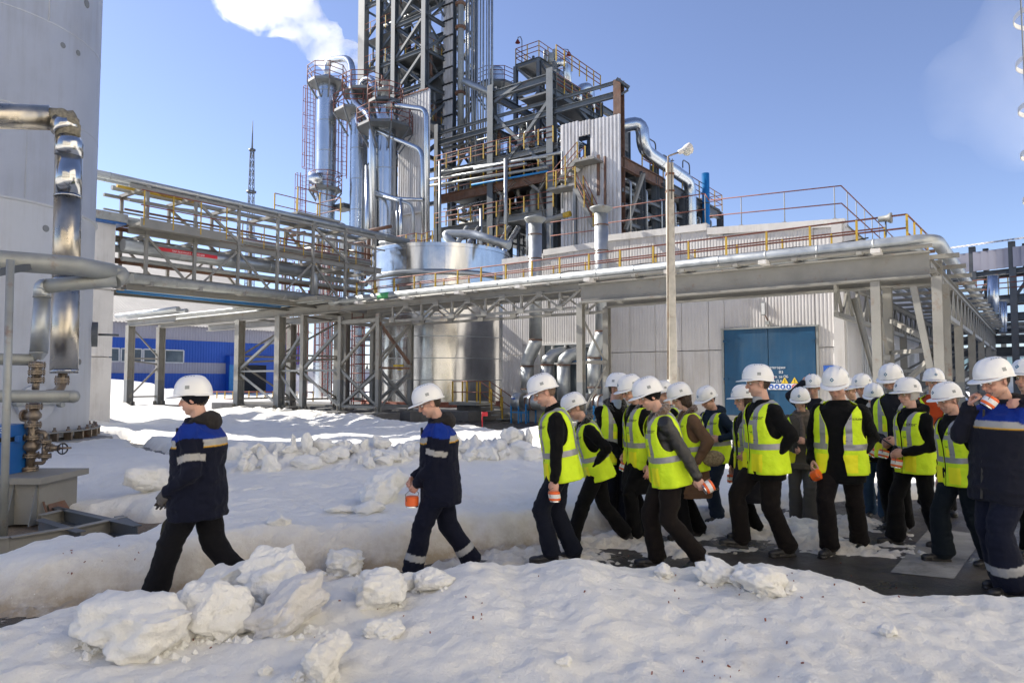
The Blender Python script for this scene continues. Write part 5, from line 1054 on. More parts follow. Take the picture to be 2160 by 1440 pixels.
for s in (sA_, sB_, sC_, Sx(923)):
    for t in (TP + 5, TP + 10.5):
        if s == sC_ or True: ibeam("post", PF, G(s, t, .5), G(s, t, zt0 if s != sC_ else zd2 + 1), .4, .4, M_steel_blue, 'I', up=V)
for z, m in ((zt0, M_steel_blue), (zd1 + 2.2, M_steel_blue), (zd1, M_steel), (zd2, M_rusty), (zd3, M_steel)):
    for s in (sA_, sB_): ibeam("beam", PF, G(s, TP, z), G(s, TP + 10.5, z), .3, .45, m, 'I')
    for t in (TP + 5, TP + 10.5): ibeam("beam", PF, G(Sx(923), t, z), G(sB_, t, z), .3, .4, m, 'I')
ibeam("diagonal_brace", PF, G(sB_, TP, zt0), G(sB_, TP + 5, zd1 + 3), .25, .25, M_steel_blue, 'box')
for a in ((1044, 246, 1156, 356), (1156, 216, 1074, 336), (1044, 216, 1100, 175)): fr(*a, .22, kind='box', nm="diagonal_brace")
for a in ((1034, 388, 1059, 412), (1088, 382, 1059, 412), (1059, 412, 1046, 500), (1104, 378, 1137, 402), (1156, 372, 1137, 402), (1137, 402, 1156, 488), (1320, 484, 1357, 366)): fr(*a, .2, m=M_steel_warm, kind='I', nm="knee_brace")
# decks with guard rails
for z, tt in ((zd1, 10.5), (zd2, 10.5), (zd3, 10.5)):
    b = MB(); b.box(G((Sx(923) + sB_) / 2, TP + tt / 2, z + .24), (sB_ - Sx(923), tt, .05), grid=True); b.build("deck", M_steel_dark, PF)
    g = thing("deck_guard_rail", {0: "top", 1: "middle", 2: "lowest"}[[zd1, zd2, zd3].index(z)] + " of the yellow posted guard rails on the front edge of the process frame", "railing", G(Sx(923), TP - .2, z))
    pl = [G(Sx(923), TP - .25, z + .25), G(sB_ + .3, TP - .25, z + .25)]
    for hh in (.35, .7, 1.05): b = MB(); b.tube([pl[0] + UP * hh, pl[1] + UP * hh], .03, 5); b.build("rail", M_redbrown, g)
    for p in posts(pl, 1.15): ibeam("rail_post", g, p, p + UP * 1.05, .07, .07, M_yellow, 'box')
for y0, y1, x0, x1, r, m in ((356, 322, 1000, 1182, .10, M_galv), (362, 330, 930, 1156, .08, M_galv), (390, 361, 995, 1156, .07, M_bluepipe), (395, 352, 890, 1156, .1, M_galv_dull), (380, 345, 905, 1110, .1, M_galv)): pipe("pipe", PF, [H(x0, y0, TP - .5), H(x1, y1, TP - .5)], r, m, n=8)
for px, y0, y1, r in ((1067, 335, 530, .13), (1015, 440, 560, .12), (928, 340, 560, .1), (1113, 455, 540, .12), (1186, 320, 440, .06)): pipe("standpipe", PF, [H(px, y0, TP - .7), H(px, y1, TP - .7)], r, M_galv, n=10)
# upper block
TQ = TP + 4.5
UB = thing("upper_frame_block", "small railed steel block standing on top of the process frame, two hook lamps on it", "plant frame", H(1137, 300, TQ))
sq = [Sx(1088, 150, TQ), Sx(1137, 150, TQ)]; zt_ = H(1137, 125, TQ).z; zb_ = H(1137, 330, TQ).z; tq1 = st(hit_s(1192, 153, sq[1]))[1]
for s in sq:
    for t in (TQ, tq1): ibeam("post", UB, G(s, t, zb_), G(s, t, zt_), .28, .28, M_steel_blue, 'I', up=V)
for z in (zt_, zt_ - 2.2, zt_ - 4.4, zt_ - 6.5):
    for t in (TQ, tq1): ibeam("beam", UB, G(sq[0], t, z), G(sq[1], t, z), .22, .3, M_steel_blue, 'I')
    for s in sq: ibeam("beam", UB, G(s, TQ, z), G(s, tq1, z), .22, .3, M_steel_blue, 'I')
    if z > zt_ - 1 or z < zt_ - 4: b = MB(); b.box(G((sq[0] + sq[1]) / 2, (TQ + tq1) / 2, z + .18), (sq[1] - sq[0], tq1 - TQ, .05), grid=True); b.build("deck", M_steel_dark, UB)
for k in range(3): z = zt_ - 2.2 * k; ibeam("diagonal_brace", UB, G(sq[k % 2], TQ, z), G(sq[1 - k % 2], TQ, z - 2.2), .16, .16, M_steel_blue, 'L'); ibeam("diagonal_brace", UB, G(sq[1], TQ, z), G(sq[1], tq1, z - 2.2), .16, .16, M_steel_blue, 'L')
def rail_loop(parent, pts, h=1.1, step=1.2, closed=True):
    pts = [Vector(p) for p in pts]; 
    if closed: pts.append(pts[0])
    b = MB()
    for hh in (h * .4, h * .7, h): b.tube([p + UP * hh for p in pts], .035, 5, caps=False, smooth=False)
    b.build("guard_rail", M_redbrown, parent)
    b = MB()
    for p in posts(pts, step): b.beam(p, p + UP * h, .06)
    b.build("rail_posts", M_yellow, parent, kind="stuff")
rail_loop(UB, [G(sq[0], TQ, zt_ + .2), G(sq[1], TQ, zt_ + .2), G(sq[1], tq1, zt_ + .2), G(sq[0], tq1, zt_ + .2)], 1.2); rail_loop(UB, [G(sq[0], TQ, zt_ - 4.2), G(sq[1], TQ, zt_ - 4.2), G(sq[1], tq1, zt_ - 4.2)], 1.1, closed=False)
def small_vessel(parent, px, y_top, y_bot, rpx, t, m=M_galv, nm="vessel"):
    p, q = H(px, y_top, t), H(px, y_bot, t); r = pxm(p, rpx); h = p.z - q.z; b = MB(); b.lathe(Vector((p.x, p.y, q.z)), [(0, 0), (r * .6, .02 * h), (r, .1 * h), (r, .9 * h), (r * .6, .98 * h), (0, h)], 20); b.build(nm, m, parent)
small_vessel(UB, 1162, 112, 135, 6, TQ + 1, M_galv_dull); small_vessel(UB, 1150, 106, 132, 4, TQ + 1.5, M_galv_dull, "relief_valve"); small_vessel(UB, 1125, 118, 130, 3, TQ + 1, M_steel_dark, "relief_valve"); small_vessel(UB, 1170, 104, 128, 5, TQ + 1.5, M_galv_dull, "relief_valve")
pipe("overhead_pipe", UB, [H(1170, 137, TQ), H(1196, 126, TQ + 1), H(1198, 200, TQ + 1)], .3, M_alu, bend=.8); small_vessel(UB, 1135, 200, 300, 12, TQ + 1.5, M_alu); small_vessel(UB, 1183, 150, 240, 5, TQ + 1.5, M_alu)
for px, py, sg_ in ((1101, 78, -1), (1192, 104, 1)):
    l = thing("hook_lamp", ("left" if sg_ < 0 else "right") + " of the two thin hook shaped lamps on the upper block", "lamp", H(px, 130, TQ)); b = MB(); b.tube([H(px, 130, TQ), H(px, py + 8, TQ), H(px - 3 * 1, py, TQ), H(px - 8 if sg_ < 0 else px + 6, py + 1, TQ), H(px - 9 if sg_ < 0 else px + 8, py + 8, TQ)], .035, 5); b.build("pole", M_steel_dark, l)
    b = MB(); b.lathe(H(px - 9 if sg_ < 0 else px + 8, py + 13, TQ), [(.2, 0), (.1, .2), (.04, .28)], 10); b.build("lamp_shade", M_red, l)
# right deck receding from post 1162
sg0 = sB_; tfar = st(hit_s(1262, 246, sg0))[1]; zdk = hit_s(1262, 250, sg0).z
RD = thing("receding_deck", "railed deck running back from the tall middle post, silver pipes on it", "platform", G(sg0, TP + 2, zdk))
b = MB(); b.box(G(sg0 - 1.2, (TP + tfar) / 2, zdk), (2.6, tfar - TP, .12), grid=True); b.build("deck", M_steel_dark, RD); ibeam("edge_beam", RD, G(sg0 + .12, TP, zdk - .1), G(sg0 + .12, tfar, zdk - .1), .25, .4, M_steel_blue, 'I'); ibeam("edge_beam", RD, G(sg0 + .1, TP, zt0), G(sg0 + .1, tfar, zt0), .3, .5, M_steel_blue, 'I'); ibeam("post", RD, G(sg0 + .1, tfar, .5), G(sg0 + .1, tfar, zt0 + .3), .4, .4, M_steel_blue, 'I', up=V)
rail_loop(RD, [G(sg0 + .2, TP + .3, zdk + .1), G(sg0 + .2, tfar, zdk + .1)], 1.1, 1.0, False); rail_loop(RD, [G(sg0 + .2, TP + .3, zdk + 2.0), G(sg0 + .2, tfar, zdk + 2.0)], 1.1, 1.0, False)
b = MB(); b.tube(fillet([hit_s(1218, 215, sg0), hit_s(1222, 186, sg0), hit_s(1246, 181, sg0), hit_s(1247, 230, sg0)], .8, 6), .28, 14); b.build("overhead_pipe", M_alu, RD); small_vessel(RD, 1208, 205, 225, 8, TP + 5, M_galv); small_vessel(RD, 1235, 215, 245, 5, TP + 7, M_galv_dull)
# wall of ribbed white sheets with a doorway
WPn = thing("ribbed_white_wall", "ribbed white sheet wall with a doorway, right part of the process frame", "cladding", H(1245, 520, TP - .4)); tw = TP - .4
def wall_seg(x0, x1, yt0, yt1, yb):
    a, c = H(x0, 400, tw), H(x1, 400, tw); n = max(1, round((c - a).length / 1.0))
    for k in range(n):
        p, q = a + (c - a) * (k / n), a + (c - a) * ((k + 1) / n); xx = x0 + (x1 - x0) * (k + .5) / n; z1 = H(xx, yt0 + (yt1 - yt0) * (k + .5) / n, tw).z; z0 = H(xx, yb, tw).z
        panel_at("ribbed_sheet", WPn, frame_M(Vector((p.x, p.y, z0)), U, NF), rib_mesh((q - p).length - .006, z1 - z0, .25, .07, M_clad))
wall_seg(1183, 1220, 263, 257, 545); wall_seg(1220, 1246, 257, 253, 286); wall_seg(1220, 1246, 333, 330, 545); wall_seg(1246, 1309, 253, 241, 530)
b = MB(); b.beam(H(1262, 327, tw - .15), H(1262, 412, tw - .15), .16, .1); b.build("rusty_post", M_rusty, WPn); b = MB(); b.tube([H(1276, 330, tw - .15), H(1276, 445, tw - .15)], .07, 6); b.build("rusty_pipe", M_rusty, WPn)
pc = H(1305, 172); b = MB(); b.beam(pc - V * .3 + UP * .05, H(1327, 186, TP + .2), .25, .15); b.beam(H(1310, 200), H(1325, 190, TP + .2), .12, .12); b.build("corner_bracket", M_steel_blue, PF)
# stairs
SR_ = thing("zigzag_stair", "zigzag steel stair with yellow posts in front of the ribbed white wall", "stairs", H(1200, 500, tw - 1)); ts_ = tw - 1.1
def flight(p, q, wdt=.9):
    n = max(3, int(abs(q.z - p.z) / .25))
    for e in (0, wdt): b = MB(); b.beam(p + V * e, q + V * e, .06, .25); b.build("stringer", M_steel_warm, SR_)
    b = MB()
    for k in range(1, n): c = p + (q - p) * k / n; b.box(c + V * wdt / 2, (.3, wdt, .04), grid=True)
    b.build("treads", M_steel_warm, SR_, kind="stuff")
    for e in (-.02, wdt):
        for hh in (.5, 1.0): b = MB(); b.tube([p + V * e + UP * hh, q + V * e + UP * hh], .03, 5); b.build("handrail", M_redbrown, SR_)
        for c in posts([p, q], 1.3): ibeam("rail_post", SR_, c + V * e, c + V * e + UP * 1.0, .06, .06, M_yellow, 'box')
f0, f1 = H(1168, 392, ts_), H(1218, 334, ts_); flight(f0, f1); g0, g1 = H(1214, 398, ts_ - .1), H(1252, 478, ts_ - .1); flight(g1, g0)
b = MB(); pa_, pb_ = H(1156, 396, ts_), H(1216, 385, ts_); c = (pa_ + pb_) / 2; c.z = H(1180, 396, ts_).z; b.box(c + V * .4, ((pb_ - pa_).length, 1.1, .15), grid=True); b.build("landing", M_steel_warm, SR_)
pl = [Vector((pa_.x, pa_.y, c.z)), Vector((pb_.x, pb_.y, c.z))]
for hh in (.5, 1.05): b = MB(); b.tube([q - V * .15 + UP * hh for q in pl], .03, 5); b.build("handrail", M_redbrown, SR_)
for q in posts(pl, .8): ibeam("rail_post", SR_, q - V * .15, q - V * .15 + UP * 1.05, .07, .07, M_yellow, 'box')
b = MB(); c2_ = H(1232, 337, ts_); b.box(c2_ + V * .5, (1.4, 1.1, .12), grid=True); b.build("landing", M_steel_warm, SR_); ibeam("support_post", SR_, G(st(pb_)[0] - .1, ts_, 6), G(st(pb_)[0] - .1, ts_, c.z), .2, .2, M_steel, 'I')
pipe("yellow_capped_pipe", SR_, [H(1150, 466, ts_), H(1198, 452, ts_)], .17, M_steel_warm); pipe("yellow_pipe_end", SR_, [H(1190, 454.5, ts_ - .02), H(1203, 450.5, ts_ - .02)], .18, M_yellow)
# --- right wing running back
RW = thing("right_wing_frame", "dark steel wing of the plant running back behind the hall roof, packed with pipes", "plant frame", G(sC_, TP + 8)); 
sR = sC_ + .15; zR = hit_s(1330, 352, sR).z
def Rt(px, py=400): return st(hit_s(px, py, sR))[1]
tR = [TP + .4, Rt(1352), Rt(1398), Rt(1440), Rt(1480), Rt(1518)]
ibeam("beam", RW, G(sR, TP, zR), G(sR, tR[2], zR), .3, .7, M_rusty, 'I'); ibeam("beam", RW, G(sR, tR[2], zR), G(sR, tR[-1] + .3, zR - .2), .3, .6, M_steel_dark, 'I')
for t in tR[1:]:
    for s in (sR, sR - 5): ibeam("post", RW, G(s, t, 4), G(s, t, zR), .42, .42, M_steel_dark, 'I', up=V)
    ibeam("beam", RW, G(sR, t, zR), G(sR - 6, t, zR), .3, .5, M_steel_dark, 'I'); ibeam("beam", RW, G(sR, t, zR - 2.6), G(sR - 6, t, zR - 2.6), .3, .4, M_steel_dark, 'I')
b = MB(); b.box(G(sR - 3, (TP + tR[-1]) / 2, zR + .3), (6, tR[-1] - TP, .08), grid=True); b.build("deck", M_steel_dark, RW); b = MB(); b.box(G(sR - 5.9, (TP + tR[-1]) / 2, zR - 3), (.1, tR[-1] - TP, 6), grid=True); b.build("rear_sheet", M_steel_dark, RW)
for z in (zR - 1.7, zR - 2.6, zR - 3.6): ibeam("beam", RW, G(sR + .05, TP, z), G(sR + .05, tR[-1], z), .14, .2, M_steel, 'I')
big = [hit_s(1316, 262, sR), hit_s(1318, 262, sR), hit_s(1346, 258, sR), hit_s(1346, 318, sR), hit_s(1356, 332, sR), hit_s(1447, 388, sR), hit_s(1449, 480, sR)]
for q in big[2:]: pass
pipe("large_silver_pipe", RW, [G(sR - 1.2, TP + .8, big[0].z), G(sR + .3, st(big[2])[1], big[2].z), G(sR + .3, st(big[2])[1], big[4].z + .3), G(sR + .3, st(big[5])[1], big[5].z + .1), G(sR + .3, st(big[5])[1], 6.5)], .42, M_alu, bend=1.0, n=20, bands=2.2)
rail_loop(RW, [G(sR + .1, tR[1], zR + .35), G(sR + .1, tR[-1] + .2, zR + .2), G(sR - 5, tR[-1] + .2, zR + .2)], 1.3, 1.5, False)
rs_ = random.Random(11)
for k in range(12):
    t = rs_.uniform(TP + 1, tR[-1] - 1); s = sR - rs_.uniform(.6, 4); r = rs_.uniform(.15, .5); z = zR - rs_.uniform(.4, 3.2)
    if k % 3 == 0: b = MB(); b.lathe(G(s, t, zR - 6), [(r, 0), (r, z - zR + 6), (0, z - zR + 6 + r)], 16); b.build("vessel", M_alu if k % 2 else M_galv, RW)
    else: pipe("pipe", RW, [G(s, TP + .5, z), G(s, t, z), G(s, t, z - 3)], r * .4, M_galv, bend=.3, n=8)
for k in range(8): t = TP + 1 + k * 2.2; pipe("pipe", RW, [G(sR - 3, t, zR - .9 - .1 * (k % 3)), G(sR + .1, t, zR - .9 - .1 * (k % 3)), G(sR + .1, t, zR - 4.5)], .08, M_galv, bend=.3, n=8)
for i, px in enumerate((1372, 1384, 1414, 1455)):
    t = Rt(px); b = MB(); hgt = 1.9 if i % 2 else 1.4; b.tube(fillet([G(sR, t, zR + .3), G(sR, t, zR + hgt + .6), G(sR, t - 1.2, zR + hgt + .6), G(sR, t - 1.2, zR + hgt)], .3), .045, 6); b.build("vent_hook", M_steel_dark, RW)
bs = thing("blue_stack", "short bright blue stack at the right end of the plant", "stack", hit_s(1488, 470, sR)); c = hit_s(1488, 366, sR + .4); b = MB(); b.tube([Vector((c.x, c.y, 5)), c], pxm(c, 8), 24); b.build("stack_shell", M_bluepipe, bs)
for dz_ in (2.3, 4.2): b = MB(); b.tube([c - UP * (dz_), c - UP * (dz_ - .08)], pxm(c, 8.6), 24); b.build("stack_band", M_steel_dark, bs)
# --- dense clutter of piping and vessels inside the frame
rc = random.Random(4); s_lo = Sx(923)
for lv, (z, zn) in enumerate(((zd3, zd2), (zd2, zd1), (zd1, zd1 + 3.0), (.5, zd3))):
    for k in range(18):
        s = rc.uniform(s_lo + .5, sB_ - .5); t = TP + rc.uniform(.8, 8); r = rc.uniform(.22, .55); h = rc.uniform(.5, .9) * (zn - z); m = rc.choice([M_alu, M_galv, M_galv_dull, M_galv, M_green if lv == 0 and k % 3 == 0 else M_galv])
        b = MB(); b.lathe(G(s, t, z + .3), [(r * .5, 0), (r, .15 * h), (r, .85 * h), (r * .6, .95 * h), (0, h)], 18); b.tube([G(s, t, z + h), G(s, t, zn)], .07, 6); b.build("vessel", m, PF)
    for k in range(30):
        s = rc.uniform(s_lo, sB_); t = TP + rc.uniform(.3, 6); zz = z + rc.uniform(.4, .95) * (zn - z); r = rc.uniform(.05, .14); m = rc.choice([M_galv, M_galv_dull, M_steel_warm, M_rusty, M_alu, M_steel_dark])
        if k % 2: pts = [G(s_lo, t, zz), G(s, t, zz), G(s, t, z + .3)]
        else: pts = [G(s, t, zn - .2), G(s, t, zz), G(s, t + 4, zz)]
        pipe("pipe", PF, pts, r, m, bend=.25, n=7)
    for k in range(7): s = rc.uniform(s_lo, sB_); t = TP + rc.uniform(.5, 4); b = MB(); b.lathe(G(s, t, z + rc.uniform(.8, 2)), [(.05, -.2), (.22, -.18), (.22, -.1), (.14, 0), (.22, .1), (.22, .18), (.05, .2), (.05, .5), (.2, .52), (.2, .56), (0, .57)], 12); b.build("valve", rc.choice([M_valve, M_galv_dull, M_rusty]), PF)
# clutter between columns & tank (horizontals)
LC = thing("low_pipe_cluster", "tangle of pipes and small decks at the foot of the silver columns", "pipes", H(760, 560, 6))
for k in range(22):
    px = rc.uniform(600, 900); py = rc.uniform(470, 560); t = rc.uniform(3, 9); p = H(px, py, t); q = p + U * rc.uniform(-2.5, 2.5); 
    pipe("pipe", LC, [p, q, q - UP * rc.uniform(1, 3)], rc.uniform(.05, .15), rc.choice([M_galv, M_galv_dull, M_steel_warm, M_rusty]), bend=.3, n=8)
for s, t in ((st(H(617, 500, 5))[0], 5), (st(H(690, 500, 3))[0], 3)):
    for q in (0, 1): cage_ladder(LC, G(s + q * 1.5, t, .5), G(s + q * 1.5, t, 9.5 - q * 2), -U if q else -V, M_red, w=.5)
for px in (1075, 1093, 1010, 985): pipe("pipe", LC, [H(px, 480, 8), H(px - 30, 530, 6), H(px - 30, 545, 6)], .15, M_alu if px != 985 else M_galv, bend=.3, n=10)
# ------------------------------------------------------------------ concrete lamp post
c = at(1418, 800, 17.5); LP = thing("concrete_lamp_post", "pale concrete lamp post standing right of the truss column, with a glass headed street lamp", "lamp post", (c.x, c.y, 0)); zt = at(1418, 345, 17.5).z
b = MB(); w0, w1 = .115, .085
P = lambda z, w_: [Vector((c.x + x * w_, c.y + y * w_, z)) for x, y in ((-1, -.7), (-.7, -1), (.7, -1), (1, -.7), (1, .7), (.7, 1), (-.7, 1), (-1, .7))]
b.add(P(0, w0) + P(zt, w1), [(k, (k + 1) % 8, 8 + (k + 1) % 8, 8 + k) for k in range(8)] + [tuple(range(8, 16))]); b.build("concrete_pole", M_pole, LP)
for dz_ in (.28, .72): b = MB(); b.box((c.x, c.y, zt - dz_), (.2, .19, .05)); b.build("clamp_band", M_rusty, LP)
k = 17.5 / F; cx = lambda px, py: at(px, py, 17.35)
b = MB(); b.tube(fillet([cx(1409, 800) + UP * 0, cx(1409, 345), cx(1409, 331), cx(1411, 329), cx(1433, 321)], .2), .022, 8); b.build("lamp_arm", M_valve, LP); b = MB(); b.tube([cx(1417, 420), cx(1417, 345), cx(1418, 335)], .012, 5); b.tube([cx(1415, 339), cx(1422, 339)], .012, 5); b.build("cable", M_black, LP)
hd = cx(1433, 321); ax = (cx(1460, 311) - hd).normalized(); b = MB(); b.lathe(hd - ax * .03, [(.0, 0), (.055, .01), (.07, .12), (.12, .22), (.145, .33), (.10, .37), (0, .38)], 20, axis=ax); b.build("lamp_head", M_white, LP)
mg, ntg, bg_ = newmat("milky_lamp_glass"); bg_.inputs["Base Color"].default_value = (.8, .82, .78, 1); bg_.inputs["Roughness"].default_value = .12; bg_.inputs["Transmission Weight"].default_value = .6
b = MB(); gc = hd + ax * .21 - UP * .045; b.lathe(gc, [(0, -.12), (.06, -.105), (.10, -.07), (.125, 0), (.12, .04)], 20); b.build("lamp_glass", mg, LP)
# ------------------------------------------------------------------ right background trestle
RT = thing("covered_trestle", "dark covered steel trestle with a corrugated roof at the far right", "pipe rack", at(2080, 800, 40))
A0, A1 = at(2003, 528, 42), at(2300, 528, 36.5); 
def RP(f_, z, off=0): p = A0 + (A1 - A0) * f_; return Vector((p.x, p.y + off, z))
zr = at(2003, 525, 42).z; N = 26
for k in range(N):
    f0_, f1_ = k / N, (k + .55) / N; b = MB(); b.add([RP(f0_, zr + .1), RP(f1_, zr + .1), RP(f1_, zr + .45, 3.5), RP(f0_, zr + .45, 3.5), RP(f0_, zr), RP(f1_, zr), RP(f1_, zr + .35, 3.5), RP(f0_, zr + .35, 3.5)], [(0, 1, 2, 3), (7, 6, 5, 4), (0, 4, 5, 1), (3, 2, 6, 7), (0, 3, 7, 4), (1, 5, 6, 2)]); b.build("roof_rib", M_clad, RT)
b = MB(); b.add([RP(0, zr), RP(1, zr), RP(1, zr + .36, 3.5), RP(0, zr + .36, 3.5)], [(0, 1, 2, 3)]); b.build("roof_sheet", M_steel_dark, RT)
for k in range(16): b = MB(); f0_, f1_ = .05 + k * .06, .05 + k * .06 + .058; b.beam(RP((f0_ + f1_) / 2, zr - 1.5, .5), RP((f0_ + f1_) / 2, zr - .35, .5), .40, .05); b.build("side_sheet", M_greywall, RT)
for z, h_ in ((zr - 1.7, .3), (zr - 3.3, .5), (zr - 4.3, .4), (zr - 5.6, .35), (zr - 6.3, .5)): ibeam("beam", RT, RP(-.05 if h_ < .45 else .12, z, .8), RP(1, z, .8), .3, h_, M_steel_dark, 'I'); ibeam("beam", RT, RP(-.0, z, 3), RP(1, z, 3), .3, h_, M_steel_dark, 'I')
for f_ in (.0, .25, .55, .85):
    ibeam("column", RT, RP(f_, 0 if f_ > .1 else zr - 1.8, .8), RP(f_, zr, .8), .35, .35, M_steel_dark, 'I'); ibeam("column", RT, RP(f_, 0, 3), RP(f_, zr, 3), .3, .3, M_steel_dark, 'I')
    ibeam("diagonal_brace", RT, RP(f_, zr - 3.3, .8), RP(f_ + .15, zr - 1.8, .8), .15, .15, M_steel_dark, 'L'); ibeam("diagonal_brace", RT, RP(f_, 2.6, .8), RP(f_ + .2, .4, .8), .12, .12, M_steel_dark, 'L'); ibeam("diagonal_brace", RT, RP(f_, .4, .8), RP(f_ + .2, 2.6, .8), .12, .12, M_steel_dark, 'L')
for px, y0, y1, r in ((2095, 582, 660, .28), (2113, 636, 700, .12), (2120, 636, 700, .1)): pipe("silver_pipe", RT, [at(px, y0, 38), at(px, y1, 38)], r, M_alu, n=14)
for k in range(7): z = zr - 4.7 - .35 * (k % 4); pipe("pipe", RT, [RP(0, z, 1.2 + .2 * k), RP(1, z, 1.2 + .2 * k)], .09, M_steel_dark if k % 2 else M_galv_dull, n=7)
rail_loop(RT, [RP(.1, zr - 3.05, .5), RP(1, zr - 3.05, .5)], 1.0, .9, False)
# dark rack undersides further right
DR = thing("far_low_rack", "far dark pipe rack crossing behind the receding rack at the right", "pipe rack", at(2100, 800, 55))
for z, h_ in ((5.6, .8), (4.7, .5)): ibeam("beam", DR, at(1990, 800, 56) * 1 + UP * (z - 1.68), at(2400, 800, 50) + UP * (z - 1.68), .4, h_, M_steel_dark, 'I')
for px in (2000, 2060, 2120, 2180): p = at(px, 800, 55); p.z = 0; ibeam("column", DR, p, p + UP * 5.4, .35, .35, M_steel_dark, 'I')
# ------------------------------------------------------------------ hoops of a ladder cage at the right edge
HC = thing("ladder_cage_hoops", "pale ladder cage hoops hanging at the right edge of the view", "ladder", at(2230, 800, 6.0)); HC.location.z = 0
cc = at(2276, 800, 6.0); rr = .36
for k in range(14):
    z = at(2200, 22 + 97.5 * k - 195, 6.0).z
    if z < 2.0: break
    cx_ = cc.x + .005 * k; n = 40; vs = []; 
    for j in range(n):
        a = 2 * math.pi * j / n
        for (dr, dz_) in ((0, 0), (.006, 0), (.006, .042), (0, .042)): vs.append(Vector((cx_ + math.cos(a) * (rr + dr), cc.y + math.sin(a) * (rr + dr), z + dz_ + .02 * math.cos(a))))
    fs = [(j * 4 + q, j * 4 + (q + 1) % 4, ((j + 1) % n) * 4 + (q + 1) % 4, ((j + 1) % n) * 4 + q) for j in range(n) for q in range(4)]
    b = MB(); b.add(vs, fs, 0, False); b.build("hoop", M_signwhite, HC)
b = MB(); b.tube([(cc.x - rr - .0, cc.y - .01, 2.0), (cc.x - rr - .01, cc.y - .01, 4), (cc.x - rr - .03, cc.y - .01, 7.2)], .006, 5); b.build("side_wire", M_galv_dull, HC)
b = MB()
for sg_ in (-1, 1): b.beam((cc.x + rr, cc.y + sg_ * .2, 0), (cc.x + rr, cc.y + sg_ * .2, 7.5), .05)
for z in np.arange(.3, 7.4, .3): b.tube([(cc.x + rr, cc.y - .2, z), (cc.x + rr, cc.y + .2, z)], .012, 5)
b.build("ladder", M_galv_dull, HC)
# ------------------------------------------------------------------ people
def vattr_mat(name, rough=.85, bump=.3, bscale=180, spec=.3, sheen=0.0, var=.12):
    m, nt, b = newmat(name); L = nt.links
    a = nt.nodes.new("ShaderNodeAttribute"); a.attribute_name = "tint"; n = noise_node(nt, 9, 4, .6, 'World'); mr = nt.nodes.new("ShaderNodeMapRange"); mr.inputs[3].default_value = 1 - var; mr.inputs[4].default_value = 1 + var
    L.new(n.outputs[0], mr.inputs[0]); mx = nt.nodes.new("ShaderNodeMix"); mx.data_type = 'RGBA'; mx.blend_type = 'MULTIPLY'; mx.inputs[0].default_value = 1; L.new(a.outputs["Color"], mx.inputs[6]); L.new(mr.outputs[0], mx.inputs[7]); L.new(mx.outputs[2], b.inputs["Base Color"])
    b.inputs["Roughness"].default_value = rough; b.inputs["Specular IOR Level"].default_value = spec; b.inputs["Sheen Weight"].default_value = sheen
    nb = noise_node(nt, bscale, 3, .6, 'World'); nf = noise_node(nt, 14, 4, .55, 'World', .6); ad = nt.nodes.new("ShaderNodeMath"); ad.operation = 'MULTIPLY_ADD'; ad.inputs[1].default_value = 4.0; L.new(nf.outputs[0], ad.inputs[0]); L.new(nb.outputs[0], ad.inputs[2])
    bp = nt.nodes.new("ShaderNodeBump"); bp.inputs["Strength"].default_value = bump; bp.inputs["Distance"].default_value = .008; L.new(ad.outputs[0], bp.inputs["Height"]); L.new(bp.outputs[0], b.inputs["Normal"])
    return m
M_skin = vattr_mat("skin", .5, .08, 260, .4, 0, .05)
M_cloth = vattr_mat("woven_cloth", .9, .45, 240, .12, .04)
M_leather = vattr_mat("black_leather", .42, .4, 60, .5)
M_hair = vattr_mat("hair", .6, .5, 300, .4)
M_fur = vattr_mat("fur", 1.0, 1.0, 120, .1, .6, .3)
M_lime = mat("fluorescent_lime_fabric", (.66, .88, .012), .75, 0, .07, 8, .7, 16); M_limey = mat("fluorescent_yellow_pocket", (.88, .86, .012), .75, 0, .05, 6, .2, 30)
M_reflect = mat("grey_reflective_tape", (.30, .30, .31), .4, .2, .06, 8)
M_helmet = mat("white_helmet_plastic", (.80, .79, .76), .28, 0, .02, 6, .015, 12, coat=.15)
M_sticker = mat("grey_helmet_sticker", (.30, .31, .30), .4); M_teal = mat("teal_emblem", (.01, .13, .22), .4); M_ink = mat("black_print", (.02, .02, .02), .6)
M_eye = mat("eye_white", (.7, .68, .65), .2); M_iris = mat("dark_iris", (.03, .02, .015), .15)
M_redplastic = mat("red_plastic_button", (.4, .01, .01), .4)
mgl, ntg2, bg2 = newmat("clear_safety_lens"); bg2.inputs["Base Color"].default_value = (.9, .92, .92, 1); bg2.inputs["Roughness"].default_value = .05; bg2.inputs["Transmission Weight"].default_value = 1.0; bg2.inputs["IOR"].default_value = 1.12
def ell(b, c, r, rot=None, n=16, m=8):
    c = Vector(c); Rm = rot.to_matrix() if rot else Matrix.Identity(3); vs = [c + Rm @ Vector((0, 0, r[2]))]
    for i in range(1, m):
        ph = math.pi * i / m
        for k in range(n): th = 2 * math.pi * k / n; vs.append(c + Rm @ Vector((r[0] * math.sin(ph) * math.cos(th), r[1] * math.sin(ph) * math.sin(th), r[2] * math.cos(ph))))
    vs.append(c + Rm @ Vector((0, 0, -r[2]))); fs = [(0, 1 + k, 1 + (k + 1) % n) for k in range(n)]
    for i in range(m - 2): fs += [(1 + i * n + k, 1 + (i + 1) * n + k, 1 + (i + 1) * n + (k + 1) % n, 1 + i * n + (k + 1) % n) for k in range(n)]
    e = len(vs) - 1; fs += [(e, 1 + (m - 2) * n + (k + 1) % n, 1 + (m - 2) * n + k) for k in range(n)]
    b.add(vs, fs, 0, True)
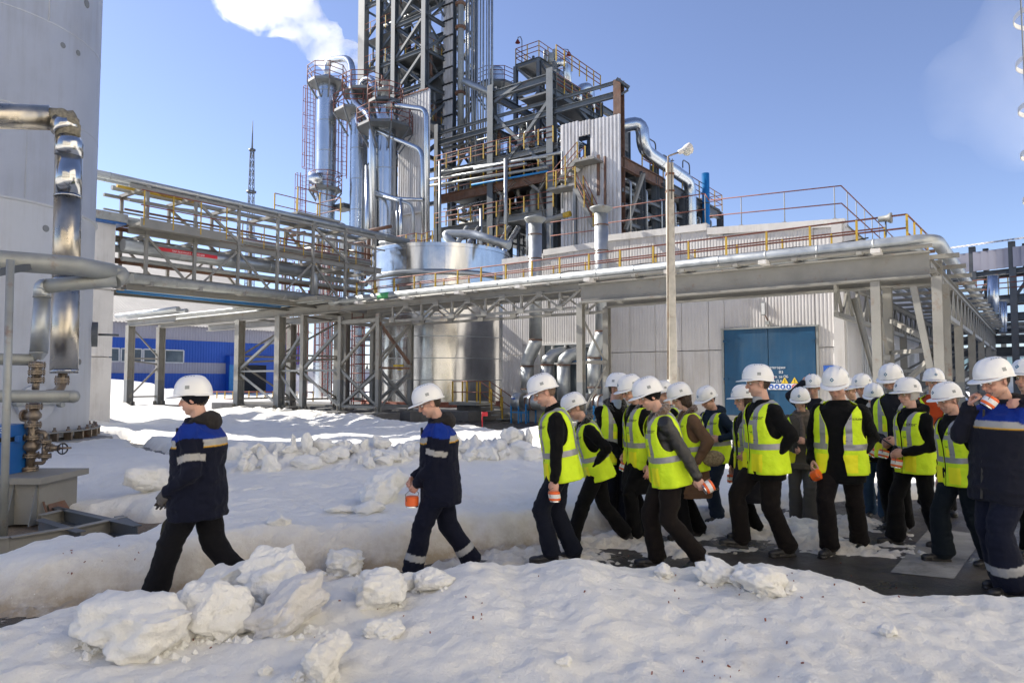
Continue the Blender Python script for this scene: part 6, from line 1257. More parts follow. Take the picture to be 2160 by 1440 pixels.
def limb(b, pts, rs, n=12):
    for i in range(len(pts) - 1): b.tube([pts[i], pts[i + 1]], [rs[i], rs[i + 1]], n)
    for p, r in list(zip(pts, rs)): ell(b, p, (r, r, r), n=12, m=8)
def rings(b, R_, n=20):
    vs = []; 
    for (c, xd, yd, a, d) in R_:
        for k in range(n):
            th = 2 * math.pi * k / n; cx, sx = math.cos(th), math.sin(th); e = .85; cx = math.copysign(abs(cx) ** e, cx); sx = math.copysign(abs(sx) ** e, sx); vs.append(c + xd * (d * cx) + yd * (a * sx))
    N = len(R_); fs = [(i * n + k, i * n + (k + 1) % n, (i + 1) * n + (k + 1) % n, (i + 1) * n + k) for i in range(N - 1) for k in range(n)]
    fs += [tuple(range(n))[::-1], tuple((N - 1) * n + k for k in range(n))]; b.add(vs, fs, 0, True)
def remesh(b, vox, it=4, fac=.5):
    me = bpy.data.meshes.new("tmp"); me.from_pydata(b.v, [], b.f); me.update(); o = bpy.data.objects.new("tmp", me); COL.objects.link(o)
    m = o.modifiers.new("r", 'REMESH'); m.mode = 'VOXEL'; m.voxel_size = vox; m.adaptivity = 0
    if it: s = o.modifiers.new("s", 'SMOOTH'); s.factor = fac; s.iterations = it
    dg = bpy.context.evaluated_depsgraph_get(); r = bpy.data.meshes.new_from_object(o.evaluated_get(dg)); bpy.data.objects.remove(o); bpy.data.meshes.remove(me); return r
def mesh_np(me):
    v = np.empty(len(me.vertices) * 3); me.vertices.foreach_get("co", v); v = v.reshape(-1, 3); n = np.empty(len(me.vertices) * 3); me.vertices.foreach_get("normal", n); return v, n.reshape(-1, 3)
def faces_np(me): return [tuple(p.vertices) for p in me.polygons]
def set_co(me, v): me.vertices.foreach_set("co", v.astype(np.float32).ravel()); me.update()
def set_tint(me, c):
    c = np.asarray(c, float)
    if c.ndim == 1: c = np.tile(c, (len(me.vertices), 1))
    a = me.color_attributes.new("tint", 'FLOAT_COLOR', 'POINT'); a.data.foreach_set("color", np.concatenate([c, np.ones((len(c), 1))], 1).astype(np.float32).ravel())
def finish(me, mats, name):
    me.name = name; me.materials.clear()
    for m in (mats if isinstance(mats, (list, tuple)) else [mats]): me.materials.append(m)
    me.polygons.foreach_set("use_smooth", np.ones(len(me.polygons), bool)); me.update(); return me
# ---- head prototypes
def gauss(v, c, s): return np.exp(-(((v - np.array(c)) / np.array(s)) ** 2).sum(1))
def make_head(female, heavy=0.0):
    b = MB(); w = .94 if female else 1.0
    ell(b, (-.012, 0, .035), (.097, .076 * w, .100), n=24, m=14); ell(b, (.022, 0, -.035), (.068, .060 * w + .006 * heavy, .088), n=20, m=12); ell(b, (.040, 0, -.095), (.038, .036 * w + .008 * heavy, .026)); ell(b, (.0, 0, -.07), (.055, .058 * w + .010 * heavy, .035))
    b.tube([(.086, 0, .022), (.103, 0, -.008), (.113, 0, -.026)], [.010, .0115, .0145], 10); ell(b, (.108, 0, -.030), (.013, .0125, .010)); ell(b, (.094, .011, -.032), (.011, .009, .008)); ell(b, (.094, -.011, -.032), (.011, .009, .008))
    for s in (-1, 1):
        ell(b, (-.012, s * .079 * w, -.006), (.018, .009, .031), Euler((0, .25, s * .35))); ell(b, (.058, s * .040 * w, -.028), (.030, .022, .024)); b.tube([(.084, s * .008, .034), (.080, s * .034, .040), (.062, s * .055, .032)], [.009, .010, .008], 8)
    ell(b, (.083, 0, -.058), (.016, .024, .009)); ell(b, (.081, 0, -.070), (.015, .020, .008))
    b.tube([(-.012, 0, -.05), (-.022, 0, -.13), (-.03, 0, -.2)], [.056 * w, .054 * w + .008 * heavy, .062 * w], 16)
    me = remesh(b, .0048, 3, .45); v, n = mesh_np(me)
    for s in (-1, 1): v = v - n * (.0085 * gauss(v, (.082, s * .031, .012), (.02, .016, .0105)))[:, None]
    v = v - n * (.005 * gauss(v, (.096, 0, -.0635), (.02, .021, .0028)))[:, None] - n * (.003 * gauss(v, (.093, 0, -.083), (.02, .02, .006)))[:, None]
    set_co(me, v); base = np.array((.57, .33, .245) if not female else (.62, .38, .30)); col = np.tile(base, (len(v), 1))
    red = .35 * gauss(v, (.112, 0, -.027), (.02, .02, .02)) + sum(.22 * gauss(v, (.075, s * .045, -.028), (.03, .02, .02)) for s in (-1, 1)) + .2 * (np.abs(v[:, 1]) > .074)
    col = col * (1 - red[:, None] * np.array([.05, .45, .45])); lip = gauss(v, (.096, 0, -.063), (.02, .019, .010)); col = col * (1 - lip[:, None] * (np.array([.1, .55, .5]) if female else np.array([.12, .35, .3])))
    if not female: st_ = .20 * np.clip((-.045 - v[:, 2]) / .03, 0, 1) * np.clip((v[:, 2] + .13) / .03, 0, 1) * (v[:, 0] > -.02); col = col * (1 - st_[:, None] * np.array([1, .8, .7]))
    r = (v.copy(), faces_np(me), col); bpy.data.meshes.remove(me); return r
HEADS = {"m": make_head(False), "h": make_head(False, 1.0), "f": make_head(True)}
def make_hand(curl, spread=.06, thumb=.5):
    b = MB(); ell(b, (.050, .0, 0), (.050, .041, .0145)); ell(b, (.030, .012, -.004), (.035, .03, .016)); b.tube([(-.05, 0, 0), (.02, 0, 0)], [.027, .028], 12)
    for i, (y, L, r) in enumerate(((.029, .070, .0092), (.0098, .079, .0096), (-.0098, .073, .0092), (-.029, .058, .0082))):
        p = Vector((.088 - .006 * abs(i - 1.2), y, 0)); a = 0; pts = [p - Vector((.03, 0, 0)), p]; yaw = spread * (1.4 - i)
        for q, f in enumerate((.45, .32, .23)): a += curl[q]; p = p + Vector((math.cos(a) * math.cos(yaw), math.sin(yaw) * math.cos(a), -math.sin(a))) * L * f; pts.append(p)
        limb(b, pts, [r * 1.02, r * 1.05, r, r * .95, r * .85], 8)
    t = [Vector((.012, .026, -.006)), Vector((.040, .046, -.014 - .012 * thumb)), Vector((.066, .056 - .012 * thumb, -.022 - .02 * thumb)), Vector((.086, .052 - .026 * thumb, -.028 - .028 * thumb))]; limb(b, t, [.014, .0125, .011, .0095], 8)
    me = remesh(b, .0042, 2, .4); v, n = mesh_np(me); base = np.array((.55, .31, .235)); col = np.tile(base, (len(v), 1)); tip = np.clip((v[:, 0] - .08) / .06, 0, 1)[:, None]; col = col * (1 - tip * np.array([0, .12, .1]))
    r = (v.copy(), faces_np(me), col); bpy.data.meshes.remove(me); return r
HANDS = {"relaxed": make_hand((.30, .35, .25)), "grip": make_hand((.75, .95, .7), .03, 1.0), "open": make_hand((.12, .12, .1), .12, .1)}
# ---- shared wear
def make_shoe():
    b = MB(); ell(b, (.155, 0, -.045), (.065, .043, .033)); ell(b, (.07, 0, -.040), (.10, .041, .036)); ell(b, (-.02, 0, -.035), (.048, .036, .042)); b.tube([(-.005, 0, -.03), (-.01, 0, .05)], [.047, .045], 14)
    b.boxm(Matrix.Translation((.075, 0, -.074)) @ Matrix.Diagonal((.26, .074, .016, 1))); ell(b, (.17, 0, -.070), (.050, .042, .012)); b.boxm(Matrix.Translation((-.025, 0, -.074)) @ Matrix.Diagonal((.08, .068, .022, 1)))
    me = remesh(b, .0065, 2, .4); set_tint(me, (.018, .017, .017)); return finish(me, M_leather, "shoe")
SHOE = make_shoe()
def make_helmet():
    NU, NV = 56, 14; vs = []; 
    def P(u, v_):
        th = 2 * math.pi * u / NU; ph = math.pi / 2 * v_ / NV; c, s = math.cos(th), math.sin(th); r = math.cos(ph) ** .72; z = math.sin(ph) ** .95 * .142
        x = c * .146 * r - .004; y = s * .121 * r; ridge = .007 * math.exp(-(y / .020) ** 4) * min(1, math.sin(ph) * 3) * (1 if x > -.10 else .5); side = .004 * math.exp(-((abs(y) - .055) / .012) ** 2) * math.sin(ph)
        return Vector((x, y, z - .010 * max(0, -c) * (1 - math.sin(ph)))) + Vector((c * .6, s * .6, 1)).normalized() * (ridge + side)
    b = MB(); vs = [P(u, v_) for v_ in range(NV) for u in range(NU)] + [Vector((-.004, 0, .149))]; fs = [(v_ * NU + u, v_ * NU + (u + 1) % NU, (v_ + 1) * NU + (u + 1) % NU, (v_ + 1) * NU + u) for v_ in range(NV - 1) for u in range(NU)] + [((NV - 1) * NU + u, (NV - 1) * NU + (u + 1) % NU, NV * NU) for u in range(NU)]
    b.add(vs, fs, 0, True)
    def rim(u, o, dz_):
        th = 2 * math.pi * u / NU; c, s = math.cos(th), math.sin(th); pk = .052 * max(0, c) ** 1.6 * (1 if c > 0 else 0); fl = .007 + pk + .004 * max(0, -c); base = P(u, 0); d = Vector((c * 1.1, s * .9, 0)).normalized(); drop = -.012 - pk * .22 + (0.004 if abs(c) < .4 else 0); return base + d * fl * o + Vector((0, 0, drop * (o if o > 0 else .6) + dz_))
    loops = [[rim(u, 0, 0) + Vector((0, 0, .007)) for u in range(NU)], [rim(u, .9, .004) for u in range(NU)], [rim(u, 1, 0) for u in range(NU)], [rim(u, .96, -.004) for u in range(NU)], [rim(u, .05, -.003) * .985 for u in range(NU)]]
    vs = [p for l in loops for p in l]; fs = [(i * NU + u, (i + 1) * NU + u, (i + 1) * NU + (u + 1) % NU, i * NU + (u + 1) % NU) for i in range(4) for u in range(NU)]; fs = [f[::-1] for f in fs]; b.add(vs, fs, 0, True)
    me = bpy.data.meshes.new("helmet_shell"); me.from_pydata([tuple(v) for v in b.v], [], b.f); me.validate(); finish(me, M_helmet, "helmet_shell")
    bm = bmesh.new(); bm.from_mesh(me); bmesh.ops.recalc_face_normals(bm, faces=bm.faces); bvh = BVHTree.FromBMesh(bm); bm.to_mesh(me); bm.free(); me.polygons.foreach_set("use_smooth", np.ones(len(me.polygons), bool)); return me, bvh
HELM, HBVH = make_helmet()
def decal(bvh, org, dirn, up, shape, off, m, name, n=3):
    """small patch lying on a curved surface: shape = list of 2-D points (polygon fan, subdivided toward the centre)"""
    o = Vector(org); d = Vector(dirn).normalized(); up = (Vector(up) - d * Vector(up).dot(d)).normalized(); sd = up.cross(d); b = MB(); L = len(shape); lay = []
    for k in range(n + 1):
        f = k / n
        for (x, y) in shape:
            p = o + sd * x * f + up * y * f; h = bvh.ray_cast(p, -d); q = (h[0] + h[1] * off * (1 if h[1].dot(d) > 0 else -1)) if h[0] else p; lay.append(q)
    fs = []
    for k in range(n):
        for i in range(L): fs.append((k * L + i, k * L + (i + 1) % L, (k + 1) * L + (i + 1) % L, (k + 1) * L + i))
    me = bpy.data.meshes.new(name); me.from_pydata([tuple(p) for p in lay], [], fs); me.validate(); return finish(me, m, name)
sq_ = lambda w, h: [(-w, -h), (0, -h), (w, -h), (w, 0), (w, h), (0, h), (-w, h), (-w, 0)]
ST_L = decal(HBVH, (-.005, .3, .098), (0, 1, .25), UP, sq_(.017, .014), .0012, M_sticker, "reflective_sticker"); ST_R = decal(HBVH, (-.005, -.3, .098), (0, -1, .25), UP, sq_(.017, .014), .0012, M_sticker, "reflective_sticker")
EMB = decal(HBVH, (.3, 0, .118), (1, 0, .35), UP, [(0, -.02), (.014, -.006), (.018, .0), (.014, .006), (0, .02), (-.014, .006), (-.018, 0), (-.014, -.006)], .0014, M_teal, "emblem"); EMB2 = decal(HBVH, (.3, 0, .118), (1, 0, .35), UP, [(0, -.008), (.007, 0), (0, .008), (-.007, 0)], .0022, M_signwhite, "emblem_centre")
def make_vents():
    b = MB()
    for s in (-1, 1):
        for k in range(4):
            x = -.035 + k * .021; h = HBVH.ray_cast(Vector((x, s * .052, .3)), Vector((0, 0, -1))); q = h[0]; b.boxm(Matrix.Translation(q) @ Matrix.Rotation(s * -.5, 4, 'X') @ Matrix.Diagonal((.011, .004, .0035, 1)))
    me = bpy.data.meshes.new("vent_slots"); me.from_pydata([tuple(v) for v in b.v], [], b.f); me.materials.append(M_ink); return me
VENTS = make_vents()
def make_glasses():
    b = MB(); n = 14; pts = []
    for k in range(n + 1): a = R(-68 + 136 * k / n); pts.append(Vector((.036 + math.cos(a) * .074, math.sin(a) * .074, 0)))
    vs = [];
    for p in pts: w = 1 - .55 * math.exp(-(p.y / .010) ** 2); vs += [p + UP * .030, p + UP * (.030 - .040 * w) + Vector((-.004, 0, 0))]
    fs = [(2 * k, 2 * k + 1, 2 * k + 3, 2 * k + 2) for k in range(n)]; b.add(vs, fs, 0, True)
    lens = bpy.data.meshes.new("lens"); lens.from_pydata([tuple(v) for v in b.v], [], b.f); finish(lens, mgl, "lens")
    b = MB(); b.tube([v for v in vs[0::2]], .0022, 5)
    for s in (-1, 1): p = pts[-1 if s > 0 else 0]; b.tube([p + UP * .024, Vector((.02, s * .080, .016)), Vector((-.02, s * .083, .010))], .0028, 5)
    fr_ = bpy.data.meshes.new("frame"); fr_.from_pydata([tuple(v) for v in b.v], [], b.f); finish(fr_, M_sticker, "frame"); return lens, fr_
LENS, GFRAME = make_glasses()
def make_eyes():
    b = MB()
    for s in (-1, 1): ell(b, (.0735, s * .031, .011), (.0125, .0135, .0105), n=12, m=8)
    k = len(b.f)
    for s in (-1, 1): ell(b, (.0835, s * .031, .009), (.004, .0058, .0058), n=8, m=5)
    me = bpy.data.meshes.new("eyes"); me.from_pydata([tuple(v) for v in b.v], [], b.f); finish(me, [M_eye, M_iris], "eyes"); me.polygons.foreach_set("material_index", [0] * k + [1] * (len(b.f) - k)); return me
EYES = make_eyes()
def make_brows(col):
    b = MB()
    for s in (-1, 1): b.tube([(.0905, s * .014, .034), (.089, s * .032, .040), (.076, s * .050, .034)], [.0035, .004, .002], 6)
    me = bpy.data.meshes.new("eyebrows"); me.from_pydata([tuple(v) for v in b.v], [], b.f); set_tint(me, col); return finish(me, M_hair, "eyebrows")
def make_hair(kind, col):
    b = MB()
    if kind == "short": ell(b, (-.016, 0, .030), (.101, .081, .104), n=20, m=12); b2 = lambda v: (v[:, 2] > -.065 + 0 * v[:, 0]) & (v[:, 0] < .015 + .0 * v[:, 2]) & ~((v[:, 0] > -.035) & (v[:, 2] < .02))
    elif kind == "long":
        ell(b, (-.018, 0, .010), (.108, .094, .125), n=20, m=12); ell(b, (-.045, 0, -.07), (.062, .085, .075)); b2 = lambda v: ~((v[:, 0] > .035) & (v[:, 2] < .055)) & ~((np.abs(v[:, 1]) < .055) & (v[:, 0] > .0) & (v[:, 2] < .04))
    elif kind == "bangs": ell(b, (-.012, 0, .008), (.106, .092, .122), n=20, m=12); b2 = lambda v: ~((np.abs(v[:, 1]) < .062) & (v[:, 0] > .0) & (v[:, 2] < .030)) & (v[:, 2] > -.10)
    elif kind == "beard": ell(b, (.040, 0, -.088), (.060, .058, .050), n=20, m=12); ell(b, (.0, 0, -.07), (.05, .074, .04)); b2 = lambda v: ((v[:, 0] > .0)) & ~((v[:, 2] > -.058) & (np.abs(v[:, 1]) < .045))
    elif kind == "beanie": ell(b, (-.010, 0, .038), (.111, .097, .110), n=20, m=12); b2 = lambda v: (v[:, 2] > .032 - np.clip((.075 - v[:, 0]) / .06, 0, 1) * .072)
    elif kind == "scarfhat": ell(b, (-.010, 0, .030), (.113, .094, .118), n=20, m=12); b2 = lambda v: (v[:, 2] > .026 - (v[:, 0] < .04) * .085)
    me = remesh(b, .0075, 2, .4); v, n = mesh_np(me); f = {"short": 6, "beanie": 5}.get(kind, 4); amp = .0015 if kind == "beanie" else .004
    v = v + n * (amp * fbm(v * np.array([90, 90, 25 if kind in ("long", "bangs") else 90]), 2))[:, None]; set_co(me, v); keep = b2(v); bm = bmesh.new(); bm.from_mesh(me); bm.verts.ensure_lookup_table(); bmesh.ops.delete(bm, geom=[bm.verts[i] for i in np.where(~keep)[0]], context='VERTS'); bm.to_mesh(me); bm.free()
    set_tint(me, col); return finish(me, M_hair if kind not in ("beanie", "scarfhat") else M_cloth, kind if kind in ("beanie", "beard") else ("head_scarf" if kind == "scarfhat" else "hair"))
HAIRC = {}
def hair(kind, col):
    k = (kind, col)
    if k not in HAIRC: HAIRC[k] = make_hair(kind, col)
    return HAIRC[k]
BROWC = {}
def brows(col):
    if col not in BROWC: BROWC[col] = make_brows(col)
    return BROWC[col]
# ---- hi-vis vest prototypes (torso frame: x forward, y left, z up from pelvis)
X_, Y_ = Vector((1, 0, 0)), Vector((0, 1, 0))
def make_vest(gap, seed):
    b = MB(); P = [(-.17, .222, .168), (-.06, .214, .163), (.06, .203, .156), (.18, .201, .153), (.30, .211, .156), (.39, .212, .146), (.445, .192, .130), (.485, .150, .112), (.52, .10, .09), (.56, .07, .07)]
    rings(b, [(Vector((0, 0, z)), X_, Y_, a, d) for z, a, d in P], 28); me = remesh(b, .0125, 3, .5); v, n = mesh_np(me)
    w = .006 * fbm(v * np.array([8, 8, 5]) + seed, 3) + .008 * np.clip((.1 - v[:, 2]) / .25, 0, 1) * np.sin(np.arctan2(v[:, 1], v[:, 0]) * 9 + seed) + .004 * fbm(v * 22 + seed, 2); v = v + n * w[:, None]; set_co(me, v)
    bm = bmesh.new(); bm.from_mesh(me); pl = []
    for c in (-.125, -.078, .078, .125): pl.append(((0, c, 0), (0, 1, 0)))
    for c in (-.155, -.13, .035, .075, .13, .305, .348, .14, .215): pl.append(((0, 0, c), (0, 0, 1)))
    for c in (-.155, -.04, .04, .155): pl.append(((0, c, 0), (0, 1, 0)))
    if gap < .02: pl.append(((0, gap, 0), (0, 1, 0))); pl.append(((0, -gap, 0), (0, 1, 0)))
    for co, no in pl: bmesh.ops.bisect_plane(bm, geom=bm.verts[:] + bm.edges[:] + bm.faces[:], dist=1e-5, plane_co=co, plane_no=no)
    def cut(c):
        x, y, z = c
        if z < -.155: return True
        if z > .44 and x * x + y * y < .092 ** 2: return True
        if x > 0 and abs(y) < gap + max(0, z - .27) * .40 + (max(0, -.02 - z) * gap * 3): return True
        if abs(y) > .150 and ((z - .325) / .155) ** 2 + ((x) / .088) ** 2 < 1: return True
        return False
    bmesh.ops.delete(bm, geom=[f for f in bm.faces if cut(f.calc_center_median())], context='FACES')
    for _i in range(5):   # smooth the cut edges
        new = {}
        for v_ in bm.verts:
            nb_v = [e.other_vert(v_).co for e in v_.link_edges if e.is_boundary]
            if len(nb_v) == 2 and v_.co.z > -.15: new[v_] = v_.co * .4 + (nb_v[0] + nb_v[1]) * .3
        for v_, c_ in new.items(): v_.co = c_
    bm.normal_update(); tape = MB(); pk = {"pocket_left": MB(), "pocket_right": MB(), "chest": MB(), "chest_b": MB()}
    def copy(mb, f, off): mb.add([v.co + v.normal * off for v in f.verts], [tuple(range(len(f.verts)))], 0, True)
    for f in bm.faces:
        x, y, z = f.calc_center_median(); ay = abs(y)
        if (.078 < ay < .125 and z > .075) or .075 < z < .13 or (.305 < z < .348 and x > 0 and ay < .125): copy(tape, f, .0022)
        elif x > 0 and .04 < ay < .155 and -.13 < z < .035: copy(pk["pocket_left" if y > 0 else "pocket_right"], f, .005)
        elif x > 0 and .04 < ay < .078 and .14 < z < .215: copy(pk["chest" if y > 0 else "chest_b"], f, .004)
    bvh = BVHTree.FromBMesh(bm); bm.to_mesh(me); bm.free(); finish(me, M_lime, "vest")
    o = bpy.data.objects.new("tmp", me); COL.objects.link(o); sm_ = o.modifiers.new("s", 'SOLIDIFY'); sm_.thickness = .005; sm_.offset = -1; dg = bpy.context.evaluated_depsgraph_get(); me2 = bpy.data.meshes.new_from_object(o.evaluated_get(dg)); bpy.data.objects.remove(o); finish(me2, M_lime, "vest")
    def mk(mb, m, nm): q = bpy.data.meshes.new(nm); q.from_pydata([tuple(v) for v in mb.v], [], mb.f); return finish(q, m, nm)
    parts = [("reflective_tape", mk(tape, M_reflect, "reflective_tape"))] + [("pocket", mk(pk[k], M_limey, "pocket")) for k in pk]
    def print_on(txt, size, y0, z0, m, nm):
        t = text_mesh(txt, size, m, 0.0, 'CENTER'); vs = []
        for v in t.vertices:
            p = Vector((.5, y0 + v.co.x, z0 + v.co.y)); h = bvh.ray_cast(p, Vector((-1, 0, 0))); vs.append((h[0].x + .0045 if h[0] and h[0].x > 0 else .15, p.y, p.z))
        t.vertices.foreach_set("co", np.array(vs).ravel()); t.update(); parts.append((nm, t))
    print_on("Visitor", .052 if gap < .05 else .036, .10 if gap < .05 else .150, .358, M_ink, "lettering"); print_on("—", .05, .10, .150, M_ink, "small_print")
    bb = MB()
    for a in range(10): th = R(180 + 18 * a) ; th2 = R(180 + 18 * (a + 1)); q = [(.055 + math.cos(t_) * r_, .245 + math.sin(t_) * r_) for t_, r_ in ((th, .016), (th2, .016), (th2, .010), (th, .010))]; bb.add([Vector(((bvh.ray_cast(Vector((.5, y, z)), Vector((-1, 0, 0)))[0] or Vector((.15, 0, 0))).x + .004, y, z)) for y, z in q], [(0, 1, 2, 3)])
    parts.append(("shield_print", mk(bb, M_ink, "shield_print")))
    return me2, parts
VESTS = [make_vest(.010, 1.0), make_vest(.035, 5.0), make_vest(.062, 9.0)]
# ---- the builder
def ik(a, c, l1, l2, pole):
    d = c - a; L = min(d.length, (l1 + l2) * .999); dn = d.normalized(); c = a + dn * L; x = (l1 * l1 - l2 * l2 + L * L) / (2 * L); h = math.sqrt(max(l1 * l1 - x * x, 0)); p = (pole - dn * pole.dot(dn)).normalized(); return a + dn * x + p * h, c
def seg_dist(P, a, b):
    a = np.array(a); b = np.array(b); d = b - a; t = np.clip(((P - a) @ d) / (d @ d), 0, 1); return np.linalg.norm(P - (a + t[:, None] * d), axis=1), t
NAVY = (.007, .0085, .019); BLACK = (.0055, .0055, .006); ORANGEC = (.8, .13, .02)
PEOPLE = {}
def person(key, label, px, ytop, Y, head, lean=5, hp=20, hy=0, LF=(.2, 0, 0), RF=(-.2, 0, 0), LH=None, RH=None, sex='m', jacket=BLACK, jmat=None, jlen=-.17, bulk=1.0, trous=BLACK, vest=None, worker=False, hairk=("short", (.05, .035, .025)), band=None, glasses=True, collar=None, hood=False, skirt=0, helmet=True, vox=.0125, lhand="relaxed", rhand="relaxed", gl=(None, None), stance=.085, roll=0, twist=0, hpalm=(None, None), shoe=(.018, .017, .017), pole_l=None, scarf=None, leg_flare=1.0, emblem=True, beard=None, shirt=None, redbtn=False):
    rnd = np.random.RandomState(abs(hash(key)) % 9999 if False else sum(ord(ch) for ch in key) * 7 % 9999)
    X = (px - 1080) / F * Y; root = thing("person", label, "person", (X, Y, 0), "people walking in hard hats"); root.rotation_euler = (0, 0, R(head))
    # pose at k=1
    la, lb = .435, .425; fl = Vector((LF[0], stance, .085 + LF[1])); frr = Vector((RF[0], -stance, .085 + RF[1])); hz = .935
    for _ in range(60):
        ok = True
        for f_, sg in ((fl, 1), (frr, -1)):
            if (Vector((0, sg * .09, hz - .03)) - f_).length > (la + lb) * .998 and f_.z < .6: ok = False
        if ok: break
        hz -= .004
    up = Matrix.Rotation(R(roll), 3, 'X') @ Vector((math.sin(R(lean)), 0, math.cos(R(lean)))); lt = (Matrix.Rotation(R(twist), 3, 'Z') @ Y_); lt = (lt - up * lt.dot(up)).normalized(); fw = lt.cross(up); Pv = Vector((0, 0, hz)); T = lambda x, y, z: Pv + fw * x + lt * y + up * z
    nb = T(-.01, 0, .52); Hm = (Matrix.Rotation(R(hy), 3, 'Z') @ Matrix.Rotation(R(hp), 3, 'Y')); hc = nb + up * .045 + Vector((math.sin(R(lean + hp * .5)) * .02 + .022, 0, 0)) + Hm @ Vector((.012, 0, .115))
    top_k = (hc + Hm @ Vector((0, 0, .045 + .145))).z; ztop = at(px, ytop, Y).z; k = ztop / top_k if helmet else 1.0
    S = Matrix.Scale(k, 4); root["stature_scale"] = round(k, 3)
    sl, sr_ = T(0, .178 * bulk ** .5, .425), T(0, -.178 * bulk ** .5, .425); ua, fa = .29, .265
    def hand_t(h, sg): h = h or (.03, .29, .84); return Vector((h[0], sg * h[1], h[2]))
    tl, tr_ = hand_t(LH, 1), hand_t(RH, -1)
    pol = lambda t_, sg: Vector((-.15, sg * .45, -1)) if t_.z > 1.3 else Vector((-1, sg * .55, -.25)); el, wl = ik(sl, tl, ua, fa, Vector(pole_l) if pole_l else pol(tl, 1)); er, wr = ik(sr_, tr_, ua, fa, pol(tr_, -1))
    kl, al_ = ik(Pv + Vector((0, .09, -.03)), fl, la, lb, X_ + Y_ * .05); kr, ar_ = ik(Pv + Vector((0, -.09, -.03)), frr, la, lb, X_ - Y_ * .05)
    hipl, hipr = Pv + Vector((0, .09, -.03)), Pv + Vector((0, -.09, -.03))
    # body
    b = MB(); rings(b, [(T(0, 0, z), fw, lt, a, d) for z, a, d in ((-.08, .15, .10), (.1, .14, .1), (.3, .165, .11), (.43, .16, .09), (.50, .06, .055))], 14); limb(b, [hipl, kl, al_], [.075, .05, .035], 8); limb(b, [hipr, kr, ar_], [.075, .05, .035], 8); limb(b, [sl, el, wl], [.045, .036, .026], 8); limb(b, [sr_, er, wr], [.045, .036, .026], 8); b.tube([T(-.01, 0, .42), hc + Hm @ Vector((-.025, 0, -.15))], [.06, .05], 12)
    me = remesh(b, .022, 3, .5); v, n = mesh_np(me); V_ = [v]; Fc = faces_np(me); C_ = [np.tile((.5, .3, .22), (len(v), 1))]; off = len(v); bpy.data.meshes.remove(me)
    def addp(proto, M4, mirror=False):
        nonlocal off, Fc
        pv, pf, pc = proto; q = pv.copy()
        if mirror: q[:, 1] *= -1
        A = np.array(M4); q = q @ A[:3, :3].T + A[:3, 3]; V_.append(q); Fc = Fc + [tuple(off + i for i in (f[::-1] if mirror else f)) for f in pf]; C_.append(pc); off += len(q)
    HM = Hm.to_4x4(); HM.translation = hc; addp(HEADS["f" if sex == 'f' else ("h" if bulk > 1.05 else "m")], HM)
    hand_M = []
    for (e, w_, sg, kind, pn) in ((el, wl, 1, lhand, hpalm[0]), (er, wr, -1, rhand, hpalm[1])):
        d = (w_ - e).normalized(); pz = Vector(pn) if pn else Vector((.15, sg * 1.0, .1))   # back of hand direction
        z = (pz - d * pz.dot(d)).normalized(); y = z.cross(d); Mh = Matrix((d, y, z)).transposed().to_4x4(); Mh.translation = w_
        mir = (y.dot(Vector((1, 0, 0.2))) < 0) 
        hand_M.append((Mh, kind))
        gcol = gl[0 if sg > 0 else 1]; p_ = HANDS[kind]
        if gcol: p_ = (p_[0] * np.array([1.08, 1.12, 1.3]), p_[1], np.tile(gcol, (len(p_[0]), 1)))
        addp(p_, Mh, mir)
    VV = np.concatenate(V_) * k; me = bpy.data.meshes.new("body"); me.from_pydata(VV.tolist(), [], Fc); set_tint(me, np.concatenate(C_)); finish(me, M_skin, "body"); link("body", me, root)
    # trousers
    b = MB(); rings(b, [(Pv + Vector((0, 0, z)), X_, Y_, a * bulk, d * bulk) for z, a, d in ((-.14, .14, .10), (-.06, .175, .125), (.03, .17, .12), (.12, .155, .11))], 16)
    fl_ = leg_flare; lw = 1.18 if worker else (1.08 if sex == 'm' else .98)
    for h_, kn, an in ((hipl, kl, al_), (hipr, kr, ar_)): limb(b, [h_ - Vector((0, 0, .01)), h_ * .5 + kn * .5, kn, kn * .45 + an * .55, an + (kn - an).normalized() * .02], [.100 * bulk, .095 * lw, .081 * lw, .077 * fl_ * lw, .080 * fl_ * lw], 14); b.tube([kn * .3 + an * .7, an + (an - kn).normalized() * .012], [.077 * fl_ * lw, .086 * fl_ * lw], 14)
    me = remesh(b, vox, 3, .5); v, n = mesh_np(me); lo = np.clip((.45 - v[:, 2]) / .4, 0, 1); fold = .009 * fbm(v * np.array([5, 5, 11]) + rnd.rand() * 50, 3) + .010 * lo * (1 - np.abs(vnoise(v * np.array([6, 6, 20]) + rnd.rand() * 50))) + .007 * gauss(v, tuple(kl), (.09, .09, .09)) * np.sin(v[:, 2] * 90); v2 = v + n * (fold - .004)[:, None]; v2[:, 2] = np.maximum(v2[:, 2], .03); set_co(me, v2 * k)
    col = np.tile(trous, (len(v), 1))
    if worker:
        for kn, an in ((kl, al_), (kr, ar_)): d, t = seg_dist(v, kn, an); col[(d < .12) & (t > .62 if worker == 1 else t > .60) & (t < .76)] = (.36, .36, .36)
        if key == "w1": col = np.tile(trous, (len(v), 1))
    set_tint(me, col); finish(me, M_cloth, "trousers"); link("trousers", me, root)
    # jacket
    jb = bulk * (1.08 if worker else 1.0); b = MB(); P = [(jlen, .192, .145), (jlen + .10, .200, .150), (.05, .186, .141), (.18, .182, .137), (.30, .192, .140), (.39, .190, .130), (.445, .165, .112), (.485, .115, .09), (.535, .082, .078)]
    if worker: P = [(z, a + (.018 if z < .4 else .004), d + (.022 if z < .4 else .004)) for z, a, d in P]
    rings(b, [(T(0.01 if z < .3 else 0, 0, z), fw, lt, a * jb, d * jb) for z, a, d in P], 24)
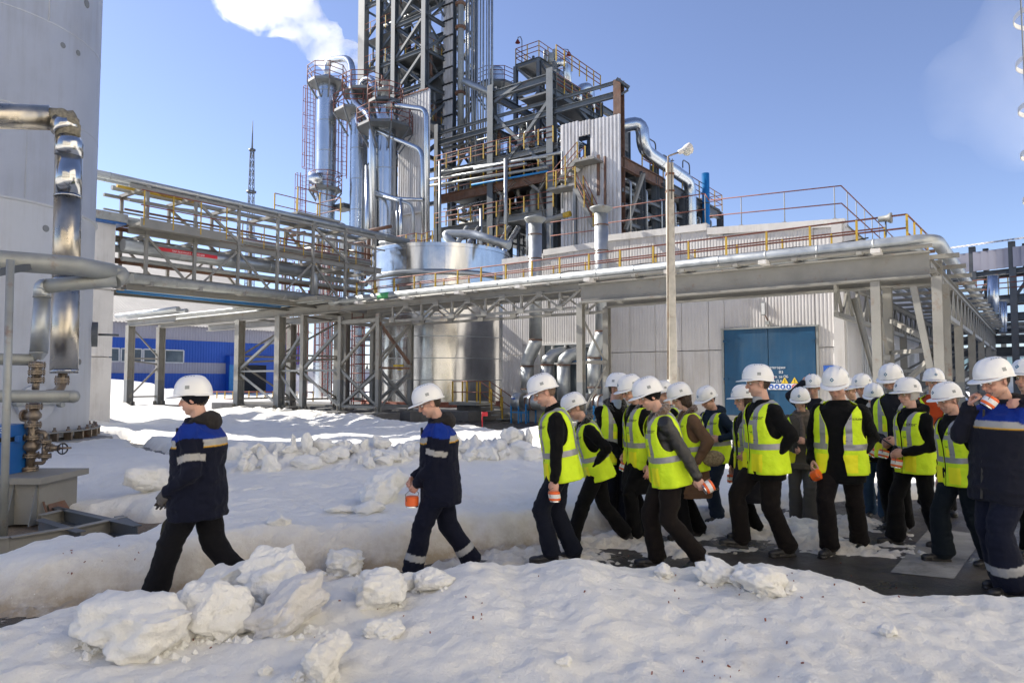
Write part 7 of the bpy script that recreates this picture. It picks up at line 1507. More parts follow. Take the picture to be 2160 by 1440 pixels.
    if skirt:
        zz = [hz - .02, hz - .15, hz - skirt * .6, hz - skirt]; rings(b, [(Vector((0, 0, z)), X_, Y_, a, d) for z, a, d in zip(zz, (.18, .20, .205, .215), (.145, .175, .20, .215))], 24)
    sr0 = .080 if worker else .072
    for s_, e, w_ in ((sl, el, wl), (sr_, er, wr)): limb(b, [s_, e, w_ - (w_ - e).normalized() * .01], [sr0 * bulk ** .5, (sr0 - .010), sr0 - .026], 14); b.tube([w_ - (w_ - e).normalized() * .06, w_ + (w_ - e).normalized() * .002], [sr0 - .028, sr0 - .022], 14)
    if collar == "stand": b.tube([nb - up * .04, nb + up * .055 + fw * .01], [.080, .072], 16)
    me = remesh(b, vox, 3, .5); v, n = mesh_np(me); A = np.array(T(0, 0, 0)); rest = np.stack([(v - A) @ np.array(fw), (v - A) @ np.array(lt), (v - A) @ np.array(up)], 1)
    d1, t1_ = seg_dist(v, sl, el); d2, t2_ = seg_dist(v, sr_, er); d3, t3_ = seg_dist(v, el, wl); d4, t4_ = seg_dist(v, er, wr); arm = np.full(len(v), -1.0); isa = (np.minimum(np.minimum(d1, d2), np.minimum(d3, d4)) < .105) & ((np.abs(rest[:, 1]) > .15) | (np.minimum(d3, d4) < .08))
    u1 = np.where(d1 < d3, t1_ * ua, ua + t3_ * fa); u2 = np.where(d2 < d4, t2_ * ua, ua + t4_ * fa); arm[isa] = np.where(np.minimum(d1, d3) < np.minimum(d2, d4), u1, u2)[isa]
    fold = .007 * fbm(v * np.array([6, 6, 9]) + rnd.rand() * 50, 3) + np.where(isa, .008 * (1 - 2 * np.abs(vnoise(v * np.array([13, 13, 13]) + rnd.rand() * 40))), .006 * (1 - 2 * np.abs(vnoise(v * np.array([9, 9, 16]) + 3)))); amp_ = 1.35 if worker else 1.0
    v2 = v + n * (fold * amp_ - .004)[:, None]; set_co(me, v2 * k); col = np.tile(jacket, (len(v), 1))
    if worker:
        blue = (.008, .030, .22); yoke = ((rest[:, 2] > .375) & ~isa) | (isa & (arm < .055) & (rest[:, 2] > .34)); col[yoke & (rest[:, 2] < .50)] = blue; bandm = (~yoke) & (~isa) & (rest[:, 2] > .325) & (rest[:, 2] <= .375); col[bandm] = (.36, .36, .35); col[(~isa) & (rest[:, 2] > .315) & (rest[:, 2] <= .325)] = (.6, .33, .02)
        col[isa & (arm > .17) & (arm < .222)] = (.38, .37, .35)
    set_tint(me, col); finish(me, jmat or M_cloth, "jacket"); link("jacket", me, root)
    TM = Matrix((fw, lt, up)).transposed().to_4x4(); TM.translation = Pv
    def worn(nm, mesh, M4, parent=root): return link(nm, mesh, parent, S @ M4 if parent is root else M4)
    def soft(nm, b_, vx, c_, m_, amp=.004, fr_=40): me_ = remesh(b_, vx, 2, .5); v_, n_ = mesh_np(me_); set_co(me_, (v_ + n_ * (amp * fbm(v_ * fr_, 3))[:, None]) * k); set_tint(me_, c_); finish(me_, m_, nm); return link(nm, me_, root)
    if worker:
        z = MB(); z.beam(T(.16 * jb + .022, 0, jlen + .02), T(.128 * jb + .012, 0, .46), .014, .02); me_ = bpy.data.meshes.new("zip"); me_.from_pydata([tuple(Vector(q) * k) for q in z.v], [], z.f); me_.materials.append(M_ink); link("zip_flap", me_, root)
    if hood: b = MB(); ell(b, T(-.085, 0, .50), (.085, .125, .085), n=16, m=10); b.tube([T(.075, -.045, .475), T(.02, -.10, .50), T(-.08, -.105, .53), T(-.10, 0, .545), T(-.08, .105, .53), T(.02, .10, .50), T(.075, .045, .475)], [.026, .036, .045, .045, .045, .036, .026], 10); soft("hood", b, .011, (.028, .025, .024) if worker else jacket, M_cloth, .006, 25)
    if collar == "fur" or (isinstance(collar, tuple)):
        b = MB(); b.tube([T(.10, -.03, .40), T(.06, -.085, .47), T(-.03, -.10, .53), T(-.085, 0, .55), T(-.03, .10, .53), T(.06, .085, .47), T(.10, .03, .40)], [.028, .036, .042, .044, .042, .036, .028], 10); soft("fur_collar", b, .010, collar if isinstance(collar, tuple) else (.012, .011, .010), M_fur, .010, 60)
    if scarf: b = MB(); b.tube([T(.085, -.01, .47), T(.04, -.075, .505), T(-.05, -.07, .53), T(-.075, 0, .54), T(-.05, .07, .53), T(.04, .075, .505), T(.085, .0, .475), T(.125, .02, .36), T(.155, .03, .20)], [.03, .033, .034, .034, .034, .033, .034, .035, .03], 10); soft("scarf", b, .010, scarf, M_cloth, .008, 30)
    if shirt: b = MB(); b.tube([T(.05, 0, .44), T(.03, 0, .56)], [.055, .062], 12); soft("shirt_collar", b, .010, shirt, M_cloth, .001)
    if vest is not None:
        vm, parts = VESTS[vest]; vs_ = TM @ Matrix.Diagonal((1.03 * bulk, 1.02 * bulk, 1, 1)); vo = worn("vest", vm, vs_)
        for nm, pm in parts: link(nm, pm, vo)
    # head wear
    if hairk: worn("hair", hair(*hairk), HM)
    if beard: worn("beard", hair("beard", beard), HM)
    if band: bo = worn("beanie" if band[0] == "beanie" else "head_scarf", hair(*band), HM)
    worn("eyebrows", brows(hairk[1] if hairk else (.05, .04, .03)), HM); worn("eyes", EYES, HM)
    if glasses: go = worn("safety_glasses", LENS, HM); link("frame", GFRAME, go)
    if helmet:
        ho = worn("helmet", HELM, HM @ Matrix.Translation((.004, 0, .046)) @ Matrix.Rotation(R(-4), 4, 'Y')); link("reflective_sticker", ST_L, ho); link("reflective_sticker", ST_R, ho); link("vent_slots", VENTS, ho)
        if emblem: eo = link("emblem", EMB, ho); link("emblem_centre", EMB2, ho)
        if redbtn: b = MB(); b.boxm(Matrix.Translation((-.148, 0, .018)) @ Matrix.Diagonal((.012, .022, .016, 1))); me_ = bpy.data.meshes.new("rear_button"); me_.from_pydata([tuple(q) for q in b.v], [], b.f); me_.materials.append(M_redplastic); link("rear_button", me_, ho)
    # shoes
    for kn, an, f_, sg in ((kl, al_, LF, 1), (kr, ar_, RF, -1)):
        M4 = Matrix.Translation(an) @ Matrix.Rotation(R(sg * 7), 4, 'Z') @ Matrix.Rotation(R(f_[2]), 4, 'Y'); worn("shoe", SHOE, M4)
    W = Matrix.Translation((X, Y, 0)) @ Matrix.Rotation(R(head), 4, 'Z'); info = dict(root=root, k=k, W=W, hands=[(W @ (p * k), d) for p, d in ((wl + (wl - el).normalized() * .08, (wl - el).normalized()), (wr + (wr - er).normalized() * .08, (wr - er).normalized()))], T=lambda x, y, z: W @ (T(x, y, z) * k)); PEOPLE[key] = info; return info
# respirator canisters, held in the hand
def canister(key, side, label, tilt=0, off=(0, 0, -.075), axis=None, orange_only=False, rscale=1.0):
    p, d = PEOPLE[key]["hands"][side]; c = p + Vector(off); t = thing("respirator_canister", label, "canister", c, "orange respirator canisters in the hands"); ax = Vector(axis or (math.sin(R(tilt)), 0, math.cos(R(tilt)))); r = .052 * rscale
    b = MB(); b.lathe(c, [(0, -.040), (r * .9, -.040), (r, -.034), (r, .030), (r * .9, .038), (0, .040)], 24, axis=ax, smooth=False); b.build("canister_body", M_orange, t)
    if not orange_only: b = MB(); b.lathe(c, [(r * 1.015, -.018), (r * 1.03, -.017), (r * 1.03, .016), (r * 1.015, .017)], 24, axis=ax, smooth=False); b.build("label_band", M_whiteband, t)
    b = MB(); b.lathe(c, [(r * .93, -.040), (r * .95, -.050), (r * .8, -.053), (0, -.053)], 24, axis=ax, smooth=False); b.build("metal_base", M_silver, t)
    b = MB(); s = ax.orthogonal().normalized(); b.tube([c + s * r, c + s * (r + .012) + ax * .06, p + Vector((0, 0, .02)), c - s * (r + .012) + ax * .06, c - s * r], .003, 5); b.build("strap", M_valve, t); return t
LT_ = "relaxed"
person("w1", "worker in navy and blue suit with black beanie under his helmet, leading the line", 428, 792, 5.3, 183, lean=2, hp=8, LF=(.30, 0, 0), RF=(-.36, .06, 30), LH=(.16, .19, .90), RH=(.30, .17, .84), jacket=NAVY, trous=(.008, .008, .010), worker=1, bulk=1.12, hood=True, band=("beanie", (.012, .013, .018)), glasses=False, vox=.010, gl=((.10, .09, .08), (.10, .09, .08)), emblem=False, jlen=-.24)
person("w2", "young worker in navy and blue suit, second in the line, looking down", 932, 812, 6.05, 190, lean=4, hp=22, LF=(.26, 0, 0), RF=(-.30, .03, 18), LH=(.22, .07, .87), RH=(.24, .06, .90), jacket=NAVY, trous=NAVY, worker=1, bulk=1.02, hood=True, vox=.010, lhand="grip", rhand="grip", emblem=False, jlen=-.26, hairk=("short", (.035, .022, .015)))
person("v3", "man in lime vest, first of the vested visitors, gazing at the ground", 1184, 790, 6.5, 180, lean=9, hp=22, LF=(.10, .02, 0), RF=(-.12, 0, 0), LH=(.08, .24, .80), RH=(.02, .26, .84), vest=0, trous=(.009, .011, .02), vox=.011, collar="stand", hairk=("short", (.16, .10, .07)), bulk=1.06)
person("v4", "stooping man in lime vest, hands in pockets, behind the first vested visitor", 1258, 830, 7.15, 183, lean=17, hp=25, LF=(.30, 0, 0), RF=(-.34, .04, 20), LH=(.06, .15, .93), RH=(.05, .15, .93), vest=0, collar="fur", hairk=("short", (.14, .13, .12)), emblem=False)
person("v5", "tall man with black fur collar, tie and lime vest, looking to the right", 1296, 786, 7.8, 282, lean=2, hp=6, hy=42, LF=(.05, 0, 0), RF=(-.05, 0, 0), LH=(.20, .06, .90), RH=(.20, .02, .88), vest=1, collar="fur", shirt=(.30, .36, .45), rhand="grip", lhand="grip", hairk=("short", (.03, .022, .018)), trous=(.012, .013, .018))
person("v6", "man in lime vest and knee length dark coat, mostly hidden behind the leaning man", 1350, 791, 7.45, 195, lean=4, hp=18, LF=(.12, 0, 0), RF=(-.12, 0, 0), vest=0, skirt=.42, collar="fur")
person("v7", "leaning man in black leather jacket with tan collar under a lime vest", 1408, 797, 6.3, 181, lean=10, hp=22, LF=(-.24, .06, 28), RF=(.10, 0, 0), LH=(-.20, .27, .86), RH=(.0, .2, .9), vest=0, jmat=M_leather, jacket=(.016, .015, .014), collar=(.16, .10, .06), band=("beanie", (.010, .010, .011)), trous=(.013, .010, .009), lhand="grip", bulk=1.05, vox=.011, hairk=("short", (.06, .045, .035)))
person("v8", "visitor of whom only the helmet shows between leaning man and woman in brown", 1410, 803, 8.9, 190, lean=3, hp=12, vest=0)
person("v9", "woman in brown knee length coat and lime vest, carrying a patterned handbag", 1458, 808, 7.5, 182, lean=6, hp=20, LF=(.12, 0, 0), RF=(-.10, 0, 0), LH=(.03, .27, .9), sex='f', vest=1, jacket=(.13, .075, .045), skirt=.46, collar=(.10, .055, .035), band=("beanie", (.035, .018, .015)), hairk=("long", (.05, .03, .02)))
person("v10", "man in dark blue hooded coat and lime vest near the lamp post", 1508, 816, 8.4, 205, lean=5, hp=26, LF=(.08, 0, 0), RF=(-.08, 0, 0), vest=0, jacket=(.012, .022, .04), hood=True, trous=(.014, .022, .038), LH=(.12, .2, 1.1))
person("v11", "woman with dark hair in long black coat and lime vest, behind the tall man", 1578, 811, 7.6, 188, lean=3, hp=6, LF=(.14, 0, 0), RF=(-.12, 0, 0), RH=(.12, .22, .80), sex='f', vest=1, skirt=.52, hairk=("long", (.04, .022, .015)), jacket=(.018, .018, .022), scarf=(.02, .02, .025), LH=(.10, .2, 1.0), rhand="grip")
person("v12", "tall man in lime vest with head turned away and hand in coat pocket", 1612, 768, 6.8, 190, lean=3, hp=4, hy=-24, LF=(-.16, 0, 0), RF=(.22, .05, -8), LH=(.03, .15, .93), RH=(.03, .15, .93), vest=0, bulk=1.08, jlen=-.22, shirt=(.35, .35, .35), redbtn=True, vox=.011, hairk=("short", (.06, .04, .03)), trous=(.010, .008, .0075))
person("v13", "woman in grey coat with taupe scarf and dark fringe, holding a radio", 1688, 817, 8.2, 242, lean=3, hp=16, LF=(.04, 0, 0), RF=(-.08, 0, 0), LH=(.20, .06, 1.10), RH=(.20, .10, 1.0), sex='f', vest=2, jacket=(.10, .085, .07), trous=(.09, .085, .08), skirt=.2, scarf=(.15, .12, .10), hairk=("bangs", (.022, .014, .010)), lhand="grip", rhand="grip", leg_flare=1.2)
person("v14", "man at the back holding his open hand against the front of his helmet", 1716, 789, 9.4, 235, lean=2, hp=8, LF=(.06, 0, 0), RF=(-.08, 0, 0), RH=(.155, .10, 1.68), vest=0, jacket=(.012, .014, .022), rhand="open", hpalm=(None, (1, 0, .2)))
person("v15", "heavy man in open lime vest and black jacket, head bowed, facing the camera", 1768, 775, 6.85, 232, lean=2, hp=22, LF=(-.30, 0, 6), RF=(.14, 0, 0), LH=(.04, .16, .92), RH=(.12, .23, .86), vest=2, bulk=1.12, jlen=-.24, rhand="grip", trous=(.010, .008, .008), hairk=("short", (.10, .08, .065)), vox=.011)
person("v16", "visitor at the back whose helmet and vest shoulder show right of the heavy man", 1824, 788, 9.3, 215, lean=3, hp=12, vest=0)
person("v24", "visitor at the very back, just the edge of a helmet showing", 1800, 797, 10.1, 200, lean=3, hp=10, vest=0)
person("v17", "short visitor with rust red headband, blue jeans and brown boots under a lime vest", 1842, 809, 8.5, 238, lean=3, hp=18, LF=(.10, 0, 0), RF=(-.10, 0, 0), RH=(.18, .08, .98), LH=(.16, .12, .95), sex='f', vest=1, band=("beanie", (.16, .03, .015)), trous=(.03, .06, .11), rhand="grip", shoe=(.06, .035, .02), skirt=.15)
person("v18", "grey bearded man with black beanie under his helmet, hands folded over a dark folder", 1886, 768, 7.9, 222, lean=3, hp=18, LF=(.06, 0, 0), RF=(-.10, 0, 0), LH=(.20, .07, .98), RH=(.20, .07, .96), vest=1, band=("beanie", (.010, .010, .011)), beard=(.20, .19, .18), hairk=("short", (.2, .19, .18)), lhand="grip", rhand="grip", jacket=(.018, .018, .022))
person("v19", "woman with white head wrap and quilted black hooded jacket under her lime vest", 1925, 796, 7.2, 190, lean=3, hp=6, LF=(-.22, 0, 4), RF=(.20, 0, 0), LH=(.22, .10, 1.0), RH=(.22, .05, .98), sex='f', vest=0, band=("scarfhat", (.50, .48, .46)), hairk=("short", (.05, .03, .02)), hood=True, lhand="grip", rhand="grip", leg_flare=1.25, bulk=1.02)
person("v20", "man at the back in orange jacket and open lime vest", 1966, 776, 9.0, 250, lean=2, hp=4, vest=2, jacket=(.35, .05, .015), hairk=("short", (.14, .08, .04)), glasses=False)
person("v21", "spectacled man in lime vest and loose black trousers just left of the big worker", 2020, 806, 6.5, 184, lean=6, hp=14, LF=(-.22, .0, 8), RF=(.16, 0, 0), LH=(-.02, .27, .80), RH=(.05, .25, .82), vest=0, hood=True, bulk=1.05, redbtn=True, leg_flare=1.2, vox=.011, lhand="grip", hairk=("short", (.17, .15, .14)), trous=(.008, .012, .016))
person("w22", "big worker in navy suit at the right edge, both hands raised to his face", 2112, 755, 5.6, 187, lean=0, hp=16, LF=(.06, 0, 0), RF=(-.08, 0, 0), LH=(-.02, .19, 1.44), RH=(.20, .10, 1.42), pole_l=(-1, .5, -.7), jacket=(.013, .014, .022), trous=(.010, .012, .024), worker=2, bulk=1.10, hood=True, vox=.010, lhand="grip", rhand="grip", hpalm=((.2, 1, .3), (.5, -1, .2)), jlen=-.24, emblem=False, hairk=("short", (.04, .03, .022)), leg_flare=1.25)
person("v23", "man in black beanie at the right edge, partly cut off behind the big worker", 2166, 757, 6.9, 205, lean=0, hp=0, jacket=(.014, .015, .022), band=("beanie", (.010, .010, .012)), glasses=False)
canister("w2", 0, "plain orange canister with metal base in the young worker's hands", tilt=0, off=(.00, -.03, -.085), orange_only=True, rscale=1.1)
canister("v3", 0, "orange canister with white band hanging from the first vested visitor's near hand", tilt=-8, off=(0, 0, -.055))
canister("v5", 1, "orange canister held low by the tall man with the tie", tilt=20, off=(0, -.04, -.05))
canister("v7", 0, "orange canister with white band swung behind the leaning man in leather", tilt=62, off=(.06, 0, -.005))
canister("v11", 1, "orange canister in the hand of the dark haired woman in a long coat", tilt=0, off=(0, -.02, -.07))
canister("v15", 1, "orange canister seen end on in the heavy man's hand", axis=(.5, -.75, .45), off=(.02, -.05, -.055), orange_only=True)
canister("v17", 1, "orange canister held by the short visitor with the rust red headband", tilt=30, off=(0, -.04, -.05))
canister("v18", 1, "orange canister below the folded hands of the grey bearded man", tilt=15, off=(-.02, -.03, -.09))
canister("v19", 1, "orange canister held by the woman with the white head wrap", tilt=10, off=(.02, -.06, -.06))
canister("v21", 0, "orange canister with white band hanging from the spectacled man's near hand", tilt=-8, off=(0, 0, -.055))
canister("w22", 1, "orange canister dangling at the big worker's chin between his raised hands", axis=(.55, -.2, .8), off=tuple(at(2088, 846, 5.42) - PEOPLE["w22"]["hands"][1][0]))
# things carried
I = PEOPLE["w1"]; h = I["hands"][1][0]; g = thing("canvas_pouch", "dark olive canvas pouch hanging at the leading worker's thigh", "pouch", h); c = h + Vector((.03, -.02, -.26))
b = MB(); ell(b, c, (.06, .035, .13), Euler((0, .15, 0))); me = remesh(b, .008, 2); v, n = mesh_np(me); set_co(me, v + n * (.005 * fbm(v * 30, 2))[:, None] - np.array(h)); set_tint(me, (.045, .040, .020)); finish(me, M_cloth, "pouch_body"); link("pouch_body", me, g)
b = MB(); b.tube([c + UP * .10, h + Vector((.02, -.02, -.02)), I["T"](.1, .1, -.1)], .006, 5); b.build("strap", M_ink, g)
I = PEOPLE["v9"]; c = I["T"](-.17, .21, -.02); g = thing("patterned_handbag", "brown patterned handbag at the woman's hip", "handbag", c); M_bag = mat("patterned_bag_fabric", (.22, .17, .10), .7, 0, .5, 45, .3, 60)
b = MB(); ell(b, c, (.125, .05, .085)); b.build("bag_body", M_bag, g); b = MB(); b.tube([c + Vector((-.11, -.03, .05)), I["T"](-.1, .18, .43), I["T"](.06, .1, .42)], .008, 6); b.build("strap", M_ink, g)
I = PEOPLE["v13"]; c = I["hands"][1][0]; g = thing("handheld_radio", "black two way radio with long antenna held by the woman with the fringe", "radio", c); b = MB(); b.box(c + UP * .04, (.05, .03, .12)); b.build("radio_body", M_black, g); b = MB(); b.tube([c + UP * .1, c + Vector((-.08, -.02, .22))], .006, 6); b.build("antenna", M_black, g)
I = PEOPLE["v18"]; c = (I["hands"][0][0] + I["hands"][1][0]) / 2 + Vector((.02, -.0, -.02)); g = thing("dark_folder", "dark folder under the grey bearded man's folded hands", "folder", c); b = MB(); b.boxm(Matrix.Translation(c + Vector((.0, -.03, .02))) @ Euler((.5, .35, .6)).to_matrix().to_4x4() @ Matrix.Diagonal((.30, .21, .012, 1))); b.build("folder_cover", M_ink, g)
# ------------------------------------------------------------------ near pipework at the left edge
def A(px, py, Y): return at(px, py, Y)
k10 = 10 / F
p = thing("large_polished_pipe", "large polished elbow pipe in front of the grey tank, insulation torn at its bend", "pipe", A(145, 785, 10))
r = 26 * k10
b = MB(); b.tube([A(-400, 232, 8.9), A(108, 249, 10)], r, 32); b.build("horizontal_run", M_polish_warm, p)
pts = [A(112, 249, 10), A(128, 256, 10), A(139, 270, 10)]; b = MB(); b.tube(fillet([A(108, 249, 10), A(143, 252, 10), A(146, 290, 10)], .3, 8), r * .86, 24)
V0 = np.array([tuple(v) for v in b.v]); nn = .02 * fbm(V0 * 22, 3); b.v = [tuple(Vector(v) + Vector((d, d * .6, d))) for v, d in zip(b.v, nn)]; b.build("torn_insulation", M_rock, p)
b = MB(); b.tube([A(124, 262, 10), A(139, 268, 10), A(143, 279, 10)], [r * .98, r * 1.02, r * 1.0], 32, smooth=True); b.build("elbow_sheet", M_polish, p)
b = MB(); b.tube([A(142, 290, 10), A(146, 306, 10), A(145, 330, 10)], [r * .93, r * 1.04, r * 1.02], 32); b.build("elbow_sheet", M_polish, p)
for y0, y1, m in ((328, 415, M_polish), (415, 590, M_polish_warm), (590, 785, M_polish_warm)): b = MB(); b.tube([A(145 - (y0 - 328) * .022, y0, 10), A(145 - (y1 - 328) * .022, y1 + 2, 10)], [r * .98, r * (.98 if y1 < 600 else 1.0)], 36); b.build("pipe_casing", m, p)
for y in (415, 590, 782): b = MB(); b.tube([A(145 - (y - 328) * .022, y - 2, 10), A(145 - (y - 328) * .022, y + 2, 10)], r * 1.02, 36); b.build("seam_band", M_polish, p)
def flange_stack(parent, pts, r, m=M_valve):
    """flanged pipe: pts = list of (point, kind)"""
    for q in pts: pass
def flange(parent, c, ax, r, th=.035):
    b = MB(); ax = Vector(ax); b.lathe(c - ax * th, [(0, 0), (r, 0), (r, th * .8), (0, th * .8)], 20, axis=ax, smooth=False); b.lathe(c + ax * th * .2, [(0, 0), (r, 0), (r, th * .8), (0, th * .8)], 20, axis=ax, smooth=False); b.build("flange", M_valve, parent)
    a = ax.orthogonal().normalized(); q = ax.cross(a); b = MB()
    for k in range(6): an = math.pi * k / 3; d = (a * math.cos(an) + q * math.sin(an)) * r * .82; b.tube([c + d - ax * th * 1.9, c + d + ax * th * 1.9], .010, 6)
    b.build("bolts", M_valve, parent, kind="stuff")
b = MB(); b.tube(fillet([A(133, 783, 10), A(131, 812, 10), A(120, 828, 10), A(100, 830, 10)], .08), 9 * k10, 14); b.build("outlet_pipe", M_valve, p); flange(p, A(131, 802, 10), UP, 14 * k10)
# U shaped galvanized pipe
gp = thing("galvanized_u_pipe", "dull galvanized pipe that loops back on itself high above the pump", "pipe", A(250, 575, 8.8))
k9 = 8.8 / F
b = MB(); b.tube([A(-300, 528, 7.0), A(160, 561, 8.6), A(236, 575, 9.0)], 20 * k9, 24); b.build("upper_run", M_galv_dull, gp)
b = MB(); b.tube(fillet([A(225, 573, 9.0), A(262, 577, 9.2), A(240, 594, 9.0)], .12), 17 * k9, 20); b.build("end_bend", M_galv_dull, gp)
b = MB(); b.tube([A(245, 590, 9.0), A(92, 604, 8.6)], 15 * k9, 24); b.build("return_run", M_galv_dull, gp)
b = MB(); b.tube(fillet([A(100, 603, 8.6), A(88, 604, 8.6), A(88, 628, 8.6)], .1), 15 * k9, 24); b.build("bend_sheet", M_galv, gp)
b = MB(); b.tube([A(89, 628, 8.6), A(82, 744, 8.6)], [15 * k9, 16.5 * k9], 28); b.lathe(A(82, 758, 8.6), [(8 * k9, 0), (16 * k9, .08)], 24); b.build("drop_casing", M_galv, gp)
b = MB(); b.box(A(78, 562, 8.4), (.04, .12, .14)); b.build("pipe_shoe", M_steel_dark, gp)
for y in (626, 744): b = MB(); b.tube([A(89 - (y - 626) * .06, y - 1.5, 8.6), A(89 - (y - 626) * .06, y + 1.5, 8.6)], 16.6 * k9, 28); b.build("seam_band", M_galv_dull, gp)
hp_ = thing("short_galvanized_branch", "short horizontal galvanized branch pipe entering the valve stack from the left edge", "pipe", A(40, 758, 8.6)); b = MB(); b.tube([A(-200, 752, 8.2), A(74, 759, 8.6)], 12 * k9, 20); b.build("branch_run", M_galv_dull, hp_)
hq = thing("capped_lower_pipe", "horizontal grey pipe with a rounded capped end above the manhole", "pipe", A(80, 836, 8.3)); k8 = 8.3 / F
b = MB(); b.tube([A(-300, 834, 8.0), A(152, 836, 8.35)], 13 * k8, 24); b.lathe(A(152, 836, 8.35), [(13.5 * k8, 0), (13.5 * k8, .02), (11 * k8, .06), (6 * k8, .08), (0, .09)], 20, axis=(A(152, 836, 8.35) - A(-300, 834, 8.0)).normalized()); b.build("pipe_run", M_galv_dull, hq)
sp_ = thing("slim_support_post", "slim pale steel post standing in front of everything at the left edge", "post", A(6, 1165, 6.9)); sp_.location.z = 0
q0, q1 = A(6, 1165, 6.9), A(22, 548, 6.9); b = MB(); b.tube([Vector((q0.x, q0.y, 0)), q1], .036, 16); b.build("post_tube", M_galv_dull, sp_); b = MB(); b.box(Vector((q0.x, q0.y, .03)), (.2, .2, .06)); b.build("base_plate", M_black, sp_)
b = MB(); b.beam(A(-60, 586, 6.9), A(75, 560, 8.3), .05, .07); b.build("top_arm", M_steel_dark, sp_)
# valve stack
vs_ = thing("valve_stack", "rusty stack of flanged valves and fittings standing on the pump base", "valves", A(64, 1005, 8.4)); YV = 8.5; kv = YV / F
def vp(px, py): return A(px, py, YV)
for y0, y1, r_ in ((762, 800, 8), (800, 822, 7), (849, 1004, 8.5)): b = MB(); b.tube([vp(79 - (y0 - 762) * .07, y0), vp(79 - (y1 - 762) * .07, y1)], r_ * kv, 16); b.build("stack_pipe", M_valve, vs_)
for y in (770, 785, 801, 857, 896, 922, 960, 988): flange(vs_, vp(79 - (y - 762) * .07, y), UP, 16 * kv, .022)
for y, rr_ in ((876, 14), (941, 16)): b = MB(); b.lathe(vp(79 - (y - 762) * .07, y + 12), [(7 * kv, 0), (rr_ * kv, 8 * kv), (rr_ * 1.05 * kv, 14 * kv), (8 * kv, 24 * kv)], 18); b.build("valve_body", M_valve, vs_)
b = MB(); c = vp(57, 876); b.tube([c - X_ * .02, c + X_ * .12], 9 * kv, 12); b.lathe(c - X_ * .05, [(0, 0), (13 * kv, 0), (13 * kv, .03), (0, .03)], 14, axis=X_, smooth=False); b.build("valve_bonnet", M_valve, vs_)
b = MB(); b.tube(fillet([vp(68, 910), vp(96, 911), vp(96, 925)], .08), 4.5 * kv, 10); b.tube([vp(95, 925), vp(94, 970)], 6 * kv, 12); b.tube(fillet([vp(94, 965), vp(92, 976), vp(68, 977)], .06), 4 * kv, 10); b.build("bypass_pipe", M_valve, vs_)
for y in (931, 961): flange(vs_, vp(95, y), UP, 12 * kv, .016)
b = MB(); b.tube([vp(92, 943), vp(124, 945)], 6 * kv, 10); b.build("side_branch", M_valve, vs_); flange(vs_, vp(106, 944), X_, 9 * kv, .016)
b = MB(); c = vp(132, 946); n_ = 16; ring = [c + Vector((0.0, math.cos(2 * math.pi * q / n_), math.sin(2 * math.pi * q / n_))) * 11 * kv for q in range(n_ + 1)]; ring = [c + Vector((math.cos(2 * math.pi * q / n_) * 5, math.cos(2 * math.pi * q / n_) * 9, math.sin(2 * math.pi * q / n_) * 11)) * kv for q in range(n_ + 1)]; b.tube(ring, .009, 6, caps=False)
for q in range(0, n_, 4): b.tube([c, ring[q]], .006, 5)
b.build("handwheel", M_black, vs_); b = MB(); b.tube([vp(118, 945), vp(150, 944)], .012, 8); b.build("valve_stem", M_valve, vs_)
# pump pedestal, motor and base frame
pb_ = thing("pump_pedestal", "tall ribbed grey steel pedestal under the blue motor at the left edge", "pump base", A(30, 1130, 8.0)); pb_.location.z = 0
YB = 8.0; x0, x1 = A(-120, 1010, YB).x, A(83, 1010, YB).x; z1 = A(40, 1012, YB).z; zc = 0.04
b = MB(); b.box(((x0 + x1) / 2, YB + .35, z1), (x1 - x0 + .16, .9, .07)); b.build("top_plate", M_steel_warm, pb_)
b = MB(); b.add([(x0, YB, zc), (x1 + .0, YB, zc), (x1, YB, z1), (x0, YB, z1), (x0, YB + .7, zc), (x1, YB + .7, zc), (x1, YB + .7, z1), (x0, YB + .7, z1)], [(0, 1, 2, 3), (5, 4, 7, 6), (1, 5, 6, 2), (4, 0, 3, 7)]); b.build("pedestal_shell", M_steel_warm, pb_)
for xx in (x0 + .35, x0 + .68, x1 - .28, x1 - .02): b = MB(); b.add([(xx - .006, YB - .13, zc), (xx + .006, YB - .13, zc), (xx + .006, YB - .005, z1 - .04), (xx - .006, YB - .005, z1 - .04), (xx - .006, YB + .01, zc), (xx + .006, YB + .01, zc), (xx + .006, YB + .01, z1 - .04), (xx - .006, YB + .01, z1 - .04)], [(0, 1, 2, 3), (5, 4, 7, 6), (1, 5, 6, 2), (4, 0, 3, 7)]); b.build("stiffener_rib", M_steel, pb_)
b = MB(); b.add([(x1 + .10, YB + .1, zc), (x1 + .10, YB + .5, zc), (x1 + .01, YB + .45, z1 - .3), (x1 + .01, YB + .15, z1 - .3)], [(0, 1, 2, 3)]); b.tube([(x1 + .12, YB + .05, .02), (x1 + .02, YB + .05, z1 - .25)], .012, 6); b.build("side_gusset", M_rusty, pb_)
mo = thing("blue_pump_motor", "blue electric motor casing with white lettering and an arrow", "motor", A(20, 1000, 8.3)); xm = A(-10, 950, 8.3).x; 
b = MB(); b.box((xm - .05, 8.35, A(20, 908, 8.3).z), (.56, .42, .14)); b.build("motor_cap", M_blue, mo)
b = MB(); b.box((xm - .07, 8.4, A(20, 925, 8.3).z - .03), (.52, .36, .10)); b.build("louvre_band", M_painted_dark, mo)
b = MB(); b.box((xm - .05, 8.35, A(20, 965, 8.3).z), (.58, .44, .38)); b.build("motor_body", M_blue, mo); b = MB(); b.box((xm + .27, 8.3, A(20, 925, 8.3).z), (.05, .06, .07)); b.build("lug", M_blue, mo)
b = MB(); b.box((xm - .03, 8.4, (A(20, 1000, 8.3).z + z1) / 2 - .06), (.42, .3, .24)); b.build("motor_foot", M_steel_dark, mo)
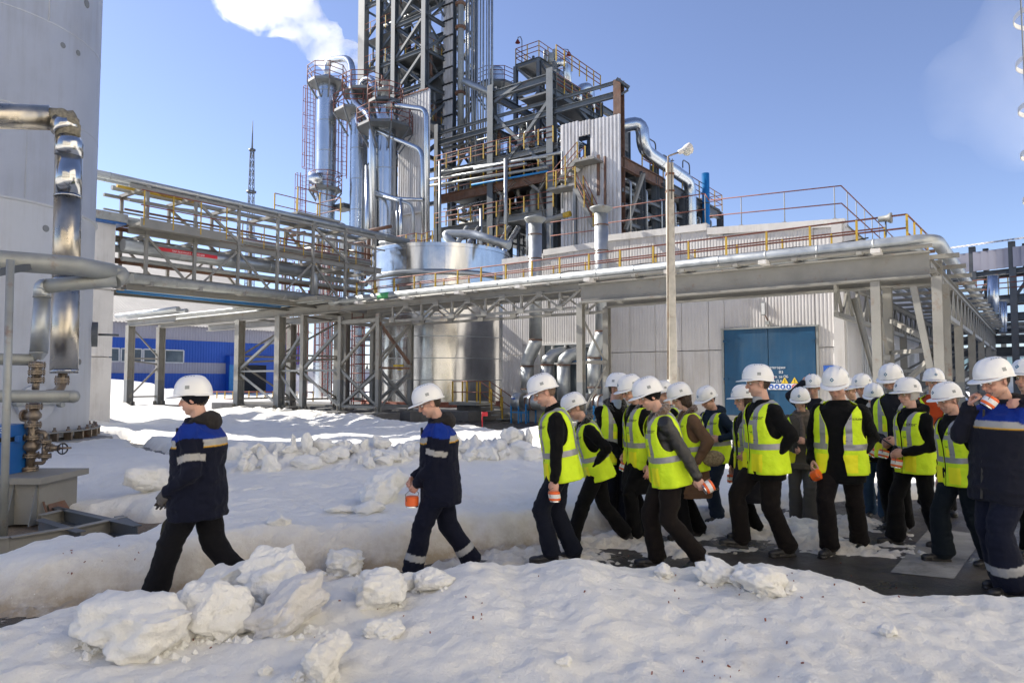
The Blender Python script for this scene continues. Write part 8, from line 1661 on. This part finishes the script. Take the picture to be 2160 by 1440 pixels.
put_text("РБЕЗ", .085, M_signwhite, mo, (xm + .10, 8.135, A(20, 905, 8.3).z - .03), xdir=X_, ndir=-Y_)["kind"] = "stuff"
b = MB(); ca = Vector((xm + .10, 8.118, A(20, 921, 8.3).z)); b.add([ca + Vector(v) for v in ((-.06, 0, .008), (.02, 0, .008), (.02, 0, -.008), (-.06, 0, -.008))], [(0, 1, 2, 3)]); b.add([ca + Vector(v) for v in ((.02, 0, .025), (.07, 0, 0), (.02, 0, -.025))], [(0, 1, 2)]); b.build("arrow_print", M_signwhite, mo, kind="stuff")
fr2 = thing("pump_base_frame", "low steel channel frame on the ground around the pump pedestal", "steel frame", ground_pt(150, 1120))
gpz = lambda px, py, z=.12: ground_pt(px, py, z)
for a, c, w_, m in (((20, 1150), (150, 1128), .16, M_steel_warm), ((150, 1128), (262, 1102), .14, M_steel_warm), ((82, 1108), (170, 1136), .14, M_steel_dark), ((108, 1080), (290, 1122), .14, M_steel_dark), ((88, 1098), (135, 1086), .14, M_steel_warm), ((250, 1100), (288, 1122), .13, M_steel_dark), ((-150, 1160), (20, 1150), .16, M_steel_warm)):
    ibeam("frame_channel", fr2, gpz(*a), gpz(*c), .09, w_, m, 'I')
b = MB(); b.add([ground_pt(90, 1108, .008), ground_pt(150, 1126, .008), ground_pt(250, 1104, .008), ground_pt(140, 1086, .008)], [(0, 1, 2, 3)]); b.build("drip_tray", M_asphalt, fr2)
# small flag, stick lamps
fg = thing("red_flag_marker", "small red marker plate on a thin red stake in the snow", "sign", at(1017, 908, 22)); c = at(1017, 908, 22); c.z = 0
b = MB(); b.tube([c, c + UP * (at(1017, 868, 22).z)], .018, 6); b.build("stake", M_redsign, fg); b = MB(); b.box(c + Vector((.09, -.01, at(1017, 873, 22).z)), (.17, .015, .13)); b.build("marker_plate", M_redsign, fg)
# steam
def plume(name, label, blobs, mm, vox):
    b = MB()
    for c, r in blobs: ell(b, c, (r, r, r), n=12, m=8)
    me = remesh(b, vox, 3, .5); v, n = mesh_np(me); set_co(me, v + n * (vox * 1.1 * fbm(v / (vox * 5), 3))[:, None]); finish(me, mm, name); o = link(name, me); set_props(o, label, kind="stuff"); return o
M_steam = steam_mat("steam_volume", 1.1, .38, .44, .26); rp = random.Random(8); bl = []
for k in range(34):
    f_ = k / 33; px = 772 - 250 * f_; py = 118 - 150 * f_ + 18 * math.sin(f_ * 7); rr = .7 + 2.5 * f_ ** .8
    c = at(px, py, 66); bl.append((c + Vector((rp.uniform(-1, 1), rp.uniform(-1, 1), rp.uniform(-1, 1))) * rr * .9, rr * rp.uniform(.7, 1.15)))
plume("steam_plume", "white steam plume drifting left from behind the lattice tower", bl, M_steam, .55)
M_wisp = steam_mat("thin_cloud_volume", .012, .035, .40, .35); bl = [(at(2080 + 150 * rp.random(), 60 + 190 * rp.random(), 120), rp.uniform(6, 11)) for k in range(12)]
plume("thin_cloud", "faint thin cloud in the upper right sky", bl, M_wisp, 2.2)
M_smallsteam = steam_mat("ground_steam_volume", .9, 1.3, .44, .2); bl = [(at(600 + 25 * rp.random() + 20 * k / 9, 862 - 62 * k / 9, 36), .35 + .05 * k) for k in range(10)]
plume("ground_steam", "small wisp of steam rising behind the left rack legs", bl, M_smallsteam, .15)
